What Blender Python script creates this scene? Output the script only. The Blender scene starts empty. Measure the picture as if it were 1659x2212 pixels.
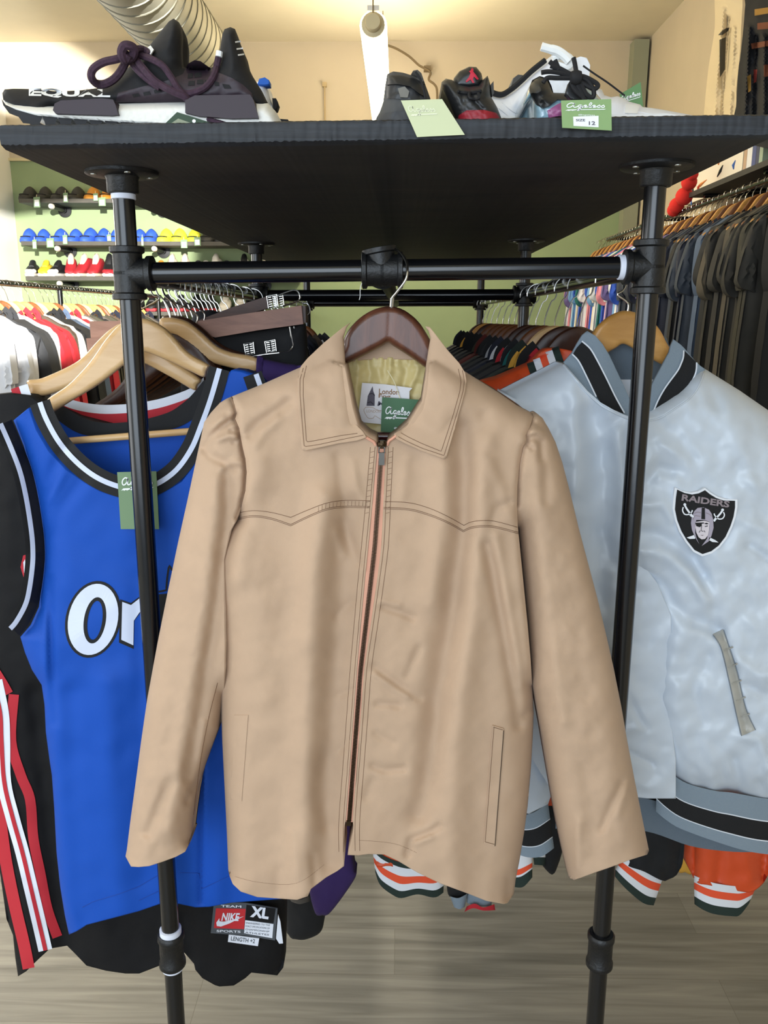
import bpy, bmesh, math, random
import numpy as np
from mathutils import Vector, Matrix
from mathutils.geometry import delaunay_2d_cdt

random.seed(7)
SC = bpy.context.scene
COL = SC.collection

# ------------------------------------------------------------------ camera geometry
CX, CY, F = 829.5, 1106.0, 1795.0
CAM = np.array([0.0, 0.0, 1.5])
def _n(v):
    v = np.array(v, float); return v / np.linalg.norm(v)
AY = _n((862 - CX, 686 - CY, F))                 # world +Y (depth) seen by the camera
_dn = _n((804 - CX, 8809 - CY, F))
AZ = -_n(_dn - _dn.dot(AY) * AY)
AX = np.cross(AY, AZ)
def W(px, py, Y):
    """photo pixel + depth plane -> world point(s)"""
    px = np.asarray(px, float); py = np.asarray(py, float); Y = np.asarray(Y, float)
    r = np.stack([px - CX, py - CY, np.full_like(px, F)], -1)
    dx, dy, dz = r @ AX, r @ AY, r @ AZ
    t = Y / dy
    return np.stack([CAM[0] + t * dx, CAM[1] + t * dy, CAM[2] + t * dz], -1)
def WP(px, py, Y):
    return Vector([float(c) for c in W(px, py, Y)])
def YX(px, py, X):
    """depth at which the ray of a pixel reaches world X"""
    r = np.array([px - CX, py - CY, F]); return X * (r @ AY) / (r @ AX)
def PX(p):
    v = np.asarray(p, float) - CAM
    c = v[0] * AX + v[1] * AY + v[2] * AZ
    return CX + F * c[0] / c[2], CY + F * c[1] / c[2]

cam_d = bpy.data.cameras.new('camera'); cam = bpy.data.objects.new('camera', cam_d); COL.objects.link(cam)
SC.camera = cam
cam_d.sensor_fit = 'HORIZONTAL'; cam_d.sensor_width = 36.0; cam_d.lens = 36.0 * F / 1659.0
cam_d.clip_start = 0.02; cam_d.clip_end = 60
# camera axes in world: right, up, back
right = Vector((AX[0], AY[0], AZ[0])); down = Vector((AX[1], AY[1], AZ[1])); fwd = Vector((AX[2], AY[2], AZ[2]))
m = Matrix.Identity(4)
for i in range(3):
    m[i][0] = right[i]; m[i][1] = -down[i]; m[i][2] = -fwd[i]; m[i][3] = float(CAM[i])
cam.matrix_world = m

# ------------------------------------------------------------------ materials
def lin(c):
    if isinstance(c, str):
        c = c.lstrip('#'); c = [int(c[i:i + 2], 16) / 255 for i in (0, 2, 4)]
    return [(x / 12.92 if x <= .04045 else ((x + .055) / 1.055) ** 2.4) for x in c]
MATS = {}
def mat(name, col, rough=.8, metal=0, var=0, vscale=30, bump=0, bscale=400, spec=.5, sheen=0, emit=0, weave=0, alpha=1, stretch=(1, 1, 1), trans=0, coat=0):
    if name in MATS: return MATS[name]
    m = bpy.data.materials.new(name); m.use_nodes = True; MATS[name] = m
    nt = m.node_tree; N = nt.nodes; L = nt.links; b = N['Principled BSDF']
    c = lin(col) + [1]
    b.inputs['Base Color'].default_value = c
    b.inputs['Roughness'].default_value = rough; b.inputs['Metallic'].default_value = metal
    b.inputs['Specular IOR Level'].default_value = spec
    b.inputs['Transmission Weight'].default_value = trans
    b.inputs['Coat Weight'].default_value = coat; b.inputs['Coat Roughness'].default_value = .15
    if sheen:
        b.inputs['Sheen Weight'].default_value = sheen; b.inputs['Sheen Roughness'].default_value = .4
    if emit:
        b.inputs['Emission Color'].default_value = c; b.inputs['Emission Strength'].default_value = emit
    if alpha < 1: b.inputs['Alpha'].default_value = alpha
    if var or bump or weave:
        tc = N.new('ShaderNodeTexCoord'); mp = N.new('ShaderNodeMapping'); mp.inputs['Scale'].default_value = stretch
        L.new(tc.outputs['Object'], mp.inputs['Vector'])
    if var:
        nz = N.new('ShaderNodeTexNoise'); nz.inputs['Scale'].default_value = vscale; nz.inputs['Detail'].default_value = 6
        L.new(mp.outputs[0], nz.inputs['Vector'])
        hs = N.new('ShaderNodeMix'); hs.data_type = 'RGBA'
        mr = N.new('ShaderNodeMapRange'); mr.inputs[1].default_value = .3; mr.inputs[2].default_value = .7
        L.new(nz.outputs['Fac'], mr.inputs[0]); L.new(mr.outputs[0], hs.inputs[0])
        hs.inputs[6].default_value = [x * (1 - var) for x in c[:3]] + [1]
        hs.inputs[7].default_value = [min(1, x * (1 + var)) for x in c[:3]] + [1]
        L.new(hs.outputs[2], b.inputs['Base Color'])
    if bump:
        n2 = N.new('ShaderNodeTexNoise'); n2.inputs['Scale'].default_value = bscale; n2.inputs['Detail'].default_value = 3
        L.new(mp.outputs[0], n2.inputs['Vector'])
        bp = N.new('ShaderNodeBump'); bp.inputs['Strength'].default_value = bump; bp.inputs['Distance'].default_value = .002
        L.new(n2.outputs['Fac'], bp.inputs['Height']); L.new(bp.outputs[0], b.inputs['Normal'])
    if weave:
        wv = N.new('ShaderNodeTexVoronoi'); wv.inputs['Scale'].default_value = weave * 2.2
        L.new(mp.outputs[0], wv.inputs['Vector'])
        bp = N.new('ShaderNodeBump'); bp.inputs['Strength'].default_value = .16; bp.inputs['Distance'].default_value = .0008
        L.new(wv.outputs['Distance'], bp.inputs['Height']); L.new(bp.outputs[0], b.inputs['Normal'])
    return m

def wood(name, c1, c2, scale=(3, 60, 60), rough=.4, wscale=1.0):
    if name in MATS: return MATS[name]
    m = bpy.data.materials.new(name); m.use_nodes = True; MATS[name] = m
    nt = m.node_tree; N = nt.nodes; L = nt.links; b = N['Principled BSDF']
    b.inputs['Roughness'].default_value = rough
    tc = N.new('ShaderNodeTexCoord'); mp = N.new('ShaderNodeMapping'); mp.inputs['Scale'].default_value = scale
    L.new(tc.outputs['Object'], mp.inputs['Vector'])
    nz = N.new('ShaderNodeTexNoise'); nz.inputs['Scale'].default_value = wscale; nz.inputs['Detail'].default_value = 8; nz.inputs['Roughness'].default_value = .65
    nz.inputs['Distortion'].default_value = .6
    L.new(mp.outputs[0], nz.inputs['Vector'])
    cr = N.new('ShaderNodeValToRGB'); cr.color_ramp.elements[0].position = .32; cr.color_ramp.elements[1].position = .68
    cr.color_ramp.elements[0].color = lin(c1) + [1]; cr.color_ramp.elements[1].color = lin(c2) + [1]
    L.new(nz.outputs['Fac'], cr.inputs[0]); L.new(cr.outputs[0], b.inputs['Base Color'])
    bp = N.new('ShaderNodeBump'); bp.inputs['Strength'].default_value = .15; bp.inputs['Distance'].default_value = .002
    L.new(nz.outputs['Fac'], bp.inputs['Height']); L.new(bp.outputs[0], b.inputs['Normal'])
    return m

# ------------------------------------------------------------------ objects
def wloc(o):
    v = Vector((0, 0, 0))
    while o is not None:
        v = v + o.location; o = o.parent
    return v
def mk(name, V, Fc, mats, parent=None, smooth=True, mi=None):
    """one mesh object; V are world points (moved into the parent's frame)"""
    V = np.asarray(V, float).reshape(-1, 3)
    if parent is not None: V = V - np.array(wloc(parent))
    me = bpy.data.meshes.new(name)
    me.from_pydata(V.tolist(), [], [tuple(int(i) for i in f) for f in Fc])
    if not isinstance(mats, (list, tuple)): mats = [mats]
    for q in mats: me.materials.append(q)
    if mi is not None: me.polygons.foreach_set('material_index', np.asarray(mi, dtype=np.int32))
    if smooth is True:
        me.polygons.foreach_set('use_smooth', [True] * len(me.polygons))
    me.update()
    o = bpy.data.objects.new(name, me); COL.objects.link(o)
    if parent is not None: o.parent = parent
    if smooth == 'auto':
        auto_smooth(me)
    return o
def auto_smooth(me, ang=40):
    me.polygons.foreach_set('use_smooth', [True] * len(me.polygons))
    bm = bmesh.new(); bm.from_mesh(me)
    for e in bm.edges:
        if len(e.link_faces) == 2 and e.calc_face_angle(0) > math.radians(ang): e.smooth = False
    bm.to_mesh(me); bm.free()
def thing(name, label, cat, loc=(0, 0, 0), group=None):
    o = bpy.data.objects.new(name, None); COL.objects.link(o); o.location = loc; o.empty_display_size = .05
    o['label'] = label; o['category'] = cat
    if group: o['group'] = group
    return o
def tag(o, label, cat, group=None):
    o['label'] = label; o['category'] = cat
    if group: o['group'] = group
    return o
def structure(o):
    o['kind'] = 'structure'; return o

class MB:
    """collects shapes into one mesh"""
    def __init__(s): s.V = []; s.F = []; s.M = []
    def add(s, V, Fc, m=0):
        k = len(s.V); s.V += [tuple(float(c) for c in v) for v in V]; s.F += [tuple(int(i) + k for i in f) for f in Fc]; s.M += [m] * len(Fc); return s
    def box(s, c, d, m=0, rot=None):
        V = [Vector((x * d[0] / 2, y * d[1] / 2, z * d[2] / 2)) for x in (-1, 1) for y in (-1, 1) for z in (-1, 1)]
        if rot is not None: V = [rot @ v for v in V]
        V = [v + Vector(c) for v in V]
        return s.add(V, [(0, 1, 3, 2), (4, 6, 7, 5), (0, 4, 5, 1), (2, 3, 7, 6), (0, 2, 6, 4), (1, 5, 7, 3)], m)
    def tube(s, pts, r, n=8, m=0, closed=False, cap=True, flat=1.0, up=None):
        pts = [Vector(p) for p in pts]; k = len(pts)
        rs = list(r) if hasattr(r, '__len__') else [r] * k
        V = []; prev = None
        for i in range(k):
            a = pts[(i - 1) % k] if (closed or i > 0) else pts[i]; b = pts[(i + 1) % k] if (closed or i < k - 1) else pts[i]
            t = (b - a); t = t.normalized() if t.length > 1e-9 else Vector((0, 0, 1))
            if prev is None:
                ref = Vector(up) if up is not None else (Vector((0, 0, 1)) if abs(t.z) < .9 else Vector((1, 0, 0)))
                nrm = (ref - t * ref.dot(t)).normalized()
            else:
                nrm = prev - t * prev.dot(t); nrm = nrm.normalized() if nrm.length > 1e-6 else prev
            prev = nrm; bi = t.cross(nrm)
            for j in range(n):
                th = 2 * math.pi * j / n
                V.append(pts[i] + (nrm * math.cos(th) * flat + bi * math.sin(th)) * rs[i])
        Fc = []
        for i in range(k if closed else k - 1):
            for j in range(n):
                a = i * n + j; b = i * n + (j + 1) % n; c = ((i + 1) % k) * n + (j + 1) % n; d = ((i + 1) % k) * n + j
                Fc.append((a, b, c, d))
        if cap and not closed:
            Fc.append(tuple(reversed(range(n)))); Fc.append(tuple(range((k - 1) * n, k * n)))
        return s.add(V, Fc, m)
    def lathe(s, prof, origin, axis=(0, 0, 1), n=24, m=0, cap=True):
        """prof: [(radius, distance along axis)]"""
        ax = Vector(axis).normalized(); ref = Vector((0, 0, 1)) if abs(ax.z) < .9 else Vector((1, 0, 0))
        u = (ref - ax * ref.dot(ax)).normalized(); v = ax.cross(u); V = []
        for (r, d) in prof:
            for j in range(n):
                th = 2 * math.pi * j / n; V.append(Vector(origin) + ax * d + (u * math.cos(th) + v * math.sin(th)) * r)
        Fc = []
        for i in range(len(prof) - 1):
            for j in range(n):
                Fc.append((i * n + j, i * n + (j + 1) % n, (i + 1) * n + (j + 1) % n, (i + 1) * n + j))
        if cap:
            Fc.append(tuple(reversed(range(n)))); Fc.append(tuple(range((len(prof) - 1) * n, len(prof) * n)))
        return s.add(V, Fc, m)
    def build(s, name, mats, parent=None, smooth='auto'):
        return mk(name, s.V, s.F, mats, parent, smooth, s.M)

# ------------------------------------------------------------------ 2-D tools (photo pixels)
def crom(pts, per=6, closed=False):
    """Catmull-Rom through points"""
    P = [np.array(p, float) for p in pts]; n = len(P); out = []
    rng = range(n) if closed else range(n - 1)
    for i in rng:
        p0 = P[(i - 1) % n] if (closed or i > 0) else P[i]; p1 = P[i]; p2 = P[(i + 1) % n]
        p3 = P[(i + 2) % n] if (closed or i < n - 2) else p2
        for k in range(per):
            t = k / per
            out.append(.5 * ((2 * p1) + (-p0 + p2) * t + (2 * p0 - 5 * p1 + 4 * p2 - p3) * t * t + (-p0 + 3 * p1 - 3 * p2 + p3) * t ** 3))
    if not closed: out.append(P[-1])
    return np.array(out)
def resample(pts, step, closed=False):
    P = np.asarray(pts, float)
    if closed: P = np.vstack([P, P[:1]])
    d = np.r_[0, np.cumsum(np.linalg.norm(np.diff(P, axis=0), axis=1))]
    n = max(2, int(round(d[-1] / step)) + 1)
    t = np.linspace(0, d[-1], n)
    Q = np.stack([np.interp(t, d, P[:, k]) for k in range(P.shape[1])], -1)
    return Q[:-1] if closed else Q
def densify(poly, step):
    """closed polygon: keep the corners, subdivide the sides"""
    out = []; n = len(poly)
    for i in range(n):
        a = np.array(poly[i], float); b = np.array(poly[(i + 1) % n], float); k = max(1, int(np.linalg.norm(b - a) / step))
        for j in range(k): out.append(a + (b - a) * j / k)
    return np.array(out)
def sdist(P, line):
    """distance of points P (n,2) to a polyline"""
    P = np.asarray(P, float); L = np.asarray(line, float); best = np.full(len(P), 1e18)
    for a, b in zip(L[:-1], L[1:]):
        ab = b - a; l2 = ab @ ab
        t = np.clip(((P - a) @ ab) / l2, 0, 1) if l2 > 0 else np.zeros(len(P))
        q = P - (a + t[:, None] * ab)
        best = np.minimum(best, (q * q).sum(1))
    return np.sqrt(best)
def inside(P, poly):
    P = np.asarray(P, float); Q = np.asarray(poly, float); r = np.zeros(len(P), bool)
    x, y = P[:, 0], P[:, 1]; n = len(Q)
    for i in range(n):
        x1, y1 = Q[i]; x2, y2 = Q[(i + 1) % n]
        if y1 == y2: continue
        c = ((y1 > y) != (y2 > y)) & (x < (x2 - x1) * (y - y1) / (y2 - y1) + x1)
        r ^= c
    return r
def fnoise(px, py, seed, scale, octs=2):
    rs = np.random.RandomState(seed); v = np.zeros_like(np.asarray(px, float)); a = 1.0
    for o in range(octs):
        for k in range(4):
            th = rs.rand() * 6.283; ph = rs.rand() * 6.283; f = 6.283 / scale * (.7 + .6 * rs.rand())
            v = v + a * np.sin((px * math.cos(th) + py * math.sin(th)) * f + ph + 1.3 * np.sin((py * math.cos(th) - px * math.sin(th)) * f * .6 + ph * 2))
        a *= .5; scale *= .5
    return v / 4
def dome(t):
    t = np.clip(t, 0, 1); return np.sqrt(np.maximum(0, 1 - (1 - t) ** 2))
class Surf:
    """front surface of a hanging cloth: depth Y at a photo pixel.
    terms: rounding towards the rims, folds (polyline, width, height), noise"""
    def __init__(s, Y0, rims=(), rnd=((.038, 60), (.018, 220)), folds=(), noise=(), plane=None):
        s.Y0 = Y0; s.rims = [np.asarray(r, float) for r in rims]; s.rnd = rnd; s.folds = folds; s.noise = noise; s.plane = plane
    def __call__(s, px, py):
        px = np.asarray(px, float); py = np.asarray(py, float); sh = px.shape
        P = np.stack([px.ravel(), py.ravel()], -1)
        Y = np.full(len(P), float(s.Y0))
        if s.plane: Y = Y + s.plane(P[:, 0], P[:, 1])
        if s.rims:
            d = np.min([sdist(P, r) for r in s.rims], axis=0)
            for a, w in s.rnd: Y -= a * dome(d / w)
        else:
            d = np.full(len(P), 1e3)
        fade = np.clip(d / 25, 0, 1)
        for f in s.folds:
            pts, w, a = f[:3]; dd = sdist(P, pts); Y -= a * np.exp(-(dd / w) ** 2) * (fade if a > 0 else 1)
        for sd, sc, a in s.noise:
            Y -= a * fnoise(P[:, 0], P[:, 1], sd, sc) * fade
        return Y.reshape(sh)

def tri(outline, res):
    """triangulate a closed pixel polygon with an even inner grid"""
    O = np.asarray(outline, float)
    lo, hi = O.min(0), O.max(0); pts = [tuple(p) for p in O]; nb = len(pts)
    xs = np.arange(lo[0] + res * .5, hi[0], res); ys = np.arange(lo[1] + res * .5, hi[1], res * .87)
    # a row of points just inside the outline keeps rounded edges even
    ar_ = np.sum(O[:, 0] * np.roll(O[:, 1], -1) - np.roll(O[:, 0], -1) * O[:, 1])
    tg_ = np.roll(O, -1, 0) - np.roll(O, 1, 0); tg_ /= np.linalg.norm(tg_, axis=1)[:, None] + 1e-9
    nr_ = np.stack([-tg_[:, 1], tg_[:, 0]], -1) * (1 if ar_ > 0 else -1)
    OO = np.vstack([O, O[:1]]); ins_ = []
    for k_, mn_ in ((.3, .28), (.85, .8)):
        I = O + nr_ * res * k_; I = I[inside(I, O)]
        if len(I): I = I[sdist(I, OO) > res * mn_]
        for q in I:
            if not ins_ or min((q[0] - z[0]) ** 2 + (q[1] - z[1]) ** 2 for z in ins_[-40:]) > (res * .3) ** 2: ins_.append(q)
    pts += [tuple(q) for q in ins_]
    if len(xs) and len(ys):
        gx, gy = np.meshgrid(xs, ys); gx = gx + (np.arange(len(ys)) % 2)[:, None] * res * .5
        G = np.stack([gx.ravel(), gy.ravel()], -1); G = G[inside(G, O)]
        if len(G):
            G = G[sdist(G, OO) > res * 1.35]
            pts += [tuple(p) for p in G]
    vin = [Vector((float(a), float(b))) for a, b in pts]
    ed = [(i, (i + 1) % nb) for i in range(nb)]
    vo, eo, fo, ov, oe, of = delaunay_2d_cdt(vin, ed, [list(range(nb))], 1, 1e-4, True)
    P = np.array([(v.x, v.y) for v in vo]); Fc = [tuple(f) for f in fo]
    if Fc:
        ok = inside(np.array([P[list(f)].mean(0) for f in Fc]), O); Fc = [f for f, k in zip(Fc, ok) if k]
    ring = []
    inv = {}
    for j, os_ in enumerate(ov):
        for k in os_: inv[k] = j
    # ring = the free edges of the kept triangles, in order
    cnt = {}
    for f in Fc:
        for a_, b_ in zip(f, f[1:] + f[:1]): cnt.setdefault(frozenset((a_, b_)), []).append((a_, b_))
    nxt = {v[0][0]: v[0][1] for k_, v in cnt.items() if len(v) == 1}
    # orient consistently by walking neighbours
    adj = {}
    for k_, v in cnt.items():
        if len(v) == 1:
            a_, b_ = v[0]; adj.setdefault(a_, []).append(b_); adj.setdefault(b_, []).append(a_)
    best = []; seen = set()
    for s0 in list(adj):
        if s0 in seen: continue
        loop = [s0]; seen.add(s0); cur = s0
        while True:
            nx_ = [q for q in adj[cur] if q not in seen]
            if not nx_: break
            cur = nx_[0]; loop.append(cur); seen.add(cur)
        if len(loop) > len(best): best = loop
    ring = best
    # make all triangles face the camera (photo y runs down)
    out = []
    for f in Fc:
        a, b, c = P[f[0]], P[f[1]], P[f[2]]
        cr = (b[0] - a[0]) * (c[1] - a[1]) - (b[1] - a[1]) * (c[0] - a[0])
        out.append(f if cr < 0 else tuple(reversed(f)))
    return P, out, ring
def TL(x, y, Y):
    '''local frame of a garment: millimetres right / down from the hanger top'''
    return np.stack([np.asarray(x) / 1000, np.asarray(Y), -np.asarray(y) / 1000], -1)
def sheet(mb, outline, S, res, off=0.0, m=0, back=None, thick=None, T=W):
    """cloth piece: front surface S (callable or depth), closed by a back at depth `back` or `thick` behind"""
    P, Fc, ring = tri(outline, res)
    Y = (S(P[:, 0], P[:, 1]) if callable(S) else np.full(len(P), float(S))) - off
    V = T(P[:, 0], P[:, 1], Y); n = len(V)
    if back is None and thick is None:
        mb.add(V, Fc, m); return
    B = V.copy()
    if thick is not None: B[:, 1] = V[:, 1] + thick
    elif callable(back): B[:, 1] = np.maximum(V[:, 1] + .002, back(P[:, 0], P[:, 1]))
    else: B[:, 1] = np.maximum(V[:, 1] + .002, back)
    Fa = list(Fc) + [tuple(n + i for i in reversed(f)) for f in Fc]
    k = len(ring)
    area = sum(P[ring[i]][0] * P[ring[(i + 1) % k]][1] - P[ring[(i + 1) % k]][0] * P[ring[i]][1] for i in range(k))
    for i in range(k):
        a, b = ring[i], ring[(i + 1) % k]
        Fa.append((a, b, n + b, n + a) if area > 0 else (b, a, n + a, n + b))
    mb.add(np.vstack([V, B]), Fa, m)
def panel(name, outline, S, res, mats, parent, back=None, thick=None, smoothing=1, extra=None, dens=True, smooth=True):
    O = crom(outline, 4, True) if smoothing else np.asarray(outline, float)
    O = resample(O, res * .8, True) if smoothing else (densify(outline, res) if dens else O)
    mb = MB(); sheet(mb, O, S, res, back=back, thick=thick)
    if extra: extra(mb)
    return mb.build(name, mats, parent, smooth)
def line_on(mb, pts, S, r=.0004, off=.0003, m=1, step=6, n=5, smoothing=True):
    """a raised line (stitching, piping) laid on a surface"""
    q = crom(pts, 5) if (smoothing and len(pts) > 2) else np.asarray(pts, float)
    q = resample(q, step)
    Y = (S(q[:, 0], q[:, 1]) if callable(S) else np.full(len(q), float(S))) - off
    mb.tube([Vector(v) for v in W(q[:, 0], q[:, 1], Y)], r, n, m)
def ribbon(mb, pts, width, S, off=.001, m=0, step=6, smoothing=True, across=3, taper=None, T=W):
    """flat strip of pixel width laid on a surface"""
    q = crom(pts, 5) if (smoothing and len(pts) > 2) else np.asarray(pts, float)
    q = resample(q, step); t = np.gradient(q, axis=0); t /= np.linalg.norm(t, axis=1)[:, None] + 1e-9
    nn = np.stack([-t[:, 1], t[:, 0]], -1); k = len(q)
    wd = np.full(k, float(width)) if taper is None else width * np.interp(np.linspace(0, 1, k), *taper)
    rows = []
    for j in range(across):
        u = j / (across - 1) - .5; rows.append(q + nn * (wd * u)[:, None])
    A = np.stack(rows, 1).reshape(-1, 2)
    Y = (S(A[:, 0], A[:, 1]) if callable(S) else np.full(len(A), float(S))) - off
    V = T(A[:, 0], A[:, 1], Y); Fc = []
    for i in range(k - 1):
        for j in range(across - 1):
            a = i * across + j; Fc.append((a, a + 1, a + across + 1, a + across))
    mb.add(V, Fc, m)
def decal(mb, poly, S, off=.0008, m=0, res=6, smoothing=False):
    O = resample(crom(poly, 5, True), res * .7, True) if smoothing else densify(poly, res)
    sheet(mb, O, S, res, off=off, m=m)
_TXT = {}
def text_shape(s, bold=0.0):
    key = (s, bold)
    if key not in _TXT:
        cu = bpy.data.curves.new('text', 'FONT'); cu.body = s; cu.size = 1.0; cu.resolution_u = 3; cu.offset = bold
        ob = bpy.data.objects.new('text', cu); COL.objects.link(ob)
        bpy.context.view_layer.update()
        me = bpy.data.meshes.new_from_object(ob.evaluated_get(bpy.context.evaluated_depsgraph_get()))
        V = np.array([v.co[:] for v in me.vertices]); Fc = [tuple(p.vertices) for p in me.polygons]
        bpy.data.objects.remove(ob); bpy.data.curves.remove(cu); bpy.data.meshes.remove(me)
        _TXT[key] = (V, Fc)
    return _TXT[key]
def text_on(mb, s, px, py, w, h, S, ang=0, off=.001, m=0, bold=.02, shear=0):
    """text with lower-left corner at a pixel, fitted to w x h pixels"""
    V, Fc = text_shape(s, bold)
    lo, hi = V.min(0), V.max(0)
    u = (V[:, 0] - lo[0]) / (hi[0] - lo[0]) * w; v = (V[:, 1] - lo[1]) / (hi[1] - lo[1]) * h
    u = u + shear * v
    ca, sa = math.cos(math.radians(ang)), math.sin(math.radians(ang))
    X = px + u * ca + v * sa; Yp = py + u * sa - v * ca
    Y = (S(X, Yp) if callable(S) else np.full(len(X), float(S))) - off
    mb.add(W(X, Yp, Y), Fc, m)
AGE = [
    [(1.0, 1.5), (.6, 1.65), (.15, 1.3), (0, .7), (.2, .3), (.55, .4), (.9, .9), (1.1, 1.6), (1.0, .9), (1.05, .4), (1.3, .35), (1.6, .6)],
    [(2.2, .95), (1.9, 1.05), (1.65, .75), (1.75, .4), (2.05, .5), (2.25, .98), (2.15, .2), (2.0, -.4), (1.7, -.6), (1.6, -.35), (2.0, .1), (2.5, .5)],
    [(2.5, .55), (2.9, .75), (2.85, 1.0), (2.6, .95), (2.5, .6), (2.7, .35), (3.1, .45)],
    [(3.1, .45), (3.5, 1.0), (3.65, 1.6), (3.45, 1.75), (3.3, 1.2), (3.3, .5), (3.5, .35), (3.8, .55)],
    [(3.8, .55), (4.2, .75), (4.15, 1.0), (3.9, .95), (3.8, .6), (4.0, .35), (4.4, .5)],
    [(4.4, .5), (4.8, 1.05), (4.9, .9), (5.0, .55), (4.8, .33), (4.55, .4)],
    [(5.0, .5), (5.4, 1.05), (5.5, .9), (5.6, .55), (5.4, .33), (5.15, .4)],
]
def script_on(mb, f, sc, m=0, S=None, off=.0006, wd=.2, upto=7):
    """the shop's script word; f maps unit coordinates to pixels"""
    for st in AGE[:upto]:
        q = np.array([f(a, b) for a, b in crom(st, 6)])
        ribbon(mb, q, wd * sc, S, off, m, step=max(.6, wd * sc * .4), smoothing=False)
    if upto == 7:
        q = [(-.2, -.75), (.2, -.35), (5.9, -.1), (5.6, -.35), (1.5, -.5), (.9, -.75), (.7, -.62), (.35, -.8), (.2, -.66)]
        decal(mb, [f(a, b) for a, b in q], S, off, m, res=max(2, sc))
def bands(mb, top, bot, fr, mi, Y, bulge=.012, n=28, rows=3):
    """rib-knit band between two pixel edges, split into stripes at fractions fr"""
    T = resample(crom(top, 5), 1e9 if False else max(1, np.linalg.norm(np.diff(np.asarray(top, float), axis=0), axis=1).sum() / n))[:n + 2]
    k = len(T); B = np.asarray(bot, float); B = crom(B, 5)
    d = np.r_[0, np.cumsum(np.linalg.norm(np.diff(B, axis=0), axis=1))]; t = np.linspace(0, d[-1], k)
    B = np.stack([np.interp(t, d, B[:, 0]), np.interp(t, d, B[:, 1])], -1)
    u = np.linspace(-1, 1, k)
    for i in range(len(fr) - 1):
        P = []
        for r in range(rows):
            f = fr[i] + (fr[i + 1] - fr[i]) * r / (rows - 1); P.append(T + (B - T) * f)
        P = np.stack(P, 1).reshape(-1, 2)
        yy = (Y(P[:, 0], P[:, 1]) if callable(Y) else np.full(len(P), float(Y)))
        uu = np.repeat(u, rows)
        yy = yy - bulge * np.sqrt(np.maximum(0, 1 - uu * uu))
        Fc = []
        for a in range(k - 1):
            for r in range(rows - 1):
                q = a * rows + r; Fc.append((q, q + 1, q + rows + 1, q + rows))
        mb.add(W(P[:, 0], P[:, 1], yy), Fc, mi[i])
ORD = ['first', 'second', 'third', 'fourth', 'fifth', 'sixth', 'seventh', 'eighth', 'ninth', 'tenth', 'eleventh', 'twelfth', 'thirteenth',
       'fourteenth', 'fifteenth', 'sixteenth', 'seventeenth', 'eighteenth', 'nineteenth', 'twentieth']
ORD += ['twenty-' + o for o in ORD[:9]] + ['thirtieth'] + ['thirty-' + o for o in ORD[:9]] + ['fortieth'] + ['forty-' + o for o in ORD[:9]] + ['fiftieth'] + ['fifty-' + o for o in ORD[:9]] + ['sixtieth']
# ================================================================== room and light
YB = 6.6                                           # back wall
ZG = float(W(200, 345, YB)[2])                     # top of the green paint
ZC = float(W(1400, 87, YB)[2])                     # ceiling
XR = float(W(1400, 87, YB)[0]); XL = float(W(38, 540, YB)[0]); YF = -2.6
M_cream = mat('cream paint', 'c3b59c', .85, var=.03, vscale=4, bump=.1, bscale=200)
M_ceil = mat('ceiling paint', 'dacfb4', .9, var=.03, vscale=4, bump=.1, bscale=200)
M_green = mat('sage green paint', '8d9d74', .8, var=.03, vscale=5, bump=.1, bscale=250)
M_white = mat('white paint', 'eceae4', .6)

def plank_floor():
    m = bpy.data.materials.new('grey oak planks'); m.use_nodes = True
    N = m.node_tree.nodes; L = m.node_tree.links; b = N['Principled BSDF']; b.inputs['Roughness'].default_value = .42
    tc = N.new('ShaderNodeTexCoord')
    br = N.new('ShaderNodeTexBrick'); br.offset = .37; br.inputs['Scale'].default_value = 1
    br.inputs['Brick Width'].default_value = 1.2; br.inputs['Row Height'].default_value = .15; br.inputs['Mortar Size'].default_value = .0006
    br.inputs['Color1'].default_value = (.2, .2, .2, 1); br.inputs['Color2'].default_value = (.8, .8, .8, 1); br.inputs['Mortar'].default_value = (0, 0, 0, 1)
    L.new(tc.outputs['Object'], br.inputs['Vector'])
    mp = N.new('ShaderNodeMapping'); mp.inputs['Scale'].default_value = (1.6, 26, 1); L.new(tc.outputs['Object'], mp.inputs['Vector'])
    nz = N.new('ShaderNodeTexNoise'); nz.inputs['Scale'].default_value = 1.5; nz.inputs['Detail'].default_value = 8; nz.inputs['Distortion'].default_value = .8
    L.new(mp.outputs[0], nz.inputs['Vector'])
    ad = N.new('ShaderNodeMath'); ad.operation = 'MULTIPLY_ADD'; ad.inputs[1].default_value = .28; L.new(br.outputs['Color'], ad.inputs[0]); 
    L.new(nz.outputs['Fac'], ad.inputs[2])
    cr = N.new('ShaderNodeValToRGB'); cr.color_ramp.elements[0].position = .3; cr.color_ramp.elements[1].position = .95
    cr.color_ramp.elements[0].color = lin('716c61') + [1]; cr.color_ramp.elements[1].color = lin('b0a898') + [1]
    L.new(ad.outputs[0], cr.inputs[0])
    mx = N.new('ShaderNodeMix'); mx.data_type = 'RGBA'; mx.inputs[7].default_value = lin('7a7365') + [1]
    L.new(br.outputs['Fac'], mx.inputs[0]); L.new(cr.outputs[0], mx.inputs[6]); L.new(mx.outputs[2], b.inputs['Base Color'])
    return m
def slab(name, c, d, m):
    return structure(MB().box(c, d).build(name, m, smooth=False))
slab('floor', ((XL + XR) / 2, (YB + YF) / 2, -.05), (XR - XL + .4, YB - YF + .4, .1), plank_floor())
slab('ceiling', ((XL + XR) / 2, (YB + YF) / 2, ZC + .05), (XR - XL + .4, YB - YF + .4, .1), M_ceil)
slab('wall_back', ((XL + XR) / 2, YB + .06, ZG / 2), (XR - XL + .4, .1, ZG), M_green)
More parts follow.
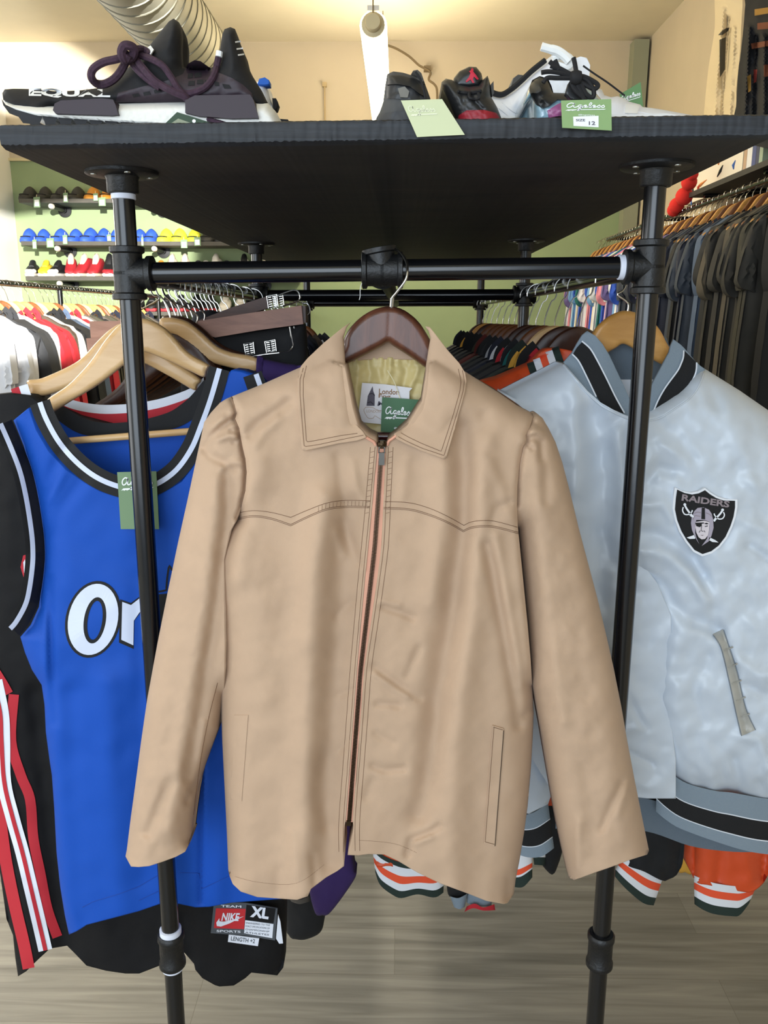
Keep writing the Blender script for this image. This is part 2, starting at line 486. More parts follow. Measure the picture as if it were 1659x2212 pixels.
slab('wall_back_upper', ((XL + XR) / 2, YB + .06, (ZG + ZC) / 2), (XR - XL + .4, .1, ZC - ZG), M_cream)
slab('wall_right', (XR + .05, (YB + YF) / 2, ZC / 2), (.1, YB - YF + .2, ZC), M_cream)
slab('wall_left', (XL - .05, (YB + YF) / 2, ZC / 2), (.1, YB - YF + .2, ZC), M_white)
slab('trim_1', ((XL + XR) / 2, YB - .002, ZG), (XR - XL, .024, .02), mat('picture rail', 'cdbf95', .6))
slab('baseboard_back', ((XL + XR) / 2, YB, .05), (XR - XL, .03, .1), M_white)
slab('baseboard_right', (XR, (YB + YF) / 2, .05), (.03, YB - YF, .1), M_white)
# white door and casing at the left end of the back wall
dx0 = XL + .01
mb = MB(); 
# grey boxed column in the right back corner
c0 = W(1362, 95, YB); c1 = W(1394, 95, YB)
o = MB().box(((c0[0] + c1[0]) / 2, YB - .05, c0[2] / 2), (c1[0] - c0[0], .12, c0[2])).build('trim_2', mat('grey green post', '8d8f78', .7), smooth=False); structure(o)

# spiral duct along the ceiling
a = W(335, 0, 1.0); 
def duct():
    p1 = W(333, 0, 1); # find depth so that the duct runs parallel to the room, 0.34 m wide
    Yn = .31 / (165 / F) * 1.05
    pn = W(333, 0, Yn); x, z = float(pn[0]), float(pn[2])
    Ye = None
    for yy in np.arange(Yn, 9, .05):
        if PX((x, yy, z))[1] > 128: Ye = yy; break
    Ye = min(Ye, YB)
    R = .155; t = thing('ceiling_duct', 'round galvanised spiral ventilation duct under the ceiling', 'duct', (x, Yn, z))
    prof = []; y = Yn - 2.5; k = 0
    mb = MB(); n = 40; turns = int((Ye - Yn + 2.5) / .085); V = []; Fc = []
    steps = turns * n; 
    rows = []
    # tube body
    mb.lathe([(R, 0), (R, Ye - Yn + 2.5)], (x, Yn - 2.5, z), (0, 1, 0), 40)
    o = mb.build('duct_wall', mat('galvanised steel', 'b3af9c', .6, metal=.2, var=.08, vscale=6), t)
    # raised spiral seam
    pts = [(x + math.cos(i / n * 2 * math.pi) * R, Yn - 2.5 + i / n * .085, z + math.sin(i / n * 2 * math.pi) * R) for i in range(steps)]
    MB().tube(pts, .004, 5).build('spiral_seam', mat('duct seam', '7f7c6c', .6, metal=.2), t)
    el = MB().lathe([(R + .01, 0), (R + .012, .03), (R + .01, .06)], (x, Ye - .06, z), (0, 1, 0), 40); el.build('end_collar', MATS['galvanised steel'], t)
    # elbow from the end up into the ceiling
    mb = MB(); pts = [(x, Ye + .16 * math.sin(q), z + .16 * (1 - math.cos(q))) for q in np.linspace(0, math.pi / 2, 8)] + [(x, Ye + .16, ZC)]
    return t
duct()

# hanging linear lamp
def lamp():
    p0 = WP(806, 52, 3.9); p1 = WP(826, 285, 1); 
    x, z = p0.x, p0.z
    t = thing('pendant_lamp', 'bright warm white linear lamp hanging lengthways from the ceiling', 'lamp', (x, p0.y, z))
    Ln = 2.3; gl = mat('lamp diffuser', 'ffedc4', .5, emit=22)
    mb = MB(); prof = []
    n = 16; V = []
    mb.tube([(x, p0.y + .02, z), (x, p0.y + Ln, z)], .058, 20)
    mb.build('diffuser', gl, t)
    MB().lathe([(.03, -.035), (.034, -.03), (.034, .0), (.05, .005), (.05, .02)], (x, p0.y, z), (0, 1, 0), 20).build('end_cap', mat('lamp cap', 'd2c49e', .5), t)  # cap colour lightened to stand in for the lamp's glare
    MB().box((x, p0.y + Ln / 2, z + .062), (.05, Ln, .02)).build('housing', M_white, t, smooth=False)
    for yy in (p0.y - .01, p0.y + Ln - .2):
        MB().tube([(x, yy, z + .03), (x, yy, ZC)], .003, 6).build('suspension_wire', mat('grey wire', '8a7a58', .5), t)
    return x, p0.y, z, Ln
lx, ly, lz, lL = lamp()
# power cord from the lamp to the wall, clipped
q = [WP(a, b, YB - .06) for a, b in ((838, 98), (858, 106), (884, 122), (905, 141), (922, 150), (930, 158), (926, 172), (938, 182), (944, 196), (944, 240))]
t = thing('power_cord', 'dark power cord looping along the back wall beside the lamp', 'cord', q[0])
MB().tube([Vector(p) for p in crom([tuple(p) for p in q], 5)], .008, 6).build('cable', mat('dark cord', '6d5c40', .6), t)
MB().box(tuple(WP(923, 149, YB - .03)), (.05, .06, .03)).build('clip', mat('dark cord', '6d5c40', .6), t, smooth=False)
q = [WP(701, 183, YB - .01), WP(702, 275, YB - .01)]
t = thing('wall_conduit', 'thin pale conduit running down the upper back wall', 'conduit', q[1])
MB().tube(q, .006, 6).build('pipe', mat('pale conduit', 'b39d74', .6), t)
MB().box(tuple(q[0]), (.03, .03, .03)).build('anchor', mat('pale conduit', 'b39d74', .6), t, smooth=False)

# ---- lights: daylight through the shop front behind the camera, two added fills on the left, the ceiling lamps
def area(name, loc, rot, sx, sy, e, col):
    l = bpy.data.lights.new(name, 'AREA'); l.shape = 'RECTANGLE'; l.size = sx; l.size_y = sy; l.energy = e; l.color = col
    o = bpy.data.objects.new(name, l); COL.objects.link(o); o.location = loc; o.rotation_euler = rot; return o
R90 = math.radians(90)
area('shopfront_daylight', (-1.1, YF + .1, 1.8), (R90, 0, 0), 3.4, 2.4, 128, (.78, .89, 1.0))
area('left_floor_fill', (XL + .05, .6, 1.7), (R90, 0, math.radians(-90)), 2.0, 1.9, 38, (.92, .96, 1.0))  # added fill for the left floor and sleeve; the wall has no window
area('left_rear_fill', (XL + .05, 3.2, 2.35), (R90, 0, math.radians(-112)), 1.6, 1.2, 42, (.97, .98, 1.0))  # added soft fill that brightens the left rear clothes and wall
area('pendant_glow', (lx, ly + lL / 2, lz - .08), (0, 0, 0), .1, 2.2, 15, (1.0, .93, .8))
area('pendant_glow_up', (lx, ly + lL / 2, lz + .1), (math.pi, 0, 0), .1, 2.2, 20, (1.0, .91, .74))
area('near_lamp_up', (-.9, 1.2, 2.7), (math.pi, 0, 0), .1, 2.2, 9, (1.0, .92, .78))
area('near_lamp_down', (-.9, 1.2, 2.66), (0, 0, 0), .1, 2.2, 4, (1.0, .92, .8))
sp = bpy.data.lights.new('sunbeam', 'SPOT'); sp.energy = 9500; sp.spot_size = math.radians(19); sp.spot_blend = .15; sp.shadow_soft_size = .03; sp.color = (1, .98, .92)
so = bpy.data.objects.new('sunbeam', sp); COL.objects.link(so); so.location = (.6, -2.3, 2.75)
so.rotation_euler = (Vector((XL - .22, YB, 2.05)) - so.location).to_track_quat('-Z', 'Y').to_euler()
sp = bpy.data.lights.new('low_sunbeam', 'SPOT'); sp.energy = 150; sp.spot_size = math.radians(46); sp.spot_blend = .9; sp.shadow_soft_size = .12; sp.color = (1, .97, .9)
so = bpy.data.objects.new('low_sunbeam', sp); COL.objects.link(so); so.location = (XL + .1, .9, 1.5)
so.rotation_euler = (Vector((-.95, 1.95, 0)) - so.location).to_track_quat('-Z', 'Y').to_euler()
w = bpy.data.worlds.new('daylight'); SC.world = w; w.use_nodes = True
w.node_tree.nodes['Background'].inputs[0].default_value = (.75, .86, 1, 1); w.node_tree.nodes['Background'].inputs[1].default_value = .32
SC.view_settings.view_transform = 'Standard'; SC.view_settings.look = 'None'; SC.view_settings.gamma = 1; SC.view_settings.exposure = .0
SC.view_settings.use_curve_mapping = False
SC.cycles.max_bounces = 6; SC.cycles.diffuse_bounces = 3; SC.cycles.glossy_bounces = 3; SC.cycles.transmission_bounces = 4; SC.cycles.transparent_max_bounces = 6
SC.cycles.use_denoising = True; SC.cycles.sample_clamp_indirect = 4
try: SC.cycles.denoiser = 'OPENIMAGEDENOISE'
except Exception: pass

# ================================================================== the pipe rack
YP = 1.10; PR = .0134
M_pipe = mat('black enamelled pipe', '0b0c0f', .2, spec=.6, bump=.02, bscale=60)
M_cast = mat('black cast iron', '0e0f11', .46, bump=.3, bscale=260)
M_tape = mat('white thread tape', 'dfe4f2', .6)
M_ply = wood('black stained plywood', '17161a', '2c2926', (2.2, 9, 30), .62, 2.0)
def ply_edge():
    m = wood('plywood edge', '0d0f13', '2b3038', (5, 40, 190), .6, 1.0)
    return m
M_edge = ply_edge()
fl = WP(261, 371, YP); fr = WP(1418, 356, YP)       # flange centres = underside of the shelf
def shelf_z(x): return fl.z + (fr.z - fl.z) * (x - fl.x) / (fr.x - fl.x)
YS0 = .944; YS1 = 3.45; TH = .0235
xs0 = float(W(1, 319, YS0)[0]); xs1 = float(W(1668, 296, YS0)[0])
def shelf_top(x): return shelf_z(x) + TH
rack = thing('clothing_rack', 'black pipe clothing rack with a black plywood top shelf', 'clothing rack', (0, YP, 0))
# shelf board, slightly chipped front edge
def board():
    mb = MB(); nx = 320; rs = random.Random(3)
    xs = [xs0 + (xs1 - xs0) * i / nx for i in range(nx + 1)]
    V = []; Fc = []; M = []
    for i, x in enumerate(xs):
        j = lambda a: (rs.random() - .5) * a
        z0 = shelf_z(x); zt = z0 + TH
        V += [(x, YS1, z0), (x, YS0 + .012, z0), (x, YS0 + .002 + j(.001), z0 + .003 + j(.0014)), (x, YS0 + j(.0016), z0 + TH * .5), (x, YS0 + .001 + j(.0016), zt - .002 + j(.0012)), (x, YS0 + .006, zt + j(.0006)), (x, YS1, zt)]
    for i in range(nx):
        for k in range(6):
            a = i * 7 + k; Fc.append((a, a + 1, a + 8, a + 7)); M.append(1 if 1 <= k <= 3 else 0)
        a = i * 7; Fc.append((a + 6, a, a + 7, a + 13)); M.append(0)
    Fc.append(tuple(range(6, -1, -1))); M.append(1); b = nx * 7; Fc.append(tuple(range(b, b + 7))); M.append(1)
    o = mk('shelf_board', V, Fc, [M_ply, M_edge], rack, 'auto', M)
    return o
board()
railL = WP(448, 588.6, YP); railR = WP(1298, 578.2, YP)
def rail_z(x): return railL.z + (railR.z - railL.z) * (x - railL.x) / (railR.x - railL.x)
def pole_line(pa, pb, Y):
    a = WP(*pa, Y); b = WP(*pb, Y); return lambda z: Vector((a.x + (b.x - a.x) * (z - a.z) / (b.z - a.z), Y, z))
PLl = pole_line((266.4, 420), (380.7, 2203), YP); PLr = pole_line((1416.5, 392), (1285.5, 2203), YP)
YM = 2.12; YE = 3.25
xl, xr = PLl(1.4).x, PLr(1.4).x
PMl = lambda z: Vector((float(W(554, 545, YM)[0]), YM, z)); PMr = lambda z: Vector((float(W(1136, 545, YM)[0]), YM, z))
PEl = lambda z: Vector((PMl(1).x, YE, z)); PEr = lambda z: Vector((PMr(1).x, YE, z))
def flange(c, parent, R=.0445):
    mb = MB(); mb.lathe([(R * .2, 0), (R, 0), (R, -.0035), (R * .97, -.0045), (.021, -.006), (.0195, -.009), (.0195, -.024), (.018, -.026), (.013, -.026)], c, (0, 0, 1), 40)
    o = mb.build('flange', M_cast, parent)
    for k in range(4):
        th = k * math.pi / 2 + .5
        MB().lathe([(.0001, -.0065), (.004, -.006), (.0045, -.003)], (c[0] + math.cos(th) * .034, c[1] + math.sin(th) * .034, c[2]), (0, 0, 1), 10).build('screw', mat('zinc screw', '9b9a92', .35, metal=.8), o)
def tee(c, parent, dirs, r=.0185, L=.033, name='pipe_tee'):
    """malleable iron fitting with a beaded collar at each mouth"""
    mb = MB(); c = Vector(c)
    for d in dirs:
        d = Vector(d)
        mb.lathe([(r, -.002), (r, L * .72), (r + .0032, L * .78), (r + .0034, L * .97), (r + .001, L), (PR, L)], c, d, 24)
    return mb.build(name, M_cast, parent)
def pole(P, top, parent, fr_=True, n=20):
    o = MB().tube([P(.004), P(top)], PR, n).build('pole', M_pipe, parent)
    return o
for P, nm in ((PLl, 'l'), (PLr, 'r')):
    x = P(1.68).x; zt = shelf_z(x); c = P(zt); pole(P, zt, rack)
    flange(c, rack)
    d = (P(1.6) - P(1.5)).normalized()
    z = rail_z(P(1.55).x); cc = P(z)
    tee(cc, rack, (d, -d, (1 if nm == 'l' else -1, 0, 0), (0, 1, 0)))
    zc = float(WP(372 if nm == 'l' else 1293, 2051, YP).z)
    cp = P(zc); k = MB().lathe([(PR, -.03), (.018, -.03), (.0205, -.027), (.0205, -.02), (.0185, -.017), (.0185, .017), (.0205, .02), (.0205, .027), (.018, .03), (PR, .03)], cp, d, 28).build('coupling', M_cast, rack)
    if nm == 'l':
        MB().lathe([(PR, .028), (.0165, .029), (.0165, .038), (PR, .039)], cp, d, 28).build('thread_tape', M_tape, rack)
        MB().lathe([(PR, -.028), (.0165, -.029), (.0165, -.034), (PR, -.035)], cp, d, 28).build('thread_tape', M_tape, rack)
        MB().lathe([(PR, -.033), (.0152, -.0325), (.0152, -.0265), (PR, -.026)], c, (0, 0, 1), 28).build('thread_tape', M_tape, rack)
    MB().lathe([(.04, 0), (.04, .004), (.02, .008), (.02, .02), (PR, .02)], P(0), (0, 0, 1), 28).build('foot_flange', M_cast, rack)
front = [Vector((PLl(1.55).x, YP, rail_z(PLl(1.55).x))), Vector((PLr(1.55).x, YP, rail_z(PLr(1.55).x)))]
MB().tube(front, PR, 24).build('front_rail', M_pipe, rack)
xt = float(W(1341, 577, YP)[0]); MB().lathe([(PR, 0), (.0152, .0006), (.0156, .008), (.0152, .0168), (PR, .0172)], (xt - .0035, YP, rail_z(xt)), (1, 0, .012), 28).build('thread_tape', M_tape, rack)
xc = float(W(826, 582, YP)[0]); cc = Vector((xc, YP, rail_z(xc)))
tee(cc, rack, ((1, 0, .012), (-1, 0, -.012), (0, 1, 0)), r=.0195, L=.0262)
tee(cc, rack, ((-.17, 0, .98),), r=.0185, L=.028)
tee(cc, rack, ((-.17, .0, .98),), r=.0105, L=.0272, name='plug')
MB().tube([cc, Vector((xc + .008, YE, cc.z - .008))], PR, 16).build('center_rail', M_cast, rack)
for P in (PMl, PMr, PEl, PEr):
    zt = shelf_z(P(1).x); pole(P, zt, rack, n=14); flange(P(zt), rack)
for a, b in ((PLl, PEl), (PLr, PEr)):
    z = rail_z(a(1.55).x); p = a(z); e = b(z - .006); MB().tube([p, e], PR, 16).build('side_rail', M_pipe, rack)
for a, b in ((PMl, PMr), (PEl, PEr)):
    z = rail_z(a(1.5).x) - .002; p = a(z); e = b(z + .004); MB().tube([p, e], PR, 16).build('cross_rail', M_pipe, rack)
    for q in (p, e): tee(q, rack, ((0, 0, 1), (0, 0, -1), (1, 0, 0), (-1, 0, 0)), L=.028)
def railL_at(Y): 
    z = rail_z(PLl(1.55).x); a = PLl(z); e = PEl(z - .006); return a + (e - a) * ((Y - YP) / (YE - YP))
def railR_at(Y):
    z = rail_z(PLr(1.55).x); a = PLr(z); e = PEr(z - .006); return a + (e - a) * ((Y - YP) / (YE - YP))
# ================================================================== tan jacket on the front rail
M_tan = mat('tan cotton twill', 'ba9e85', .82, var=.04, vscale=14, weave=900, spec=.25, sheen=.08)
M_thread = mat('brown thread', '6b4a33', .8)
M_lining = mat('olive satin lining', 'c9b67c', .45, var=.05, vscale=10, spec=.5)
M_brass = mat('dark brass', '3d3020', .38, metal=.85)
M_pull = mat('dull zip pull', '55534e', .4, metal=.8)
M_pink = mat('pink zip tape', 'd79e86', .8, weave=900)
jk = thing('jacket', 'tan zip-front cotton jacket with pointed collar on dark wooden hanger', 'jacket', tuple(WP(830, 1400, 1.04)))
Y_ = [950, 966, 1095, 1177, 1223, 1443, 1772]
zl = lambda y: np.interp(y, Y_, [814, 815, 804, 796, 791, 771.5, 747]); zr = lambda y: np.interp(y, Y_, [837, 834, 828, 824, 819, 787.5, 762])
ys = [966, 1020, 1095, 1177, 1260, 1350, 1443, 1550, 1660, 1772]
shL = [(500, 857), (560, 833), (650, 793), (720, 765)]
shR = [(920, 760), (1000, 800), (1040, 825), (1080, 850), (1120, 878), (1150, 893)]
sideL = [(512, 1118), (500, 1135), (478, 1178), (467, 1212), (470, 1300), (476, 1480), (480, 1600), (485, 1700), (490, 1800), (493, 1880)]
sideR = [(1150, 1482), (1153, 1540), (1151, 1590), (1147, 1660), (1140, 1740), (1132, 1800), (1122, 1860), (1114, 1900), (1110, 1932)]
seamL = [(500, 857), (507, 875), (511, 893), (508, 905), (517, 925), (520, 945), (525, 970), (530, 990), (533, 1020), (530, 1060), (520, 1100), (512, 1120)]
seamR = [(1150, 893), (1152, 900), (1144, 925), (1136, 940), (1137, 955), (1130, 965), (1123, 1000), (1118, 1050), (1117, 1090), (1119, 1140), (1125, 1200), (1132, 1270), (1140, 1350), (1146, 1420), (1150, 1482)]
gath = lambda x, y, a, w=7, L=26: ([(x, y), (x + L * a[0], y + L * a[1])], w)
foldsL = [
    ([(700, 1080), (676, 1250), (668, 1420), (662, 1620), (655, 1800), (652, 1930)], 34, .016),
    ([(752, 1100), (742, 1250), (728, 1450), (716, 1650), (712, 1860)], 30, -.013),
    ([(624, 868), (600, 888), (560, 914), (538, 936)], 13, -.007),
    ([(600, 905), (572, 930), (552, 962)], 12, .004),
    ([(560, 1000), (545, 1080), (525, 1160), (510, 1250)], 26, .007),
    ([(730, 985), (736, 1040), (744, 1085)], 12, -.004), ([(762, 1000), (770, 1050), (782, 1082)], 10, .003),
    ([(742, 1130), (756, 1170), (772, 1215)], 11, -.005), ([(727, 1150), (742, 1200)], 9, .003),
    ([(700, 1640), (690, 1700), (705, 1780)], 18, -.005), ([(560, 1250), (566, 1400), (575, 1560)], 45, .006),
    ([(640, 1890), (630, 1800)], 12, .004), ([(680, 1905), (676, 1850)], 9, -.004), ([(600, 1935), (603, 1880)], 14, -.003),
    ([(735, 1500), (760, 1490)], 8, -.003), ([(735, 1620), (750, 1600)], 8, -.003), ([(728, 1330), (760, 1300)], 10, -.003),
    ([(511, 893), (511, 905)], 8, -.006), (seamL, 5, -.007)]
foldsR = [
    ([(1000, 930), (1004, 1040), (1003, 1140), (990, 1230), (968, 1380), (945, 1500), (930, 1640), (905, 1760)], 27, -.016),
    ([(962, 1010), (955, 1150), (930, 1300)], 30, .010), ([(1038, 960), (1036, 1100), (1020, 1250), (1010, 1400), (985, 1600), (975, 1800), (985, 1930)], 34, .012),
    ([(1045, 900), (1035, 960)], 16, -.004), ([(1051, 1180), (1070, 1270), (1088, 1360), (1105, 1460), (1121, 1565)], 13, -.008), ([(1072, 1160), (1100, 1330), (1128, 1480)], 12, .005),
    ([(830, 1312), (862, 1322), (892, 1334)], 8, -.005), ([(826, 1300), (862, 1308)], 7, .003),
    ([(810, 1440), (850, 1470), (905, 1508)], 9, -.0035), ([(812, 1458), (850, 1486), (880, 1505)], 7, .004), ([(815, 1520), (862, 1524)], 7, -.004),
    ([(812, 1585), (850, 1605)], 8, -.003), ([(806, 1655), (830, 1664), (872, 1660)], 8, -.005), ([(803, 1690), (790, 1720)], 10, -.003),
    ([(905, 1400), (880, 1460)], 9, -.004), ([(880, 1845), (888, 1815), (925, 1800), (948, 1785)], 8, -.006), ([(895, 1820), (930, 1808)], 7, .004),
    ([(1062, 1128), (1072, 1100), (1100, 1085)], 10, -.004), ([(880, 990), (872, 1040), (868, 1080)], 14, .003), ([(905, 1560), (915, 1700), (930, 1850)], 40, .006),
    ([(1100, 1900), (1098, 1945)], 8, -.005), ([(1060, 1000), (1085, 1060), (1100, 1120)], 14, .004), ([(1135, 1545), (1150, 1525)], 9, -.006), (seamR, 5, -.006)]
S_L = Surf(1.045, [shL, sideL], ((.036, 62), (.022, 230)), foldsL, [(3, 170, .0022), (5, 70, .0008)])
S_R = Surf(1.045, [shR, sideR], ((.036, 62), (.022, 230)), foldsR, [(4, 170, .0022), (6, 70, .0008)])
outL = [(795, 944), (812, 952)] + [(float(zl(y)) , y) for y in ys] + [(743, 1790), (741, 1840), (743, 1871), (728, 1882), (705, 1895), (688, 1908), (672, 1920), (665, 1936), (642, 1944), (600, 1941), (556, 1938), (520, 1926), (503, 1910), (495, 1890)] + sideL[::-1] + seamL[::-1][1:] + [(560, 833), (650, 793), (700, 775), (745, 790), (762, 880), (775, 925)]
outR = [(855, 944), (845, 951), (838, 957)] + [(float(zr(y)), y) for y in ys] + [(764, 1790), (759, 1820), (751, 1847), (775, 1848), (795, 1845), (830, 1846), (860, 1860), (900, 1884), (950, 1908), (1010, 1930), (1050, 1946), (1088, 1953), (1096, 1951)] + sideR[::-1] + seamR[::-1][1:] + [(1120, 878), (1080, 850), (1040, 825), (1000, 800), (960, 772), (925, 785), (912, 870), (880, 920)]
yU = {}
yL1 = [(519, 1107), (548, 1103), (586, 1107), (628, 1117.6), (665, 1101.7), (705, 1087), (745, 1081), (800, 1082)]
yL2 = [(515, 1119), (548, 1113.6), (586, 1119), (628, 1133), (665, 1115), (705, 1099), (745, 1093.5), (799, 1094)]
yR1 = [(831, 1083.5), (883, 1086), (925, 1097), (966, 1115), (1002, 1135), (1022, 1126.5), (1063, 1125), (1118, 1139)]
yR2 = [(829, 1096), (883, 1099), (925, 1110), (966, 1126.5), (1001, 1146), (1022, 1137.5), (1063, 1136), (1120, 1150)]
def two(p, k):   # a stitched line with a sharp point at index k
    return [p[:k + 1], p[k:]]
def stitchL(mb):
    for p in (yL1, yL2):
        for q in two(p, 3): line_on(mb, q, S_L, .00032, .0002)
    for q in two([(a, b + 3) for a, b in yL2], 3): line_on(mb, q, S_L, .00028, .0002)
    hy = ys + [1840]
    line_on(mb, [(float(zl(y)) - 5, y) for y in hy], S_L, .0003, .0002)
    line_on(mb, [(float(zl(y)) - 15, y) for y in hy], S_L, .0003, .0002)
    pass
    line_on(mb, [(506, 1893), (560, 1906), (640, 1908), (700, 1868)], S_L, .00018, .0)
    line_on(mb, seamL, S_L, .0006, -.0012, step=4)
    for k in range(14):
        x = 688 + k * 8; y = float(np.interp(x, [q[0] for q in yL1], [q[1] for q in yL1])); line_on(mb, [(x, y + 1), (x - .5, y + 11)], S_L, .00022, .0)
    for k in range(12):
        y = 975 + k * 12; line_on(mb, [(float(zl(y)) - 14, y + 2), (float(zl(y)) - 6, y)], S_L, .00022, 0)
def stitchR(mb):
    for p in (yR1, yR2):
        for q in two(p, 4): line_on(mb, q, S_R, .00032, .0002)
    for q in two([(a, b + 3) for a, b in yR2], 4): line_on(mb, q, S_R, .00028, .0002)
    hy = ys + [1838]
    line_on(mb, [(float(zr(y)) + 5, y) for y in hy], S_R, .0003, .0002)
    line_on(mb, [(float(zr(y)) + 15, y) for y in hy], S_R, .0003, .0002)
    line_on(mb, [(775, 1815), (850, 1822), (900, 1842)], S_R, .00018, 0)
    for k in range(12):
        y = 975 + k * 12; line_on(mb, [(float(zr(y)) + 6, y + 2), (float(zr(y)) + 14, y)], S_R, .00022, 0)
    line_on(mb, [(1068, 1572), (1046, 1816)], S_R, .0002, .0)
B_ = lambda px, py: np.full(np.shape(px), 1.066)
fL = panel('front_panel', outL, S_L, 6, [M_tan, M_thread], jk, back=1.066, smoothing=0, extra=stitchL)
fR = panel('front_panel', outR, S_R, 6, [M_tan, M_thread], jk, back=1.066, smoothing=0, extra=stitchR)
# sleeves
slLo = [(500, 857), (488, 862), (475, 870), (455, 892), (441, 912), (433, 950), (420, 1010), (405, 1080), (385, 1170), (362, 1280), (340, 1390), (318, 1510), (305, 1600), (293, 1690), (282, 1770), (274, 1835), (271, 1850)]
slLh = [(283, 1872), (300, 1873), (322, 1871), (350, 1862), (380, 1851), (400, 1840), (413, 1815)]
slLi = [(418, 1770), (425, 1720), (437, 1670), (455, 1620), (472, 1575), (484, 1500), (486, 1400), (484, 1300), (484, 1210), (496, 1150), (512, 1120)]
S_sL = Surf(1.052, [slLo, [(413, 1815)] + slLi[:6]], ((.040, 60), (.012, 120)), [
    ([(510, 902), (480, 922), (455, 945), (440, 968)], 9, -.010), ([(440, 968), (455, 985), (480, 998), (505, 1012)], 10, -.007), ([(470, 950), (500, 940), (515, 948)], 7, .006), ([(516, 925), (500, 930)], 5, -.006), ([(520, 945), (505, 955)], 5, -.005), ([(500, 868), (478, 878), (470, 872)], 5, -.004),
    ([(455, 925), (480, 905)], 12, .006), ([(528, 1000), (500, 1000), (480, 1010)], 8, .004),
    ([(470, 1040), (460, 1150), (430, 1350), (405, 1550), (380, 1700), (365, 1790)], 24, .008), ([(490, 1030), (492, 1120), (470, 1300), (450, 1420), (428, 1560), (405, 1680)], 16, -.008),
    ([(320, 1800), (345, 1740), (370, 1690)], 13, -.007), ([(312, 1815), (318, 1840)], 12, .004), ([(455, 1620), (430, 1680), (415, 1705)], 8, -.006), ([(430, 1640), (440, 1560)], 7, .004), ([(405, 1730), (430, 1690)], 8, -.005), (seamL, 6, -.010)], [(8, 120, .0018), (9, 45, .0007)])
panel('sleeve', slLo + slLh + slLi + seamL[::-1][1:-1], S_sL, 5, [M_tan, M_thread], jk, back=1.074, smoothing=0,
      extra=lambda mb: line_on(mb, [(470, 1475), (452, 1545), (437, 1620), (425, 1700), (418, 1760)], S_sL, .0004, 0))
slRo = [(1150, 893), (1160, 893), (1172, 903), (1185, 925), (1200, 955), (1215, 1000), (1232, 1065), (1250, 1140), (1270, 1215), (1290, 1290), (1308, 1365), (1325, 1440), (1342, 1525), (1355, 1600), (1370, 1680), (1385, 1755), (1402, 1838)]
slRh = [(1398, 1846), (1360, 1858), (1320, 1873), (1285, 1885), (1255, 1896), (1240, 1901), (1229, 1896)]
slRi = [(1218, 1850), (1206, 1795), (1193, 1725), (1180, 1650), (1168, 1580), (1155, 1510)]
S_sR = Surf(1.045, [slRo, [(1229, 1896)] + slRi + seamR[::-1][:6]], ((.040, 62), (.014, 130)), [
    ([(1140, 948), (1155, 945), (1168, 955), (1170, 990)], 7, -.006), ([(1150, 912), (1165, 915)], 6, -.005), ([(1145, 932), (1165, 930), (1185, 940)], 7, .005), ([(1138, 960), (1150, 968)], 5, -.005), ([(1172, 960), (1178, 1010), (1180, 1080)], 12, -.005),
    ([(1160, 1000), (1165, 1150), (1190, 1350), (1215, 1550)], 20, .004), ([(1215, 1100), (1240, 1300), (1270, 1500)], 24, -.003),
    ([(1345, 1690), (1320, 1740), (1300, 1790)], 9, -.005), ([(1355, 1700), (1335, 1760)], 9, .003), ([(1265, 1660), (1280, 1760), (1275, 1850)], 22, -.004), ([(1245, 1880), (1250, 1780)], 12, .004), (seamR[:9], 6, -.008)], [(10, 130, .0018), (11, 45, .0006)])
panel('sleeve', slRo + slRh + slRi + seamR[::-1][:-1], S_sR, 5, [M_tan, M_thread], jk, back=1.07, smoothing=0)
# collar leaves
def collar(name, out, roll, name_side, stitch_pts):
    pl = lambda x, y: .978 + .062 * np.clip((968 - y) / 270, 0, 1) ** 1.2
    body, bo = (S_L, outL) if name_side == 'l' else (S_R, outR)
    bo = np.asarray(bo, float)
    def pm(x, y):
        q = pl(x, y); ins = inside(np.stack([x, y], -1), bo); return np.where(ins, np.minimum(q, body(x, y) - .004), q) + .010
    S = Surf(0.0, [roll], ((.010, 34),), [], [(21, 90, .0008)], plane=pm)
    def ex(mb):
        for off in stitch_pts: line_on(mb, off, S, .0003, .0002, smoothing=False)
    panel(name, out, S, 5, [M_tan, M_thread], jk, thick=.004, smoothing=0, extra=ex)
    return S
cL = [(757, 697), (742, 706), (700, 740), (665, 773), (650, 791), (643, 818), (643, 850), (644, 876), (648, 919), (652, 971), (657, 974), (690, 967), (731, 958), (771, 952), (792, 945), (784, 932), (763, 911), (758, 892), (750, 828), (745, 773), (742, 728), (748, 708)]
S_cL = collar('collar', cL, [(757, 697), (742, 728), (745, 773), (750, 828), (758, 892), (763, 911)], 'l',
       [[(655, 795), (648, 820), (648, 850), (650, 880), (657, 965), (690, 960), (740, 949), (785, 940)], [(662, 790), (655, 820), (655, 855), (658, 900), (662, 955), (690, 950), (735, 941), (772, 936)]])
cR = [(919, 705), (928, 706), (938.6, 719), (966, 755), (991, 783), (1005, 805), (1008, 824), (1005, 846), (991, 896), (977.5, 943), (964, 989), (959, 991), (911, 974), (878, 959), (856, 948), (851, 938), (866, 928), (891, 907), (908, 880), (916, 843), (920, 791), (926, 752), (930, 730), (926, 716)]
S_cR = collar('collar', cR, [(926, 716), (930, 730), (926, 752), (920, 791), (916, 843), (908, 880), (891, 907), (866, 928)], 'r',
       [[(999, 800), (1003, 824), (1000, 846), (986, 896), (959, 984), (911, 968), (878, 953), (860, 943)], [(990, 797), (996, 824), (993, 846), (979, 896), (953, 975), (911, 958), (882, 944), (866, 935)]])
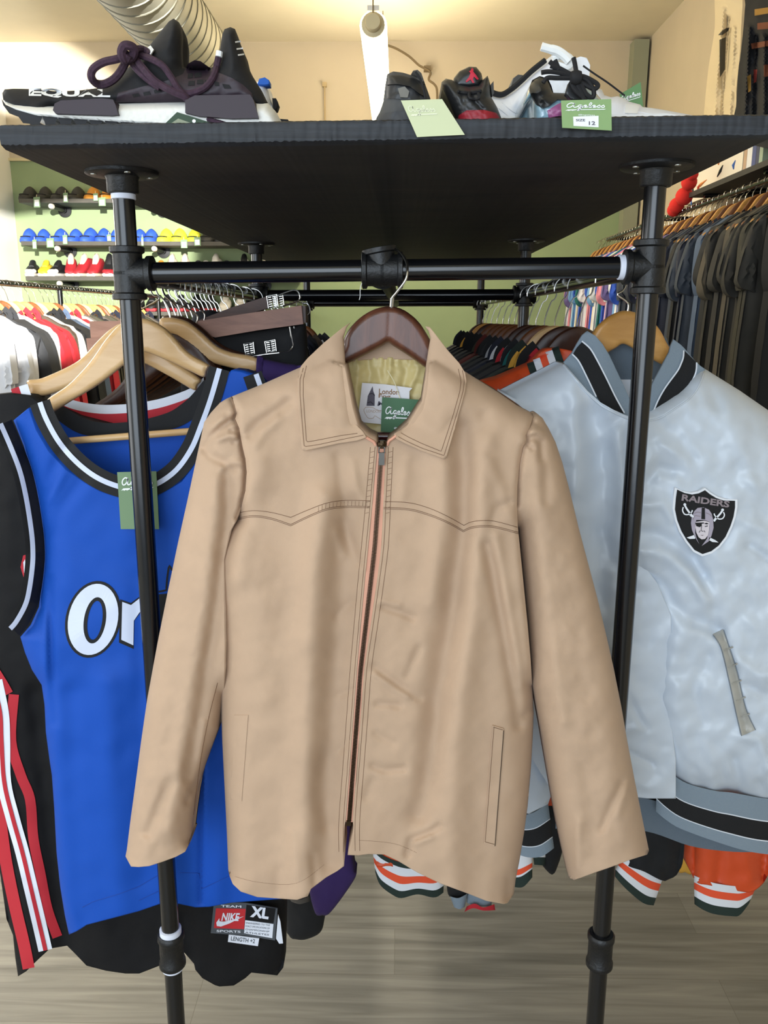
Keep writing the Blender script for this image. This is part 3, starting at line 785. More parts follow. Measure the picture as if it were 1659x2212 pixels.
# zip: tape, teeth, slider, pull
yy = np.linspace(958, 1776, 100)
mid = (zl(yy) + zr(yy)) / 2
S_z = lambda x, y: np.minimum(S_L(x, y), S_R(x, y)) + .0015
def strip(mb, xa, xb, off, m=0):
    P = np.stack([np.stack([xa, yy], -1), np.stack([(xa + xb) / 2, yy], -1), np.stack([xb, yy], -1)], 1).reshape(-1, 2)
    V = W(P[:, 0], P[:, 1], S_z(P[:, 0], P[:, 1]) - off); k = len(yy)
    mb.add(V, [(i * 3 + j, i * 3 + j + 1, i * 3 + j + 4, i * 3 + j + 3) for i in range(k - 1) for j in range(2)], m)
mb = MB(); strip(mb, zl(yy) + .3, zr(yy) - .3, 0); zip_ = mb.build('zip_tape', M_pink, jk)
mb = MB()
for i, y in enumerate(np.arange(990, 1772, 3.1)):
    c = float(zl(y) + zr(y)) / 2 - .3; 
    for s in (-1, 1):
        p = W(c + s * 2.0, y + (1.5 if s > 0 else 0), S_z(np.array([c]), np.array([y]))[0] - .0012)
        mb.box(p, (.0032, .0018, .00085), rot=Matrix.Rotation(-.08, 3, 'Y'))
tz = mb.build('zip_teeth', M_brass, jk, smooth=False); tz['kind'] = 'stuff'
p = WP(825, 960, float(S_z(np.array([825.]), np.array([960.]))[0]) - .004)
mb = MB(); mb.lathe([(.0001, -.004), (.0045, -.0035), (.006, -.001), (.006, .002), (.0045, .004), (.0001, .005)], p, (0, -.3, 1), 16); mb.box(p + Vector((0, -.003, .001)), (.004, .005, .008)); mb.build('zip_slider', M_brass, jk)
p2 = WP(824.5, 985, p.y - .004); mb = MB(); mb.tube([p + Vector((-.003, -.004, -.002)), p2 + Vector((-.0035, 0, .004)), p2 + Vector((.0035, 0, .004)), p + Vector((.003, -.004, -.002))], .0011, 6)
mb.box(p2 + Vector((0, 0, -.0035)), (.0068, .0016, .015)); mb.build('zip_pull', M_pull, jk)
p = WP(753, 1778, float(S_z(np.array([753.]), np.array([1772.]))[0]) - .001); MB().box(p, (.006, .003, .007)).build('zip_box', M_brass, jk)
for s, pts in ((-1, [(790, 944), (800, 950), (808, 955), (812, 962)]), (1, [(856, 941), (848, 947), (840, 953), (836, 962)])):
    q = crom(pts, 4); MB().tube([WP(a, b, .985) for a, b in q], [.003] * len(q), 8, flat=.6).build('zip_tape_end', M_pink, jk)
# right pocket welt with its slit
mb = MB(); w_ = [(1064, 1567), (1088, 1574), (1069, 1828), (1045, 1822)]
sheet(mb, densify(w_, 6), S_R, 6, off=.0022, back=None, thick=.003)
line_on(mb, [(1067, 1570), (1048, 1819)], S_R, .0003, .0026); line_on(mb, [(1049, 1819), (1068, 1824)], S_R, .0003, .0026); line_on(mb, [(1066, 1571), (1086, 1577)], S_R, .0003, .0026)
ribbon(mb, [(1088.2, 1578), (1069.2, 1828)], 1.6, S_R, .0026, 2, smoothing=False)  # dark strip paints the shade inside the pocket slit
mb.build('pocket_welt', [M_tan, M_thread, mat('pocket slit shade', '3a2c20', .9)], jk)
mb = MB(); w_ = [(506, 1545), (536, 1545), (522, 1731), (497, 1728)]
sheet(mb, densify(w_, 6), S_L, 6, off=.0009, thick=.0012); mb.build('pocket_welt', M_tan, jk)
# inside of the back: tan neck facing and gathered lining
S_b = Surf(1.088, [], (), [([(845, 775), (842, 800), (835, 830)], 7, .003), ([(790, 775), (800, 810), (795, 840)], 8, -.003), ([(880, 780), (870, 850)], 9, -.004), ([(905, 790), (885, 850)], 6, .003), ([(815, 780), (825, 840), (815, 900)], 9, .004), ([(775, 790), (768, 850), (775, 920)], 9, .004), ([(895, 830), (870, 900)], 9, -.003)] + [([(752 + 9 * k, 772), (752 + 9 * k + (k % 3 - 1) * 3, 790)], 3.2, .0016 * (-1) ** k) for k in range(20)], [(31, 40, .0014)], plane=lambda x, y: -.00004 * (y - 772))
S_b2 = lambda x, y: S_b(x, y) + .004
panel('back_lining', [(735, 774), (790, 773), (840, 772), (890, 773), (945, 782), (945, 1010), (735, 1010)], S_b, 4, M_lining, jk, thick=.006, smoothing=0)
panel('back_neck_facing', [(746, 740), (775, 712), (840, 700), (895, 712), (922, 742), (932, 786), (890, 777), (840, 776), (790, 777), (740, 784)], lambda x, y: np.full(np.shape(x), 1.0865), 8, M_tan, jk, thick=.006, smoothing=0)
# woven brand label sewn inside the back
M_lab = mat('white woven label', 'd9d8dd', .7, weave=700); M_ink = mat('grey print', '55525e', .8); M_ink2 = mat('brown print', '8a6a4d', .8); M_ink3 = mat('pale brown print', 'b29a86', .8)
yl = lambda x, y: np.full(np.shape(x), 1.0775)
LB = lambda u, v: (772.5 + u * .1326 + 0 * v, 760 + v * .1326)     # zoom pixels of the label -> photo
zz = lambda u, v: (740 + u * .13261, 760 + v * .13261)
mb = MB(); sheet(mb, densify([zz(318, 505), zz(700, 530), zz(1135, 590), zz(1090, 640), zz(1085, 1220), zz(640, 1180), zz(245, 1140), zz(285, 800)], 5), yl, 5, thick=.001)
tower = [(490, 560), (500, 640), (525, 700), (522, 880), (390, 880), (410, 720), (440, 660)]
decal(mb, [zz(*p) for p in tower], yl, .0003, 1, 4)
for a in ((430, 690), (405, 830)):
    ribbon(mb, [zz(a[0], a[1]), zz(a[0] + 55, a[1] - 15), zz(a[0] + 95, a[1] + 25)], 1.6, yl, .0006, 4, step=2, smoothing=False)
text_on(mb, 'London', *zz(592, 690), 43, 12, yl, 2, .0003, 2, .02)
text_on(mb, 'Fog', *zz(585, 765), 26, 10, yl, 2, .0003, 2, .02)
text_on(mb, 'M', *zz(565, 880), 14, 10, yl, 2, .0003, 1, .02, .2)
ribbon(mb, [zz(380, 900), zz(345, 950), zz(380, 1030), zz(420, 1080), zz(500, 1080), zz(520, 1040), zz(560, 1060), zz(640, 1110)], 1.0, yl, .0003, 3, step=3)
ribbon(mb, [zz(380, 900), zz(480, 905), zz(560, 945), zz(640, 960)], 1.0, yl, .0003, 3, step=3)
text_on(mb, 'LONDON', *zz(390, 985), 30, 6, yl, 3, .0003, 3, .0)
mb.build('brand_label', [M_lab, M_ink, M_ink2, M_ink3, mat('dark print', '2c2a30', .8)], jk)

# dark wooden hanger
M_dark = wood('dark walnut', '341b13', '6b3f2c', (26, 26, 5), .33, 1.4)
M_chrome = mat('polished steel wire', 'c9c7c2', .18, metal=1)
hg = thing('coat_hanger', 'dark walnut wooden hanger holding the tan jacket on the front rail', 'hanger', tuple(WP(845, 662, 1.06)))
ho = [(520, 868), (560, 846), (640, 810), (700, 780), (738, 752), (744, 729), (759, 705), (785, 681), (815, 666), (845, 662), (875, 671), (905, 696), (927, 730), (940, 752), (990, 795), (1060, 835), (1130, 882), (1126, 898), (1050, 862), (980, 825), (921, 795), (882, 768), (849, 747), (838.7, 740), (825, 748), (786, 768), (746, 788), (690, 815), (600, 856), (528, 886)]
ho_ = resample(crom(ho, 4, True), 4, True); S_h = Surf(1.068, [np.vstack([ho_, ho_[:1]])], ((.0125, 13),), [([(843, 664), (841, 700), (839, 740)], 3, -.0008)], [])
mbh = MB(); sheet(mbh, ho_, S_h, 5, back=lambda x, y: 2 * 1.068 - S_h(x, y))
mbh.build('hanger_arms', M_dark, hg)
line = [WP(845, 664, 1.064), WP(846, 655, 1.064), WP(848, 645, 1.063)]
hk = [(849, 641, 1.062), (857, 631, 1.06), (868, 617, 1.057), (877, 602, 1.056), (880, 586, 1.058), (879, 570, 1.064), (873, 556, 1.073), (863, 544, 1.084), (849, 537, 1.096), (836, 537, 1.108), (822, 545, 1.12), (812, 560, 1.128), (806, 580, 1.132), (803, 596, 1.132)]
MB().tube([Vector(p) for p in crom([tuple(WP(845.5, 666, 1.066)), tuple(WP(846.5, 650, 1.064))] + [tuple(WP(*p)) for p in hk], 6)], .0016, 10).build('hook', M_chrome, hg)
MB().tube([WP(845.3, 668, 1.066), WP(847.5, 643, 1.063)], .0026, 10).build('hook_sleeve', M_chrome, hg)
MB().tube([WP(600, 941, 1.068), WP(1050, 945, 1.068)], .0058, 14).build('trouser_bar', mat('dark red lacquer', '3d1416', .25, coat=.4), hg)
q = [(785, 606), (780, 616), (778, 628), (778, 640), (776, 648)]
o = MB().tube([WP(a, b, 1.085) for a, b in crom(q, 4)], .0005, 5).build('plastic_thread', mat('clear plastic thread', 'cfcfcf', .3), None); tag(o, 'short clear plastic thread dangling left of the rail centre fitting', 'thread')

# green swing tag of the jacket
M_tagg = mat('green card', '3f6a49', .6); M_tagw = mat('white print', 'eef2f4', .6); M_tagp = mat('pale green card', '84a06e', .6)
tg = thing('price_tag', 'green price tag with white script hanging in the tan jacket collar', 'price tag', tuple(WP(865, 860, 1.07)))
yt = lambda x, y: np.full(np.shape(x), 1.0725)
mb = MB(); sheet(mb, densify([(825.5, 858), (912, 864), (912, 940), (822.5, 932)], 6), yt, 6, thick=.0006); mb.build('tag_card', M_tagg, tg, smooth=False)
mb = MB(); f = lambda a, b: (833 + a * 10.2 + b * .8, 896.5 + a * .9 - b * 11.0)
script_on(mb, f, 10.2, 0, yt, .0005, .2)
text_on(mb, '@ageless', 851, 927, 26, 4.5, yt, 3, .0005, 0, .02)
mb.build('tag_lettering', M_tagw, tg, smooth=False)
mb = MB(); q = [(837, 800), (845, 813), (852, 826), (858, 842), (863, 858), (868, 868)]
mb.tube([WP(a, b, 1.074) for a, b in crom(q, 4)], .0005, 5); mb.build('tag_thread', mat('ivory thread', 'e8e0bc', .6), tg)
# ================================================================== silver satin jacket on the right side rail
def crop(x0, y0, sc): return lambda u, v: (x0 + u * sc, y0 + v * sc)
M_sat = mat('silver satin', 'c4cdd8', .4, spec=.55, sheen=.15)
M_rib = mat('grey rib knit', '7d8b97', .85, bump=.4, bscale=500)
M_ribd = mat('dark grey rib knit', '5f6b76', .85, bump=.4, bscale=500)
M_blk = mat('black rib knit', '0e0f12', .85, bump=.3, bscale=500)
M_wht = mat('white knit', 'd7dce4', .8)
YJ = 1.27
sj = thing('bomber_jacket', 'silver satin snap-front bomber jacket with black striped collar and shield patch', 'jacket', tuple(WP(1380, 1300, YJ)))
neckS = [(1218, 783), (1241, 811), (1269, 844), (1297, 869), (1325, 885), (1356, 899), (1378, 907), (1405, 903), (1430, 896), (1460, 877), (1488, 858), (1507, 836), (1519, 811), (1523, 797)]
rim_l = [(1218, 783), (1180, 803), (1130, 828), (1075, 856), (1030, 885), (990, 930)]
rim_r = [(1523, 797), (1560, 820), (1600, 845), (1659, 886), (1720, 940), (1760, 1050)]
rimb = [(1374, 1303), (1397, 1319), (1408, 1351), (1401, 1397), (1399, 1474), (1406, 1543), (1415, 1602), (1429, 1648), (1452, 1685), (1488, 1708), (1543, 1726), (1571, 1713), (1582, 1717), (1616, 1730), (1653, 1740), (1700, 1745)]
fS = [([(1350, 880), (1320, 930), (1290, 1000)], 16, -.006), ([(1225, 800), (1240, 860), (1250, 960), (1240, 1100)], 22, .010), ([(1280, 900), (1300, 1000), (1300, 1150), (1290, 1350)], 34, -.020),
      ([(1330, 930), (1345, 1040), (1340, 1200)], 12, .006), ([(1300, 1150), (1340, 1230), (1360, 1280)], 14, -.006), ([(1260, 1300), (1320, 1380), (1350, 1500)], 22, .008),
      ([(1345, 1480), (1375, 1540), (1395, 1580)], 9, -.006), ([(1350, 1620), (1390, 1640), (1410, 1650)], 7, -.006), ([(1350, 1580), (1380, 1570), (1400, 1585)], 8, .005), ([(1360, 1690), (1400, 1700)], 8, .004)]
fR_ = [([(1395, 1040), (1420, 1010), (1450, 1020)], 12, -.007), ([(1390, 1090), (1430, 1090), (1452, 1120)], 12, .007), ([(1390, 1150), (1430, 1160), (1480, 1190), (1520, 1240)], 14, -.010),
       ([(1390, 1190), (1440, 1200), (1490, 1240), (1530, 1300)], 14, .009), ([(1380, 1235), (1430, 1265), (1480, 1330), (1545, 1360)], 18, -.010), ([(1500, 1200), (1530, 1280), (1550, 1360)], 13, -.006),
       ([(1620, 1180), (1650, 1200), (1680, 1215)], 9, -.008), ([(1600, 1120), (1660, 1150)], 14, .006), ([(1440, 930), (1470, 950), (1500, 990)], 12, -.004), ([(1430, 960), (1460, 980)], 9, .004),
       ([(1385, 1330), (1392, 1420), (1388, 1500)], 10, -.008), ([(1470, 1330), (1440, 1450), (1450, 1600)], 34, .010), ([(1530, 1420), (1500, 1480), (1520, 1560)], 14, -.005), ([(1560, 1360), (1590, 1460), (1612, 1580)], 7, -.006),
       ([(1600, 1430), (1640, 1460), (1690, 1450)], 13, .008), ([(1610, 1480), (1650, 1500), (1690, 1500)], 10, -.008), ([(1590, 1590), (1640, 1600), (1660, 1660)], 12, .007), ([(1585, 1640), (1600, 1690), (1590, 1715)], 9, -.007), ([(1500, 1660), (1530, 1690), (1560, 1680)], 11, -.005),
       ([(1440, 1620), (1470, 1660)], 11, .004), ([(1520, 1700), (1500, 1680)], 7, -.004), ([(1640, 1690), (1660, 1720)], 8, -.005), ([(1570, 900), (1600, 980), (1640, 1040)], 24, .006), ([(1540, 850), (1560, 900)], 14, -.005)]
S_S = Surf(YJ - .005, [rim_l], ((.045, 80), (.03, 250)), fS, [(41, 130, .0042), (42, 52, .0012)])
S_SR = Surf(YJ - .01, [rim_r, rimb], ((.05, 80), (.035, 260)), fR_, [(43, 120, .0042), (44, 48, .0012)])
left_o = neckS[:7] + [(1372, 1100), (1376, 1200), (1420, 1260), (1450, 1330), (1450, 1420), (1450, 1500), (1450, 1560), (1460, 1640), (1460, 1725), (1400, 1725), (1370, 1722), (1320, 1722), (1200, 1722), (1150, 1640), (1120, 1400), (1060, 1100), (1000, 950), (1030, 885), (1075, 856), (1130, 828), (1180, 803)]
panel('front_panel', left_o, S_S, 7, M_sat, sj, back=YJ + .05, smoothing=0)
right_o = neckS[6:] + rim_r[1:] + [(1750, 1400), (1700, 1745)] + rimb[::-1][1:] + [(1360, 1290), (1364, 1180), (1370, 1050), (1374, 960)]
def snaps(mb):
    line_on(mb, [(1368, 920), (1362, 1010), (1358, 1100), (1352, 1230)], S_SR, .0004, 0)
    line_on(mb, [(a - 2, b + 6) for a, b in neckS[6:]], S_SR, .0012, .0006, m=0)
panel('front_panel', right_o, S_SR, 7, [M_sat, mat('seam grey', '6f7882', .7)], sj, back=YJ + .05, smoothing=0, extra=snaps)
MB_ = MB(); line_on(MB_, [(a, b + 6) for a, b in neckS[:7]], S_S, .0014, .0004, m=0); MB_.build('neck_piping', M_sat, sj)
# sleeves
S_ss = Surf(YJ - .015, [[(1190, 900), (1205, 1100), (1203, 1500), (1196, 1725)]], ((.035, 60),), [([(1145, 1540), (1170, 1600), (1185, 1680)], 10, -.006), ([(1140, 1640), (1170, 1700)], 9, .005)], [(45, 60, .002)])
panel('sleeve', [(1090, 850), (1190, 900), (1205, 1100), (1203, 1500), (1197, 1700), (1184, 1737), (1143, 1758), (1095, 1752), (1080, 1500), (1050, 1100)], S_ss, 8, M_sat, sj, back=YJ + .04, smoothing=0)
mb = MB(); bands(mb, [(1095, 1750), (1120, 1760), (1150, 1756), (1184, 1735)], [(1110, 1842), (1140, 1852), (1170, 1850), (1197, 1832)], [0, .34, .36, .74, .76, 1], [0, 2, 1, 2, 0], YJ - .01, .02)
mb.build('sleeve_cuff', [M_rib, M_blk, M_wht], sj)
S_sr = Surf(YJ, [[(1720, 940), (1790, 1100), (1850, 1500), (1830, 1700)]], ((.04, 60),), [], [(46, 90, .003)])
panel('sleeve', [(1690, 920), (1740, 960), (1790, 1100), (1850, 1500), (1830, 1700), (1720, 1720), (1700, 1500), (1700, 1100)], S_sr, 10, M_sat, sj, back=YJ + .06, smoothing=0)
# waistband: back loop behind, front loop in front
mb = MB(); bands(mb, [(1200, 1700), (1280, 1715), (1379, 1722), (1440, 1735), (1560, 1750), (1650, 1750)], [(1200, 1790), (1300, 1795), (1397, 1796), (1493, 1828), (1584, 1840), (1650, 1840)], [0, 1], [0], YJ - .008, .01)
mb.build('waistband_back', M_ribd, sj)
mb = MB(); bands(mb, [(1420, 1634), (1443, 1662), (1479, 1690), (1543, 1708), (1580, 1712), (1648, 1724), (1700, 1728)], [(1417, 1753), (1440, 1772), (1470, 1790), (1543, 1817), (1612, 1838), (1665, 1846), (1700, 1846)], [0, .40, .42, .755, .775, 1], [0, 2, 1, 2, 0], YJ - .04, .018)
mb.build('waistband', [M_rib, M_blk, M_wht], sj)
# collar: grey rib, black band, white lines
pcl = lambda x, y: YJ - .045 + .035 * np.clip((905 - y) / 190, 0, 1)
Lout = neckS[:6] + [(1370, 900), (1362, 866), (1349, 836), (1333, 802), (1316, 766), (1300, 741), (1286, 725), (1269, 715), (1258, 724), (1247, 742), (1236, 762)]
def rib_lines(mb, a, b, S, n=26):
    for k in range(n):
        p = a[0] + (a[1] - a[0]) * k / n
    return
panel('collar', Lout, pcl, 5, M_rib, sj, thick=.006, smoothing=0)
mb = MB()
decal(mb, [(1257, 739), (1275, 755), (1291, 782), (1311, 821), (1330, 860), (1348, 894), (1325, 885), (1297, 869), (1289, 857), (1266, 812), (1250, 782), (1237, 766), (1246, 751)], pcl, .0015, 0, 6)
for p in ([(1257, 737), (1275, 753), (1291, 780), (1311, 819), (1330, 858), (1349, 892)], [(1236, 765), (1250, 780), (1266, 811), (1288, 857)]): ribbon(mb, p, 3.2, pcl, .0022, 1)
mb.build('collar_stripe', [M_blk, M_wht], sj)
Rout = [(1378, 905)] + neckS[7:] + [(1514, 791), (1503, 781), (1478, 752), (1470, 744), (1455, 733), (1449, 748), (1446, 761), (1430, 791), (1413, 822), (1395, 860)]
panel('collar', Rout, pcl, 5, M_rib, sj, thick=.006, smoothing=0)
mb = MB()
decal(mb, [(1478, 757), (1504, 782), (1505, 795), (1502, 807), (1490, 832), (1474, 853), (1460, 876), (1430, 895), (1409, 902), (1409, 894), (1421, 866), (1438, 836), (1463, 803), (1472, 786), (1477, 770)], pcl, .0015, 0, 6)
for p in ([(1477, 757), (1476, 772), (1471, 786), (1463, 802), (1438, 836), (1421, 866), (1409, 896)], [(1505, 783), (1503, 805), (1491, 830), (1474, 852), (1460, 874)]): ribbon(mb, p, 3.2, pcl, .0022, 1)
mb.build('collar_stripe', [M_blk, M_wht], sj)
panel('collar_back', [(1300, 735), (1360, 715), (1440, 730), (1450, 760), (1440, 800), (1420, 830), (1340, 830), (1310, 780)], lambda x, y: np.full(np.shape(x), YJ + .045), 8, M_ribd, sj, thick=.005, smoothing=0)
panel('back_lining', [(1300, 820), (1450, 820), (1440, 930), (1320, 930)], lambda x, y: np.full(np.shape(x), YJ + .043), 10, M_wht, sj, thick=.005, smoothing=0)
# pocket welt
mb = MB(); wl = [(1541, 1372), (1563, 1361), (1571, 1385), (1592, 1450), (1611, 1530), (1632, 1577), (1602, 1590), (1590, 1540), (1575, 1470), (1558, 1400)]
sheet(mb, densify(wl, 6), S_SR, 6, off=.003, thick=.004)
for p in ([(1541, 1372), (1558, 1400), (1575, 1470), (1590, 1540), (1602, 1590)], [(1563, 1361), (1571, 1385), (1592, 1450), (1611, 1530), (1632, 1577)]): line_on(mb, p, S_SR, .0007, .003, m=1)
for k in range(5):
    line_on(mb, [(1563 + k * 9, 1405 + k * 36), (1583 + k * 9, 1398 + k * 36)], S_SR, .0012, .0034, m=0)
mb.build('pocket_welt', [mat('satin reverse', 'a8a69f', .4), mat('seam grey', '6f7882', .7)], sj)
# shield patch
e = crop(1400, 1000, .14466)
M_pb = mat('black patch', '0c0d10', .8, weave=700); M_pw = mat('white embroidery', 'e6e9ef', .7, weave=900); M_pg = mat('grey embroidery', '8b7f84', .7, weave=900); M_pl = mat('lilac grey embroidery', 'a79fae', .7, weave=900); M_pf = mat('pale face embroidery', 'd5ccd2', .7)
sh = [(400, 365), (520, 420), (640, 445), (750, 425), (850, 375), (930, 440), (1030, 500), (1150, 540), (1335, 545), (1335, 650), (1310, 800), (1260, 950), (1180, 1120), (1070, 1260), (950, 1350), (810, 1395), (680, 1330), (560, 1180), (470, 1030), (400, 850), (365, 680), (380, 500)]
S_p = Surf(float(S_SR(np.array([1525.]), np.array([1130.]))[0]) - .004, plane=lambda x, y: (S_SR(np.full_like(x, 1525.), y) * 0 + (x - 1525) * .00003))
yb = float(S_SR(np.array([1460., 1525, 1590, 1525, 1525]), np.array([1080., 1060, 1090, 1130, 1190])).min()) - .002
S_p = lambda x, y: np.full(np.shape(x), yb)
pt = MB(); sheet(pt, densify([e(*p) for p in sh], 4), S_p, 6, thick=.006); 
cx_, cy_ = 850, 840
inn = [(cx_ + (u - cx_) * .925, cy_ + (v - cy_) * .935 + 2) for u, v in sh]; decal(pt, [e(*p) for p in inn], S_p, .0006, 1, 5)
text_on(pt, 'RAIDERS', *e(497, 563), 104, 14.5, S_p, 8.6, .0012, 2, .035)
for poly, mi, of in (
    ([(640, 900), (650, 820), (690, 720), (740, 672), (830, 662), (910, 700), (950, 760), (972, 850), (978, 970), (945, 1090), (905, 1170), (800, 1240), (880, 1130), (910, 1010), (918, 880), (840, 852), (720, 852), (704, 900), (704, 1050), (725, 1130), (765, 1215), (700, 1110), (655, 1000)], 3, .0012),
    ([(712, 880), (840, 862), (918, 885), (915, 1000), (895, 1080), (850, 1135), (800, 1142), (755, 1110), (720, 1040), (705, 960)], 4, .0012),
    ([(706, 893), (832, 890), (838, 903), (803, 908), (800, 940), (770, 960), (720, 945)], 1, .0018), ([(802, 668), (848, 668), (852, 842), (795, 838)], 1, .0018),
    ([(836, 905), (875, 893), (905, 910), (870, 918)], 1, .0018), ([(845, 945), (895, 935), (890, 948), (850, 955)], 1, .0018),
    ([(775, 1078), (835, 1076), (810, 1090)], 2, .0018), ([(575, 1115), (690, 1075), (705, 1100), (700, 1132), (620, 1135)], 0, .0012), ([(915, 1110), (1000, 1150), (1052, 1188), (960, 1180), (905, 1150)], 0, .0012),
    ([(625, 770), (655, 790), (650, 812), (610, 775)], 0, .0012), ([(975, 850), (1010, 800), (1030, 815), (985, 880)], 0, .0012)):
    decal(pt, [e(*p) for p in poly], S_p, of, mi, 4)
for pts, wd, mi in (([(545, 625), (580, 690), (640, 770), (680, 810)], 4, 0), ([(525, 660), (515, 710), (545, 765), (600, 770), (650, 735), (660, 705)], 2.6, 0), ([(1115, 705), (1075, 760), (1030, 810), (985, 870)], 4, 0), ([(1125, 735), (1140, 780), (1110, 830), (1050, 835), (1000, 790), (985, 755)], 2.6, 0),
                    ([(800, 935), (795, 1010), (825, 1020)], 1.2, 1), ([(780, 1010), (762, 1040)], 1.2, 1), ([(835, 1010), (850, 1035)], 1.2, 1), ([(690, 760), (730, 735), (790, 745)], 1.2, 2), ([(860, 745), (920, 770), (950, 800)], 1.2, 2), ([(670, 850), (700, 790), (780, 800)], 1.2, 2)):
    ribbon(pt, [e(*p) for p in pts], wd, S_p, .002, mi, step=2)
for c in ((548, 622), (1112, 702)): decal(pt, [e(c[0] + 22 * math.cos(k), c[1] + 22 * math.sin(k)) for k in np.linspace(0, 6.28, 10)[:-1]], S_p, .0013, 0, 3)
pt.build('shield_patch', [M_pw, M_pb, M_pg, M_pl, M_pf], sj, smooth=False)

M_beech = wood('pale lacquered beech', 'c79a63', 'd9b27c', (4, 30, 30), .3, 1.2)
M_beech2 = wood('golden beech', 'b5813f', 'cf9c58', (5, 30, 30), .32, 1.2)
M_beech3 = wood('light maple', 'c69d68', 'dab685', (4, 30, 30), .3, 1.2)
def px_hanger(label, outline, Y, m, hook_px=None, rail=None, th=.008, group=None, bar=None):
    c = np.mean(outline, 0); h = thing('coat_hanger', label, 'hanger', tuple(WP(c[0], c[1], Y)), group)
    O = resample(crom(outline, 4, True), 4, True); S = Surf(Y, [np.vstack([O, O[:1]])], ((th, 10),)); mb = MB()
    sheet(mb, O, S, 5, back=lambda x, y: 2 * Y - S(x, y)); mb.build('hanger_arms', m, h)
    if hook_px is not None:
        top = WP(*hook_px, Y); hook3d(top, rail(Y), h)
    if bar: MB().tube([WP(*bar[0], Y - .004), WP(*bar[1], Y - .004)], .0052, 12).build('trouser_bar', m, h)
    return h
def hook3d(base, rl, parent, r=.0013, side=None):
    """wire hook from the hanger's top over a rail running in depth"""
    side = side or (-1 if rl.x < 0 else 1)
    R = .023; c = Vector((rl.x, base.y, rl.z - R + PR + r)); pts = [tuple(base - Vector((0, 0, .004))), tuple(base + Vector((0, 0, .012)))]
    for k in range(11):
        th = math.radians(-62 + k * 25); pts.append((c.x + side * R * math.cos(th), base.y, c.z + R * math.sin(th)))
    MB().tube([Vector(p) for p in crom(pts, 4)], r, 8).build('hook', M_chrome, parent)
px_hanger('golden beech hanger inside the silver bomber jacket', [(1265, 752), (1283, 715), (1300, 695), (1325, 678), (1352, 671), (1385, 680), (1420, 705), (1440, 740), (1452, 764), (1446, 785), (1432, 788), (1408, 776), (1375, 757), (1347, 743), (1330, 752), (1310, 764), (1280, 790), (1262, 800)], YJ + .02, M_beech2, (1355, 673), railR_at)

# ================================================================== blue basketball jersey on the left side rail
M_blue = mat('royal blue mesh', '144cae', .62, weave=520, spec=.2)
M_trimk = mat('black trim', '101114', .8, weave=600); M_trimw = mat('white trim', 'cfd8ee', .75)
YB1 = 1.19
bj = thing('basketball_jersey', 'royal blue sleeveless basketball jersey with black and white neck trim', 'jersey', tuple(WP(300, 1400, YB1)))
arm = [(29, 908), (51, 962), (69, 1020), (81, 1077), (93, 1149), (96, 1190), (95, 1227), (90, 1269), (84, 1311), (66, 1350), (44, 1376)]
sideB = [(44, 1376), (54, 1410), (69, 1447), (90, 1480), (96, 1522), (99, 1582), (107, 1642), (112, 1675), (117, 1745), (122, 1841), (130, 1916), (140, 1977), (149, 2019)]
neckB = [(62, 881), (78, 929), (105, 975), (142, 1014), (181, 1041), (217, 1062), (256, 1074), (300, 1078), (341, 1071), (392, 1041), (422, 1002), (445, 956), (470, 896), (488, 827), (499, 800)]
S_B = Surf(YB1, [arm + sideB[1:]], ((.03, 60), (.012, 200)), [
    ([(92, 1180), (98, 1300), (100, 1480)], 8, .006), ([(108, 1250), (110, 1400), (118, 1560)], 9, -.005), ([(160, 940), (120, 1000), (95, 1060)], 12, -.004), ([(175, 1040), (130, 1100), (110, 1150)], 14, -.004), ([(140, 1020), (105, 1080)], 10, .004),
    ([(150, 1500), (160, 1750), (178, 1990)], 24, -.007), ([(230, 1480), (240, 1750), (260, 1960)], 34, .008), ([(300, 1250), (310, 1600), (315, 1900)], 22, -.004), ([(440, 1600), (436, 1800), (434, 1950)], 5, -.006), ([(470, 1650), (470, 1940)], 22, .004),
    ([(140, 1940), (165, 2000)], 10, .003)], [(51, 150, .002)])
outB = arm + sideB[1:] + [(165, 2012), (178, 2004), (187, 1998), (256, 1980), (301, 1968), (344, 1953), (365, 1949), (389, 1953), (422, 1960), (452, 1959), (500, 1950), (618, 1941), (640, 1800), (620, 1300), (590, 1000), (562, 830), (545, 812), (520, 803), (499, 800)] + neckB[::-1][1:]
def hemB(mb):
    for p in ([(178, 1960), (200, 1948), (260, 1930), (300, 1915), (342, 1890)], [(389, 1885), (430, 1886), (436, 1920), (500, 1890), (600, 1895)], [(437, 1700), (436, 1920)], [(300, 1945), (342, 1925)]): line_on(mb, p, S_B, .0005, .0002, smoothing=False)
panel('jersey_front', outB, S_B, 7, [M_blue, mat('blue seam', '103f98', .8)], bj, back=YB1 + .02, smoothing=0, extra=hemB)
S_Bt = lambda x, y: np.minimum(S_B(x, y), YB1 - .004)
mb = MB(); nl = [(86, 869), (99.5, 905), (126.6, 953.5), (163, 996), (205, 1029), (250, 1049), (295, 1057), (337, 1046), (380, 1016), (413, 970), (434, 920), (455, 862), (474, 796)]
ribbon(mb, nl, 45, S_Bt, .0015, 0); mb.build('neck_trim', M_trimk, bj); mb = MB(); ribbon(mb, nl, 11, S_Bt, .0026, 0); mb.build('neck_trim_stripe', M_trimw, bj)
mb = MB(); al = [(6, 915), (27, 963), (48, 1018), (62, 1078), (73, 1149), (76, 1190), (75, 1222), (69, 1269), (60, 1306), (40, 1343), (27, 1358)]
ribbon(mb, al, 42, S_Bt, .0015, 0); mb.build('armhole_trim', M_trimk, bj); mb = MB(); ribbon(mb, [(a - 5, b) for a, b in al], 10.5, S_Bt, .0026, 0); mb.build('armhole_trim_stripe', M_trimw, bj)
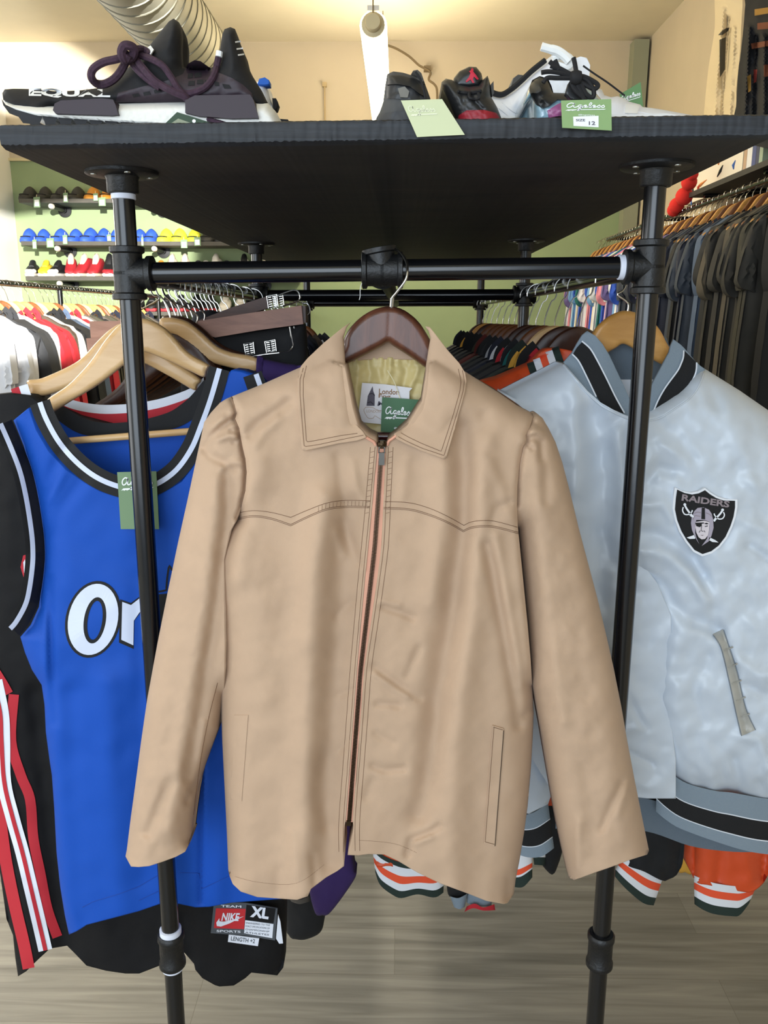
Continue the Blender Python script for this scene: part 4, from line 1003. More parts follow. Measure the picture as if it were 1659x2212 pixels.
mb = MB(); al2 = [(545, 808), (560, 850), (585, 920), (600, 1000)]; ribbon(mb, al2, 42, S_Bt, .0015, 0); mb.build('armhole_trim', M_trimk, bj); mb = MB(); ribbon(mb, [(a + 8, b) for a, b in al2], 11, S_Bt, .0026, 0); mb.build('armhole_trim_stripe', M_trimw, bj)
panel('jersey_back', [(100, 900), (140, 905), (229, 930), (276, 930), (374, 905), (430, 860), (500, 800), (560, 830), (600, 1000), (560, 1120), (60, 1120), (60, 960)], lambda x, y: np.full(np.shape(x), YB1 + .035), 10, M_blue, bj, thick=.004, smoothing=0)
mb = MB(); nb = [(100, 870), (138, 898), (181, 922), (229, 929), (280, 925), (325, 919), (380, 904), (420, 875), (455, 830)]; ribbon(mb, nb, 34, YB1 + .033, 0, 0, taper=([0, .2, .5, .8, 1], [.8, 1, .8, 1.2, 1])); mb.build('back_neck_trim', M_trimk, bj)
# lettering
mb = MB()
def ell(cx, cy, a, b, tilt=.12, n=40): return [(cx + a * math.cos(t) + tilt * -b * math.sin(t) * -1 * -1, cy + b * math.sin(t)) for t in np.linspace(0, 2 * math.pi, n)[:-1]]
def ring(mb, o, i, off, m):
    k = len(o); P = np.array([p for ab in zip(o, i) for p in ab]); V = W(P[:, 0], P[:, 1], S_B(P[:, 0], P[:, 1]) - off)
    mb.add(V, [(2 * j, 2 * j + 1, (2 * j + 3) % (2 * k), (2 * j + 2) % (2 * k)) for j in range(k)], m)
ring(mb, ell(201, 1338, 60, 83), ell(205, 1340, 16, 42), .0006, 0); ring(mb, ell(201, 1338, 54, 77), ell(205, 1340, 24, 50), .0012, 1)
rr = [(264, 1300), (283, 1307), (302, 1292), (318, 1290), (322, 1312), (302, 1322), (289, 1341), (288, 1394), (262, 1382)]
cxr, cyr = 285, 1338
decal(mb, [(cxr + (a - cxr) * 1.22, cyr + (b - cyr) * 1.14) for a, b in rr], S_B, .0006, 0, 5); decal(mb, rr, S_B, .0012, 1, 5)
ribbon(mb, [(372, 1232), (365, 1221), (361, 1248), (359, 1275), (345, 1278), (335, 1279)], 4, S_B, .001, 0, smoothing=False)
decal(mb, [(330, 1285), (362, 1282), (368, 1400), (345, 1402)], S_B, .0008, 0, 6)
mb.build('team_lettering', [M_trimk, M_trimw], bj, smooth=False)
# its hanger
px_hanger('pale beech hanger with bar inside the blue jersey', [(103, 862), (145, 833), (181, 797), (205, 767), (229, 732), (259, 700), (286, 690), (308, 688), (331, 694), (356, 709), (380, 733), (401, 757), (422, 772), (451, 789), (446, 802), (441, 815), (407, 800), (362, 779), (312, 760), (290, 768), (267, 789), (211, 832), (151, 868), (111, 892), (106, 877)], YB1 + .012, M_beech3, (292, 690), railL_at, bar=((146, 953), (410, 932)))
# swing tag on the jersey
tg = thing('price_tag', 'green price tag hanging at the blue jersey neckline behind the left pole', 'price tag', tuple(WP(298, 1080, 1.135)))
yt2 = lambda x, y: np.full(np.shape(x), 1.138)
mb = MB(); sheet(mb, densify([(253, 1020), (337.5, 1018), (343.6, 1143), (260.7, 1143)], 8), yt2, 8, thick=.0006); mb.build('tag_card', mat('sage green card', '6f8a66', .6), tg, smooth=False)
mb = MB(); script_on(mb, lambda a, b: (264 + a * 11.5, 1051 - b * 11.5), 11.5, 0, yt2, .0005, .22); mb.build('tag_lettering', M_tagw, tg, smooth=False)
mb = MB(); mb.tube([WP(296, 1022, 1.139), WP(300, 1000, 1.145), WP(310, 985, 1.155)], .0005, 5); mb.build('tag_thread', MATS['ivory thread'], tg)

# ================================================================== black jersey with red and white side stripes behind it
M_jblk = mat('black mesh knit', '0b0b0e', .75, weave=420, spec=.3); M_red = mat('red knit', 'b51f2e', .75); M_jw = mat('white knit stripe', 'dfe3ee', .75)
YK = 1.262
kj = thing('basketball_jersey', 'black basketball jersey with red and white side stripes behind the blue one', 'jersey', tuple(WP(250, 1600, YK)))
S_K = Surf(YK, [[(-60, 900), (-70, 1500), (-20, 1750), (10, 1950), (39, 2109)], [(618, 1944), (615, 2070), (599, 2107)]], ((.03, 90),), [([(80, 1500), (110, 1800), (145, 2040)], 26, -.012), ([(40, 1900), (70, 2060)], 20, .008), ([(220, 1980), (240, 2090)], 30, .006), ([(400, 1980), (410, 2070)], 20, -.01), ([(480, 2000), (490, 2120)], 30, .006)], [(55, 120, .002)])
outK = [(-70, 860), (-70, 1500), (-20, 1750), (2, 1900), (14, 1985), (28, 2020), (33, 2070), (39, 2109), (57, 2098), (80, 2075), (108, 2049), (145, 2043), (163, 2061), (187, 2086), (229, 2097), (271, 2103), (301, 2103), (347, 2085), (370, 2060), (395, 2054), (419, 2082), (422, 2095), (437, 2113), (464, 2128), (474, 2131), (505, 2129), (530, 2113), (543, 2101), (599, 2107), (612, 2090), (615, 2070), (618, 1944), (600, 1500), (500, 900), (452, 830), (413, 875), (319, 920), (229, 925), (150, 905), (100, 880), (64, 855), (20, 850)]
panel('jersey_front', outK, S_K, 9, M_jblk, kj, back=YK + .02, smoothing=0)
mb = MB()
ribbon(mb, [(30, 1500), (24, 1600), (45, 1675), (65, 1727), (72, 1811), (87, 1886), (102, 1962), (124, 2024)], 22, S_K, .0015, 0)
ribbon(mb, [(-12, 1700), (0, 1769), (12, 1856), (30, 1947), (51, 2037), (62, 2092)], 26, S_K, .0015, 0)
ribbon(mb, [(-10, 1470), (4, 1540), (7, 1600), (9, 1690), (27, 1766), (48, 1841), (66, 1916), (84, 1992), (98, 2053)], 30, S_K, .0024, 1)
ribbon(mb, [(-14, 1480), (0, 1540), (3, 1600), (9, 1690), (27, 1766), (48, 1841), (66, 1916), (84, 1992), (98, 2053)], 9, S_K, .0034, 0)
ribbon(mb, [(-20, 1440), (5, 1480), (16, 1500)], 26, S_K, .0018, 0)
decal(mb, [(44, 1225), (50, 1200), (56, 1198), (58, 1240), (52, 1250)], S_K, .002, 0, 4); decal(mb, [(50, 1215), (54, 1208), (56, 1230), (52, 1238)], S_K, .0026, 1, 4)
mb.build('side_stripes', [M_red, M_jw], kj, smooth=True)
mb = MB(); ribbon(mb, [(10, 870), (28, 858), (40, 850)], 40, YK - .012, 0, 1); ribbon(mb, [(28, 838), (48, 880), (62, 905)], 13, YK - .014, 0, 0, smoothing=False); ribbon(mb, [(44, 830), (62, 862), (76, 885)], 18, YK - .014, 0, 1, smoothing=False)
mb = MB(); st = [(34, 834), (42, 865), (60, 905)]; ribbon(mb, [(32, 838), (52, 895)], 18, YK - .02, 0, 0, smoothing=False); ribbon(mb, [(50, 832), (68, 890)], 20, YK - .02, 0, 1, smoothing=False); mb.build('armhole_trim', [M_red, M_jw], kj)
mb = MB(); top = [(110, 840), (150, 862), (211, 874), (274, 873), (319, 867), (362, 857), (413, 838), (440, 815)]; bands(mb, top, [(a, b + 46) for a, b in top], [0, .42, 1], [1, 0], YK + .02, .0, rows=2); mb.build('back_neck_trim', [M_red, M_jw], kj)
px_hanger('light maple hanger of the black striped jersey, behind the blue jersey hanger', [(59, 822), (90, 817), (151, 790), (181, 769), (211, 736), (241, 709), (268, 699), (310, 720), (350, 760), (400, 795), (433, 820), (426, 832), (419, 843), (370, 815), (313, 785), (270, 770), (225, 795), (150, 838), (69, 860), (63, 840)], YK + .008, M_beech3, (284, 700), railL_at)
# woven size label at its hem
nk = crop(380, 1700, .31344); M_lgrey = mat('grey woven label', '4b4f55', .8); M_lred = mat('red woven label', 'c0262c', .75)
yk_ = float(S_K(*[q.ravel() for q in np.meshgrid(np.linspace(450, 615, 30), np.linspace(1940, 2050, 20))]).min()) - .003
yk = lambda x, y: np.full(np.shape(x), yk_)
lb = MB(); sheet(lb, densify([nk(*p) for p in [(262, 790), (480, 800), (700, 838), (683, 1058), (470, 1022), (240, 1008)]], 6), yk, 6, thick=.002)
decal(lb, [nk(*p) for p in [(276, 836), (481, 840), (470, 980), (262, 972)]], yk, .0004, 1, 6)
decal(lb, [nk(*p) for p in [(486, 812), (688, 838), (672, 940), (478, 915)]], yk, .0004, 3, 6); decal(lb, [nk(*p) for p in [(478, 918), (672, 945), (664, 1042), (470, 1008)]], yk, .0004, 2, 6)
text_on(lb, 'NIKE', *nk(312, 922), 37, 17, yk, 1, .0008, 2, .03, .2)
decal(lb, [nk(*p) for p in [(300, 905), (278, 935), (282, 958), (310, 962), (370, 940), (470, 890), (390, 915), (330, 928), (300, 925)]], yk, .001, 2, 5)
text_on(lb, 'XL', *nk(510, 895), 40, 24, yk, 8, .0008, 2, .05)
text_on(lb, 'TEAM', *nk(310, 828), 44, 5, yk, 2, .0008, 2, .02); text_on(lb, 'SPORTS', *nk(280, 1000), 52, 5, yk, 2, .0008, 2, .02)
for k in range(4): text_on(lb, ['ENGINEERED TO THE', 'EXACT SPECIFICATIONS OF', 'CHAMPIONSHIP', 'ATHLETES'][k], *nk(482 - k * 2, 942 + k * 22), 52, 3.6, yk, 6, .0008, 0, .0)
lo_ = lb.build('size_label', [M_lgrey, M_lred, M_jw, M_jblk], kj, smooth=False)
lb = MB(); sheet(lb, densify([nk(*p) for p in [(364, 1018), (574, 1045), (565, 1097), (358, 1068)]], 6), yk, 6, thick=.0015); text_on(lb, 'LENGTH +2', *nk(378, 1058), 52, 9, yk, 7, .0005, 1, .01); lb.build('length_label', [M_jw, M_lgrey], kj, smooth=False)
lb = MB(); sheet(lb, densify([nk(*p) for p in [(704, 880), (720, 930), (738, 1078), (712, 1080), (690, 1045)]], 6), yk, 6, thick=.0015); lb.build('care_label', M_jw, kj, smooth=False)
# ================================================================== copied garments on hangers (built once per kind in their own frame)
def cloth(name, col, **k):
    k.setdefault('rough', .85); k.setdefault('weave', 700); return mat(name, col, **k)
M_dw1 = wood('dark stained hanger', '2a1710', '4a2c1e', (26, 26, 5), .35, 1.4); M_dw2 = wood('chestnut hanger', '5a3318', '7d4c28', (26, 26, 5), .35, 1.4); M_dw3 = MATS['golden beech']; M_dw4 = MATS['light maple']
def local_obj(mb, name, mats):
    o = mb.build(name, mats, None); COL.objects.unlink(o); return o
def lpanel(name, out, S, res, mats, back, extra=None):
    mb = MB(); O = resample(crom(out, 4, True), res * .9, True); sheet(mb, O, S, res, back=back, T=TL)
    if extra: extra(mb)
    return local_obj(mb, name, mats)
PH = M_blk
def proto_hanger(zc=.067, hr=.0013):
    out = [(-212, 152), (-150, 122), (-95, 88), (-64, 50), (-42, 20), (-20, 5), (0, 0), (20, 5), (42, 20), (64, 50), (95, 88), (150, 122), (212, 152), (210, 168), (150, 140), (90, 108), (50, 82), (0, 52), (-50, 82), (-90, 108), (-150, 140), (-210, 168)]
    O = resample(crom(out, 3, True), 8, True); S = Surf(0, [np.vstack([O, O[:1]])], ((.007, 9),)); mb = MB()
    sheet(mb, O, S, 9, back=lambda x, y: -S(x, y), T=TL); a = local_obj(mb, 'hanger_arms', [PH])
    R = .023 if zc > .06 else PR + .004; pts = [(0, 0, -.004), (0, 0, .012)]
    for k in range(11):
        th = math.radians(-60 + k * 25); pts.append((R * math.cos(th), 0, zc + R * math.sin(th)))
    h = local_obj(MB().tube([Vector(p) for p in crom(pts, 3)], hr, 6), 'hook', [M_chrome]); return [a, h]
def proto_jacket():
    rim = [[(94, 77), (150, 105), (223, 147)], [(-94, 77), (-150, 105), (-223, 147)], [(-205, 250), (-215, 720)], [(205, 250), (215, 720)]]
    S = Surf(0, rim, ((.035, 60), (.02, 170)), [([(-60, 150), (-70, 700)], 30, -.008), ([(90, 150), (80, 700)], 34, .008), ([(0, 130), (0, 720)], 8, -.004)], [(61, 140, .004)])
    b = lpanel('jacket_body', [(-94, 77), (-60, 110), (0, 150), (60, 110), (94, 77), (150, 105), (223, 147), (216, 240), (208, 400), (215, 715), (0, 725), (-215, 715), (-208, 400), (-216, 240), (-223, 147), (-150, 105)], S, 22, [PH], .05)
    P = [b]
    for s in (-1, 1):
        Ss = Surf(-.005, [[(s * 223, 147), (s * 255, 240), (s * 285, 640)], [(s * 195, 240), (s * 210, 640)]], ((.035, 45),), [], [(63, 90, .005)])
        o = [(s * 205, 140), (s * 223, 147), (s * 255, 240), (s * 288, 640), (s * 250, 650), (s * 210, 640), (s * 195, 240)]
        P.append(lpanel('sleeve', o, Ss, 18, [PH], .045))
        mb = MB(); 
        for i, (f0, f1) in enumerate(((0, .3), (.3, .5), (.5, .7), (.7, 1))):
            A = []
            for u in np.linspace(-1, 1, 9):
                for f in (f0, f1): A.append((s * (249 + 32 * u * (1 - .12 * f)) / 1000 + s * .004 * f, -.02 - .02 * math.sqrt(max(0, 1 - u * u)), -(640 + 62 * f + 4 * u) / 1000))
            mb.add(A, [(2 * k, 2 * k + 1, 2 * k + 3, 2 * k + 2) for k in range(8)], [0, 1, 0, 0][i] if i != 2 else 2)
        P.append(local_obj(mb, 'cuff', [PH, PH, PH]))
        mb = MB(); pts = [(s * 96, 74), (s * 80, 60), (s * 62, 50), (s * 48, 60), (s * 30, 95), (s * 8, 148)]
        ribbon(mb, [(s * 90, 84), (s * 60, 104), (s * 4, 152)], 30, -.03, 0, 0, T=TL, across=3); ribbon(mb, [(s * 84, 62), (s * 56, 84), (s * 6, 138)], 15, -.028, 0, 1, T=TL, across=3); ribbon(mb, [(s * 76, 46), (s * 50, 66), (s * 8, 126)], 15, -.026, 0, 2, T=TL, across=3)
        ribbon(mb, [(s * 96, 80), (s * 90, 55), (s * 70, 35)], 26, .002, 0, 0, T=TL); ribbon(mb, [(s * 101, 86), (s * 95, 66), (s * 84, 50)], 9, -.001, 0, 1, T=TL); ribbon(mb, [(s * 90, 80), (s * 84, 56), (s * 70, 40)], 7, -.001, 0, 2, T=TL)
        P.append(local_obj(mb, 'collar', [PH, PH, PH]))
    return P
def proto_tee(seed, w=1.0):
    rs = random.Random(seed); j = lambda a: (rs.random() - .5) * a
    rim = [[(80, 62), (150, 100), (205, 130)], [(-80, 62), (-150, 100), (-205, 130)], [(-212 * w, 280), (-225 * w, 690)], [(212 * w, 280), (225 * w, 690)]]
    S = Surf(0, rim, ((.014, 45), (.012, 160)), [([(-70 + j(40), 180), (-80 + j(60), 690)], 26, -.009), ([(40 + j(40), 160), (60 + j(60), 690)], 26, -.009), ([(-150, 200), (-160, 690)], 22, .008), ([(150, 200), (150, 690)], 22, .008)], [(seed, 110, .005)])
    b = lpanel('tee_body', [(-80, 62), (-50, 92), (0, 112), (50, 92), (80, 62), (150, 100), (205, 130), (214 * w, 280), (224 * w, 690), (100, 700 + j(20)), (0, 692), (-100, 702 + j(20)), (-224 * w, 690), (-214 * w, 280), (-205, 130), (-150, 100)], S, 24, [PH], .022)
    P = [b]
    for s in (-1, 1):
        o = [(s * 190, 120), (s * 208, 131), (s * (236 + j(16)), 170 + j(20)), (s * (252 + j(34)), 310 + j(50)), (s * (222 + j(22)), 345 + j(50)), (s * 196, 325 + j(40)), (s * 190, 240)]
        Ss = Surf(-.006, [[(s * 208, 131), (s * 240, 170), (s * 262, 300)], [(s * 192, 240), (s * 196, 335)]], ((.022, 30),), [([(s * 200, 150), (s * (235 + j(20)), 310)], 9, -.010), ([(s * (215 + j(20)), 230), (s * 205, 330)], 8, .009), ([(s * 195, 300), (s * 250, 290 + j(40))], 7, .008)], [(seed + 9, 60, .003)])
        P.append(lpanel('sleeve', o, Ss, 12, [PH], .02))
    mb = MB(); ribbon(mb, [(-80, 58), (-52, 92), (0, 112), (52, 92), (80, 58)], 16, -.012, .001, 0, T=TL); P.append(local_obj(mb, 'neck_rib', [PH]))
    return P
PROTO = {'hanger': proto_hanger(), 'short_hanger': proto_hanger(.046, .002), 'jacket': proto_jacket(), 'tee1': proto_tee(71), 'tee2': proto_tee(75, .94), 'tee3': proto_tee(79, 1.05), 'tee4': proto_tee(83, .98), 'tee5': proto_tee(88, 1.02)}
def place(kind, name, label, cat, loc, rz, mats, group=None):
    """copies of the parts of one garment under a new empty; mats per part name, in slot order"""
    t = thing(name, label, cat, loc, group); t.rotation_euler = (0, 0, rz)
    for p in PROTO[kind]:
        c = p.copy(); COL.objects.link(c); c.parent = t
        ms = mats.get(p.name.split('.')[0], mats.get('*'))
        for i, sl in enumerate(c.material_slots):
            sl.link = 'OBJECT'; sl.material = ms[min(i, len(ms) - 1)]
    return t
def hang(rail, Y, kind, name, label, hlabel, cat, mats, hm, rz=0, dz=-.076, group=None, hgroup=None, hk='hanger'):
    r = rail(Y); loc = (r.x, Y, r.z + dz)
    place(hk, 'coat_hanger', hlabel, 'hanger', loc, rz, {'hanger_arms': [hm], 'hook': [M_chrome]}, hgroup) if r.x > 0 else place(hk, 'coat_hanger', hlabel, 'hanger', loc, rz + math.pi, {'hanger_arms': [hm], 'hook': [M_chrome]}, hgroup)
    return place(kind, name, label, cat, (loc[0], loc[1] + .003, loc[2]), rz, mats, group)
C = {k: cloth('cloth ' + k, v) for k, v in dict(black='0e0f12', ink='14161c', charcoal='2a2b2e', navy='161b2c', slate='2b3440', olive='3c3a2c', brown='4a3c30', greybrown='56504a', orange='c8481c', darkgreen='15221c', red='b3202c', darkred='5a1c18', gold='d9a23c', teal='1c6a68', white='dcdde2', cream='e6dcc8', grey='7f868c', purple='35205c', bluegrey='4c5c74', pink='d98a9a', sky='6f9ed0', royal='2a52b8', maroon='4b1a22', lilac='6d5f94', lightgrey='b5b8bc', blackgrey='1d1e20').items()}
# ---- right side rail, behind the silver jacket
spec = [  # Y, base, collar (base, s1, s2), hanger, words
    (1.50, 'black', ('black', 'black', 'red'), 1, 'black jacket with a red collar edge'),
    (1.62, 'darkgreen', ('darkgreen', 'gold', 'gold'), 1, 'dark green jacket with a gold collar line'),
    (1.72, 'ink', ('ink', 'teal', 'ink'), 4, 'dark jacket with a teal collar'),
    (1.84, 'black', ('black', 'red', 'white'), 2, 'black jacket with red and white collar stripes'),
    (1.95, 'navy', ('navy', 'white', 'red'), 1, 'navy jacket with white and red collar blocks'),
    (2.06, 'ink', ('ink', 'lightgrey', 'ink'), 1, 'dark jacket with one pale grey collar stripe'),
    (2.18, 'blackgrey', ('blackgrey', 'charcoal', 'charcoal'), 2, 'charcoal jacket with a plain collar'),
    (2.30, 'darkred', ('darkred', 'black', 'black'), 2, 'dark red jacket with a black collar'),
    (2.42, 'black', ('black', 'olive', 'black'), 2, 'black jacket with an olive collar stripe'),
    (2.55, 'charcoal', ('black', 'black', 'black'), 2, 'charcoal jacket with black collar'),
    (2.70, 'black', ('black', 'black', 'gold'), 2, 'black jacket with gold collar blocks'),
    (2.86, 'ink', ('black', 'gold', 'gold'), 1, 'dark jacket with a broad gold collar'),
    (3.02, 'black', ('black', 'black', 'black'), 3, 'black jacket with a black collar'),
    (3.14, 'navy', ('navy', 'navy', 'navy'), 1, 'navy jacket with a navy collar')]
HM = {1: M_dw1, 2: M_dw2, 3: M_dw3, 4: M_dw4}
HN = {1: 'dark stained', 2: 'chestnut', 3: 'golden beech', 4: 'light maple'}
for i, (Y, b, c, h, wd) in enumerate(spec):
    hang(railR_at, Y, 'jacket', 'varsity_jacket', wd + ', on the right rail of the rack', HN[h] + ' hanger on the right rail of the rack, %s behind the silver jacket' % ORD[i if i == 0 else i + 1], 'jacket',
         {'*': [C[b]], 'collar': [C[q] for q in c], 'cuff': [C[b], C[c[1]], C[c[2]]]}, HM[h], rz=math.radians([3, -2, 4, 1, -3, 2, 0, 3, -1, 2, 1, -2, 3, 0][i]), group=None)
# ---- left side rail, behind the jerseys
specl = [(1.78, 'black', ('black', 'black', 'black'), 1, 'black jacket behind the trouser hangers'), (1.92, 'ink', ('ink', 'gold', 'ink'), 2, 'dark jacket with a gold collar stripe'), (2.04, 'blackgrey', ('blackgrey', 'black', 'black'), 2, 'charcoal jacket with a black collar'),
         (2.16, 'olive', ('olive', 'olive', 'gold'), 3, 'olive jacket'), (2.28, 'black', ('black', 'black', 'black'), 3, 'plain black jacket beside the olive one'), (2.42, 'navy', ('navy', 'navy', 'white'), 2, 'navy jacket with a white collar edge'), (2.56, 'ink', ('ink', 'ink', 'ink'), 2, 'dark ink-coloured jacket'),
         (2.72, 'brown', ('brown', 'brown', 'brown'), 3, 'brown jacket'), (2.9, 'black', ('black', 'white', 'black'), 1, 'black jacket with a white collar stripe'), (3.08, 'charcoal', ('charcoal', 'black', 'charcoal'), 2, 'charcoal jacket at the far end')]
for i, (Y, b, c, h, wd) in enumerate(specl):
    hang(railL_at, Y, 'jacket', 'varsity_jacket', wd + ', on the left rail of the rack', HN[h] + ' hanger on the left rail of the rack, %s behind the trouser hangers' % ORD[i], 'jacket',
         {'*': [C[b]], 'collar': [C[q] for q in c], 'cuff': [C[b], C[c[1]], C[c[2]]]}, HM[h], rz=math.radians([3, -2, 4, 1, -3, 2, 0, 3, -1, 2][i]))
# ---- orange jacket just behind the silver one
YO = 1.37
oj = thing('varsity_jacket', 'orange satin jacket with green and white striped cuffs behind the silver jacket', 'jacket', tuple(WP(1330, 1400, YO)))
M_or = mat('orange satin', 'cc4a20', .45, spec=.5); M_org = cloth('orange stripe', 'e0512c'); M_dgr = cloth('bottle green rib', '1b2b25'); M_wr = cloth('white rib', 'd9dbe0')
So = Surf(YO, [[(1205, 752), (1150, 785), (1080, 815), (1030, 832), (990, 870)]], ((.03, 60),), [([(1110, 815), (1100, 870)], 6, .004), ([(1130, 805), (1125, 860)], 5, -.004), ([(1080, 825), (1075, 870)], 6, -.003)], [(81, 40, .002)])
panel('jacket_body', [(1205, 752), (1150, 785), (1080, 815), (1030, 832), (990, 870), (985, 1200), (1000, 1700), (1250, 1740), (1600, 1780), (1640, 1500), (1630, 980), (1520, 880), (1440, 790), (1340, 790)], So, 12, M_or, oj, back=YO + .05)
mb = MB(); fq = [(1143, 789), (1152, 783), (1161, 778), (1170, 773), (1180, 767), (1190, 760), (1204, 745)]
cl = [(1140, 800), (1152, 825), (1163, 850)]; sl_ = [2, 1, 0, 1, 2]
for k, mi in enumerate((2, 1, 0, 1, 2)):
    x0 = 1147 + k * 13.5; y0 = 789 - k * 8.2; ribbon(mb, [(x0 - 2, y0 - 6), (x0 + 9, y0 + 26), (x0 + 22, y0 + 60)], 15.5, So, .004, mi, across=3)
mb.build('collar', [M_org, M_wr, M_dgr], oj)
Sos = Surf(YO - .01, [[(1495, 1760), (1497, 1900)], [(1660, 1760), (1650, 1900)]], ((.03, 40),), [([(1560, 1840), (1550, 1905)], 9, -.006), ([(1600, 1820), (1620, 1900)], 10, .005)], [(83, 50, .002)])
panel('sleeve', [(1570, 980), (1640, 980), (1690, 1300), (1680, 1700), (1665, 1870), (1632, 1923), (1595, 1925), (1560, 1917), (1530, 1912), (1500, 1900), (1494, 1830), (1510, 1500)], Sos, 9, M_or, oj, back=YO + .05)
mb = MB(); bands(mb, [(1499, 1891), (1530, 1904), (1562, 1911), (1600, 1915), (1634, 1914)], [(1500, 1953), (1520, 1966), (1545, 1975), (1580, 1979), (1598, 1977), (1618, 1952)], [0, .24, .48, .72, 1], [1, 0, 1, 2], YO - .02, .022); mb.build('cuff', [M_org, M_wr, M_dgr], oj)
Sos2 = Surf(YO - .01, [[(800, 1700), (808, 1850)], [(960, 1700), (955, 1850)]], ((.03, 40),), [], [(84, 50, .002)])
panel('sleeve', [(985, 880), (1040, 860), (1030, 1200), (985, 1600), (965, 1860), (900, 1878), (840, 1870), (808, 1850), (830, 1600), (940, 1200)], Sos2, 12, M_or, oj, back=YO + .05)
mb = MB(); bands(mb, [(804, 1830), (830, 1849), (870, 1864), (915, 1868), (960, 1854)], [(811, 1886), (822, 1913), (851, 1935), (869, 1940), (902, 1932), (938, 1939), (958, 1928)], [0, .14, .38, .60, .80, 1], [2, 1, 0, 1, 2], YO - .02, .022); mb.build('cuff', [M_org, M_wr, M_dgr], oj)
# black jacket with striped cuff, between silver and orange
YK2 = 1.34
kj2 = thing('varsity_jacket', 'black jacket sleeve with orange and white striped cuff below the silver waistband', 'jacket', tuple(WP(1400, 1700, YK2)))
Sk = Surf(YK2, [[(1330, 1700), (1345, 1860)], [(1480, 1780), (1465, 1880)]], ((.035, 50),), [([(1380, 1790), (1440, 1890)], 14, -.006)], [(85, 60, .003)])
panel('sleeve', [(1330, 900), (1450, 900), (1500, 1300), (1480, 1800), (1467, 1881), (1443, 1900), (1429, 1902), (1390, 1882), (1347, 1862), (1320, 1790), (1300, 1300)], Sk, 12, C['black'], kj2, back=YK2 + .05)
mb = MB(); bands(mb, [(1346, 1850), (1370, 1864), (1400, 1881), (1433, 1893)], [(1324, 1888), (1350, 1918), (1388, 1950), (1412, 1956)], [0, .26, .5, .74, 1], [1, 0, 1, 2], YK2 - .01, .02); mb.build('cuff', [M_org, M_wr, M_dgr], kj2)
Sk2 = Surf(YK2 + .02, [], (), [], [(86, 80, .004)])
panel('jacket_body', [(1060, 900), (1330, 880), (1340, 1700), (1200, 1760), (1090, 1760)], Sk2, 20, C['black'], kj2, back=YK2 + .05)
mb = MB(); bands(mb, [(1090, 1850), (1120, 1845), (1150, 1838)], [(1110, 1916), (1130, 1916), (1150, 1895)], [0, .2, .45, .62, .68, 1], [1, 1, 0, 1, 2], YK2 + .0, .014); mb.build('cuff', [M_org, M_wr, M_dgr], kj2)
panel('sleeve', [(1100, 950), (1160, 950), (1175, 1400), (1170, 1790), (1150, 1840), (1120, 1848), (1085, 1850), (1080, 1400)], Surf(YK2 - .0, [], (), [], [(87, 60, .003)]), 12, C['black'], kj2, back=YK2 + .05)
# more hems and cuffs that show under the tan jacket
def drop(name, label, cat, poly, Y, m, parts=()):
    t = thing(name, label, cat, tuple(WP(*np.mean(poly, 0), Y)))
    S = Surf(Y, [poly_rim(poly)], ((.02, 30),), [], [(int(poly[0][0]), 60, .003)])
    panel('cloth_body', poly, S, 8, m, t, back=Y + .03)
    for nm, tp, bt, fr_, mi, ms, dy in parts:
        mb = MB(); bands(mb, tp, bt, fr_, mi, Y + dy, .015); mb.build(nm, ms, t)
    return t
def poly_rim(p): q = crom(p, 4, True); return np.vstack([q, q[:1]])
drop('sweatshirt', 'purple sweatshirt hem hanging below the tan jacket front', 'sweatshirt', [(560, 830), (640, 800), (690, 1000), (740, 1500), (762, 1850), (771, 1884), (753, 1919), (713, 1972), (697, 1977), (681, 1973), (668, 1919), (678, 1890), (600, 1700), (560, 1200)], 1.45, C['purple'])
drop('sweatshirt', 'black sweatshirt hem beside the purple hem under the tan jacket', 'sweatshirt', [(600, 1000), (650, 1000), (690, 1500), (722, 1900), (703, 1976), (693, 2013), (662, 2029), (640, 2029), (624, 2020), (616, 1960), (600, 1500)], 1.56, C['black'],
     [('hem_edge', [(622, 1938), (645, 1944), (668, 1936)], [(630, 1948), (648, 1953), (669, 1947)], [0, 1], [0], [C['greybrown']], -.03)])
drop('track_jacket', 'black and grey cuffed jacket with a red cord under the tan hem', 'jacket', [(930, 1500), (1040, 1500), (1030, 1850), (1012, 1935), (972, 1938), (962, 1890), (940, 1750)], 1.66, C['black'],
     [('cuff', [(972, 1936), (990, 1940), (1010, 1930)], [(981, 1960), (993, 1964), (1004, 1959)], [0, 1], [0], [M_rib], -.012), ('cuff', [(1008, 1920), (1030, 1938), (1062, 1944)], [(1008, 1950), (1030, 1958), (1062, 1958)], [0, 1], [0], [M_rib], .0),
      ('drawcord', [(1008, 1958), (1026, 1952), (1044, 1960), (1068, 1953)], [(1003, 1970), (1022, 1962), (1044, 1967), (1070, 1966)], [0, 1], [0], [C['red']], -.012)])
drop('track_jacket', 'grey-cuffed dark jacket just right of the tan jacket hem', 'jacket', [(1150, 1500), (1215, 1500), (1220, 1780), (1205, 1870), (1185, 1885), (1150, 1800)], 1.6, C['black'],
     [('cuff', [(1158, 1812), (1175, 1810), (1192, 1803)], [(1162, 1840), (1180, 1841), (1196, 1832)], [0, 1], [0], [M_rib], -.02), ('cuff', [(1150, 1840), (1180, 1840)], [(1154, 1868), (1178, 1870)], [0, .4, .5, 1], [0, 1, 1], [M_wr, M_dgr], -.012)])
drop('varsity_jacket', 'gold-hemmed jacket peeping between the black and the orange sleeve', 'jacket', [(1450, 1500), (1520, 1500), (1505, 1830), (1497, 1886), (1480, 1884), (1462, 1870), (1450, 1700)], 1.58, C['gold'])
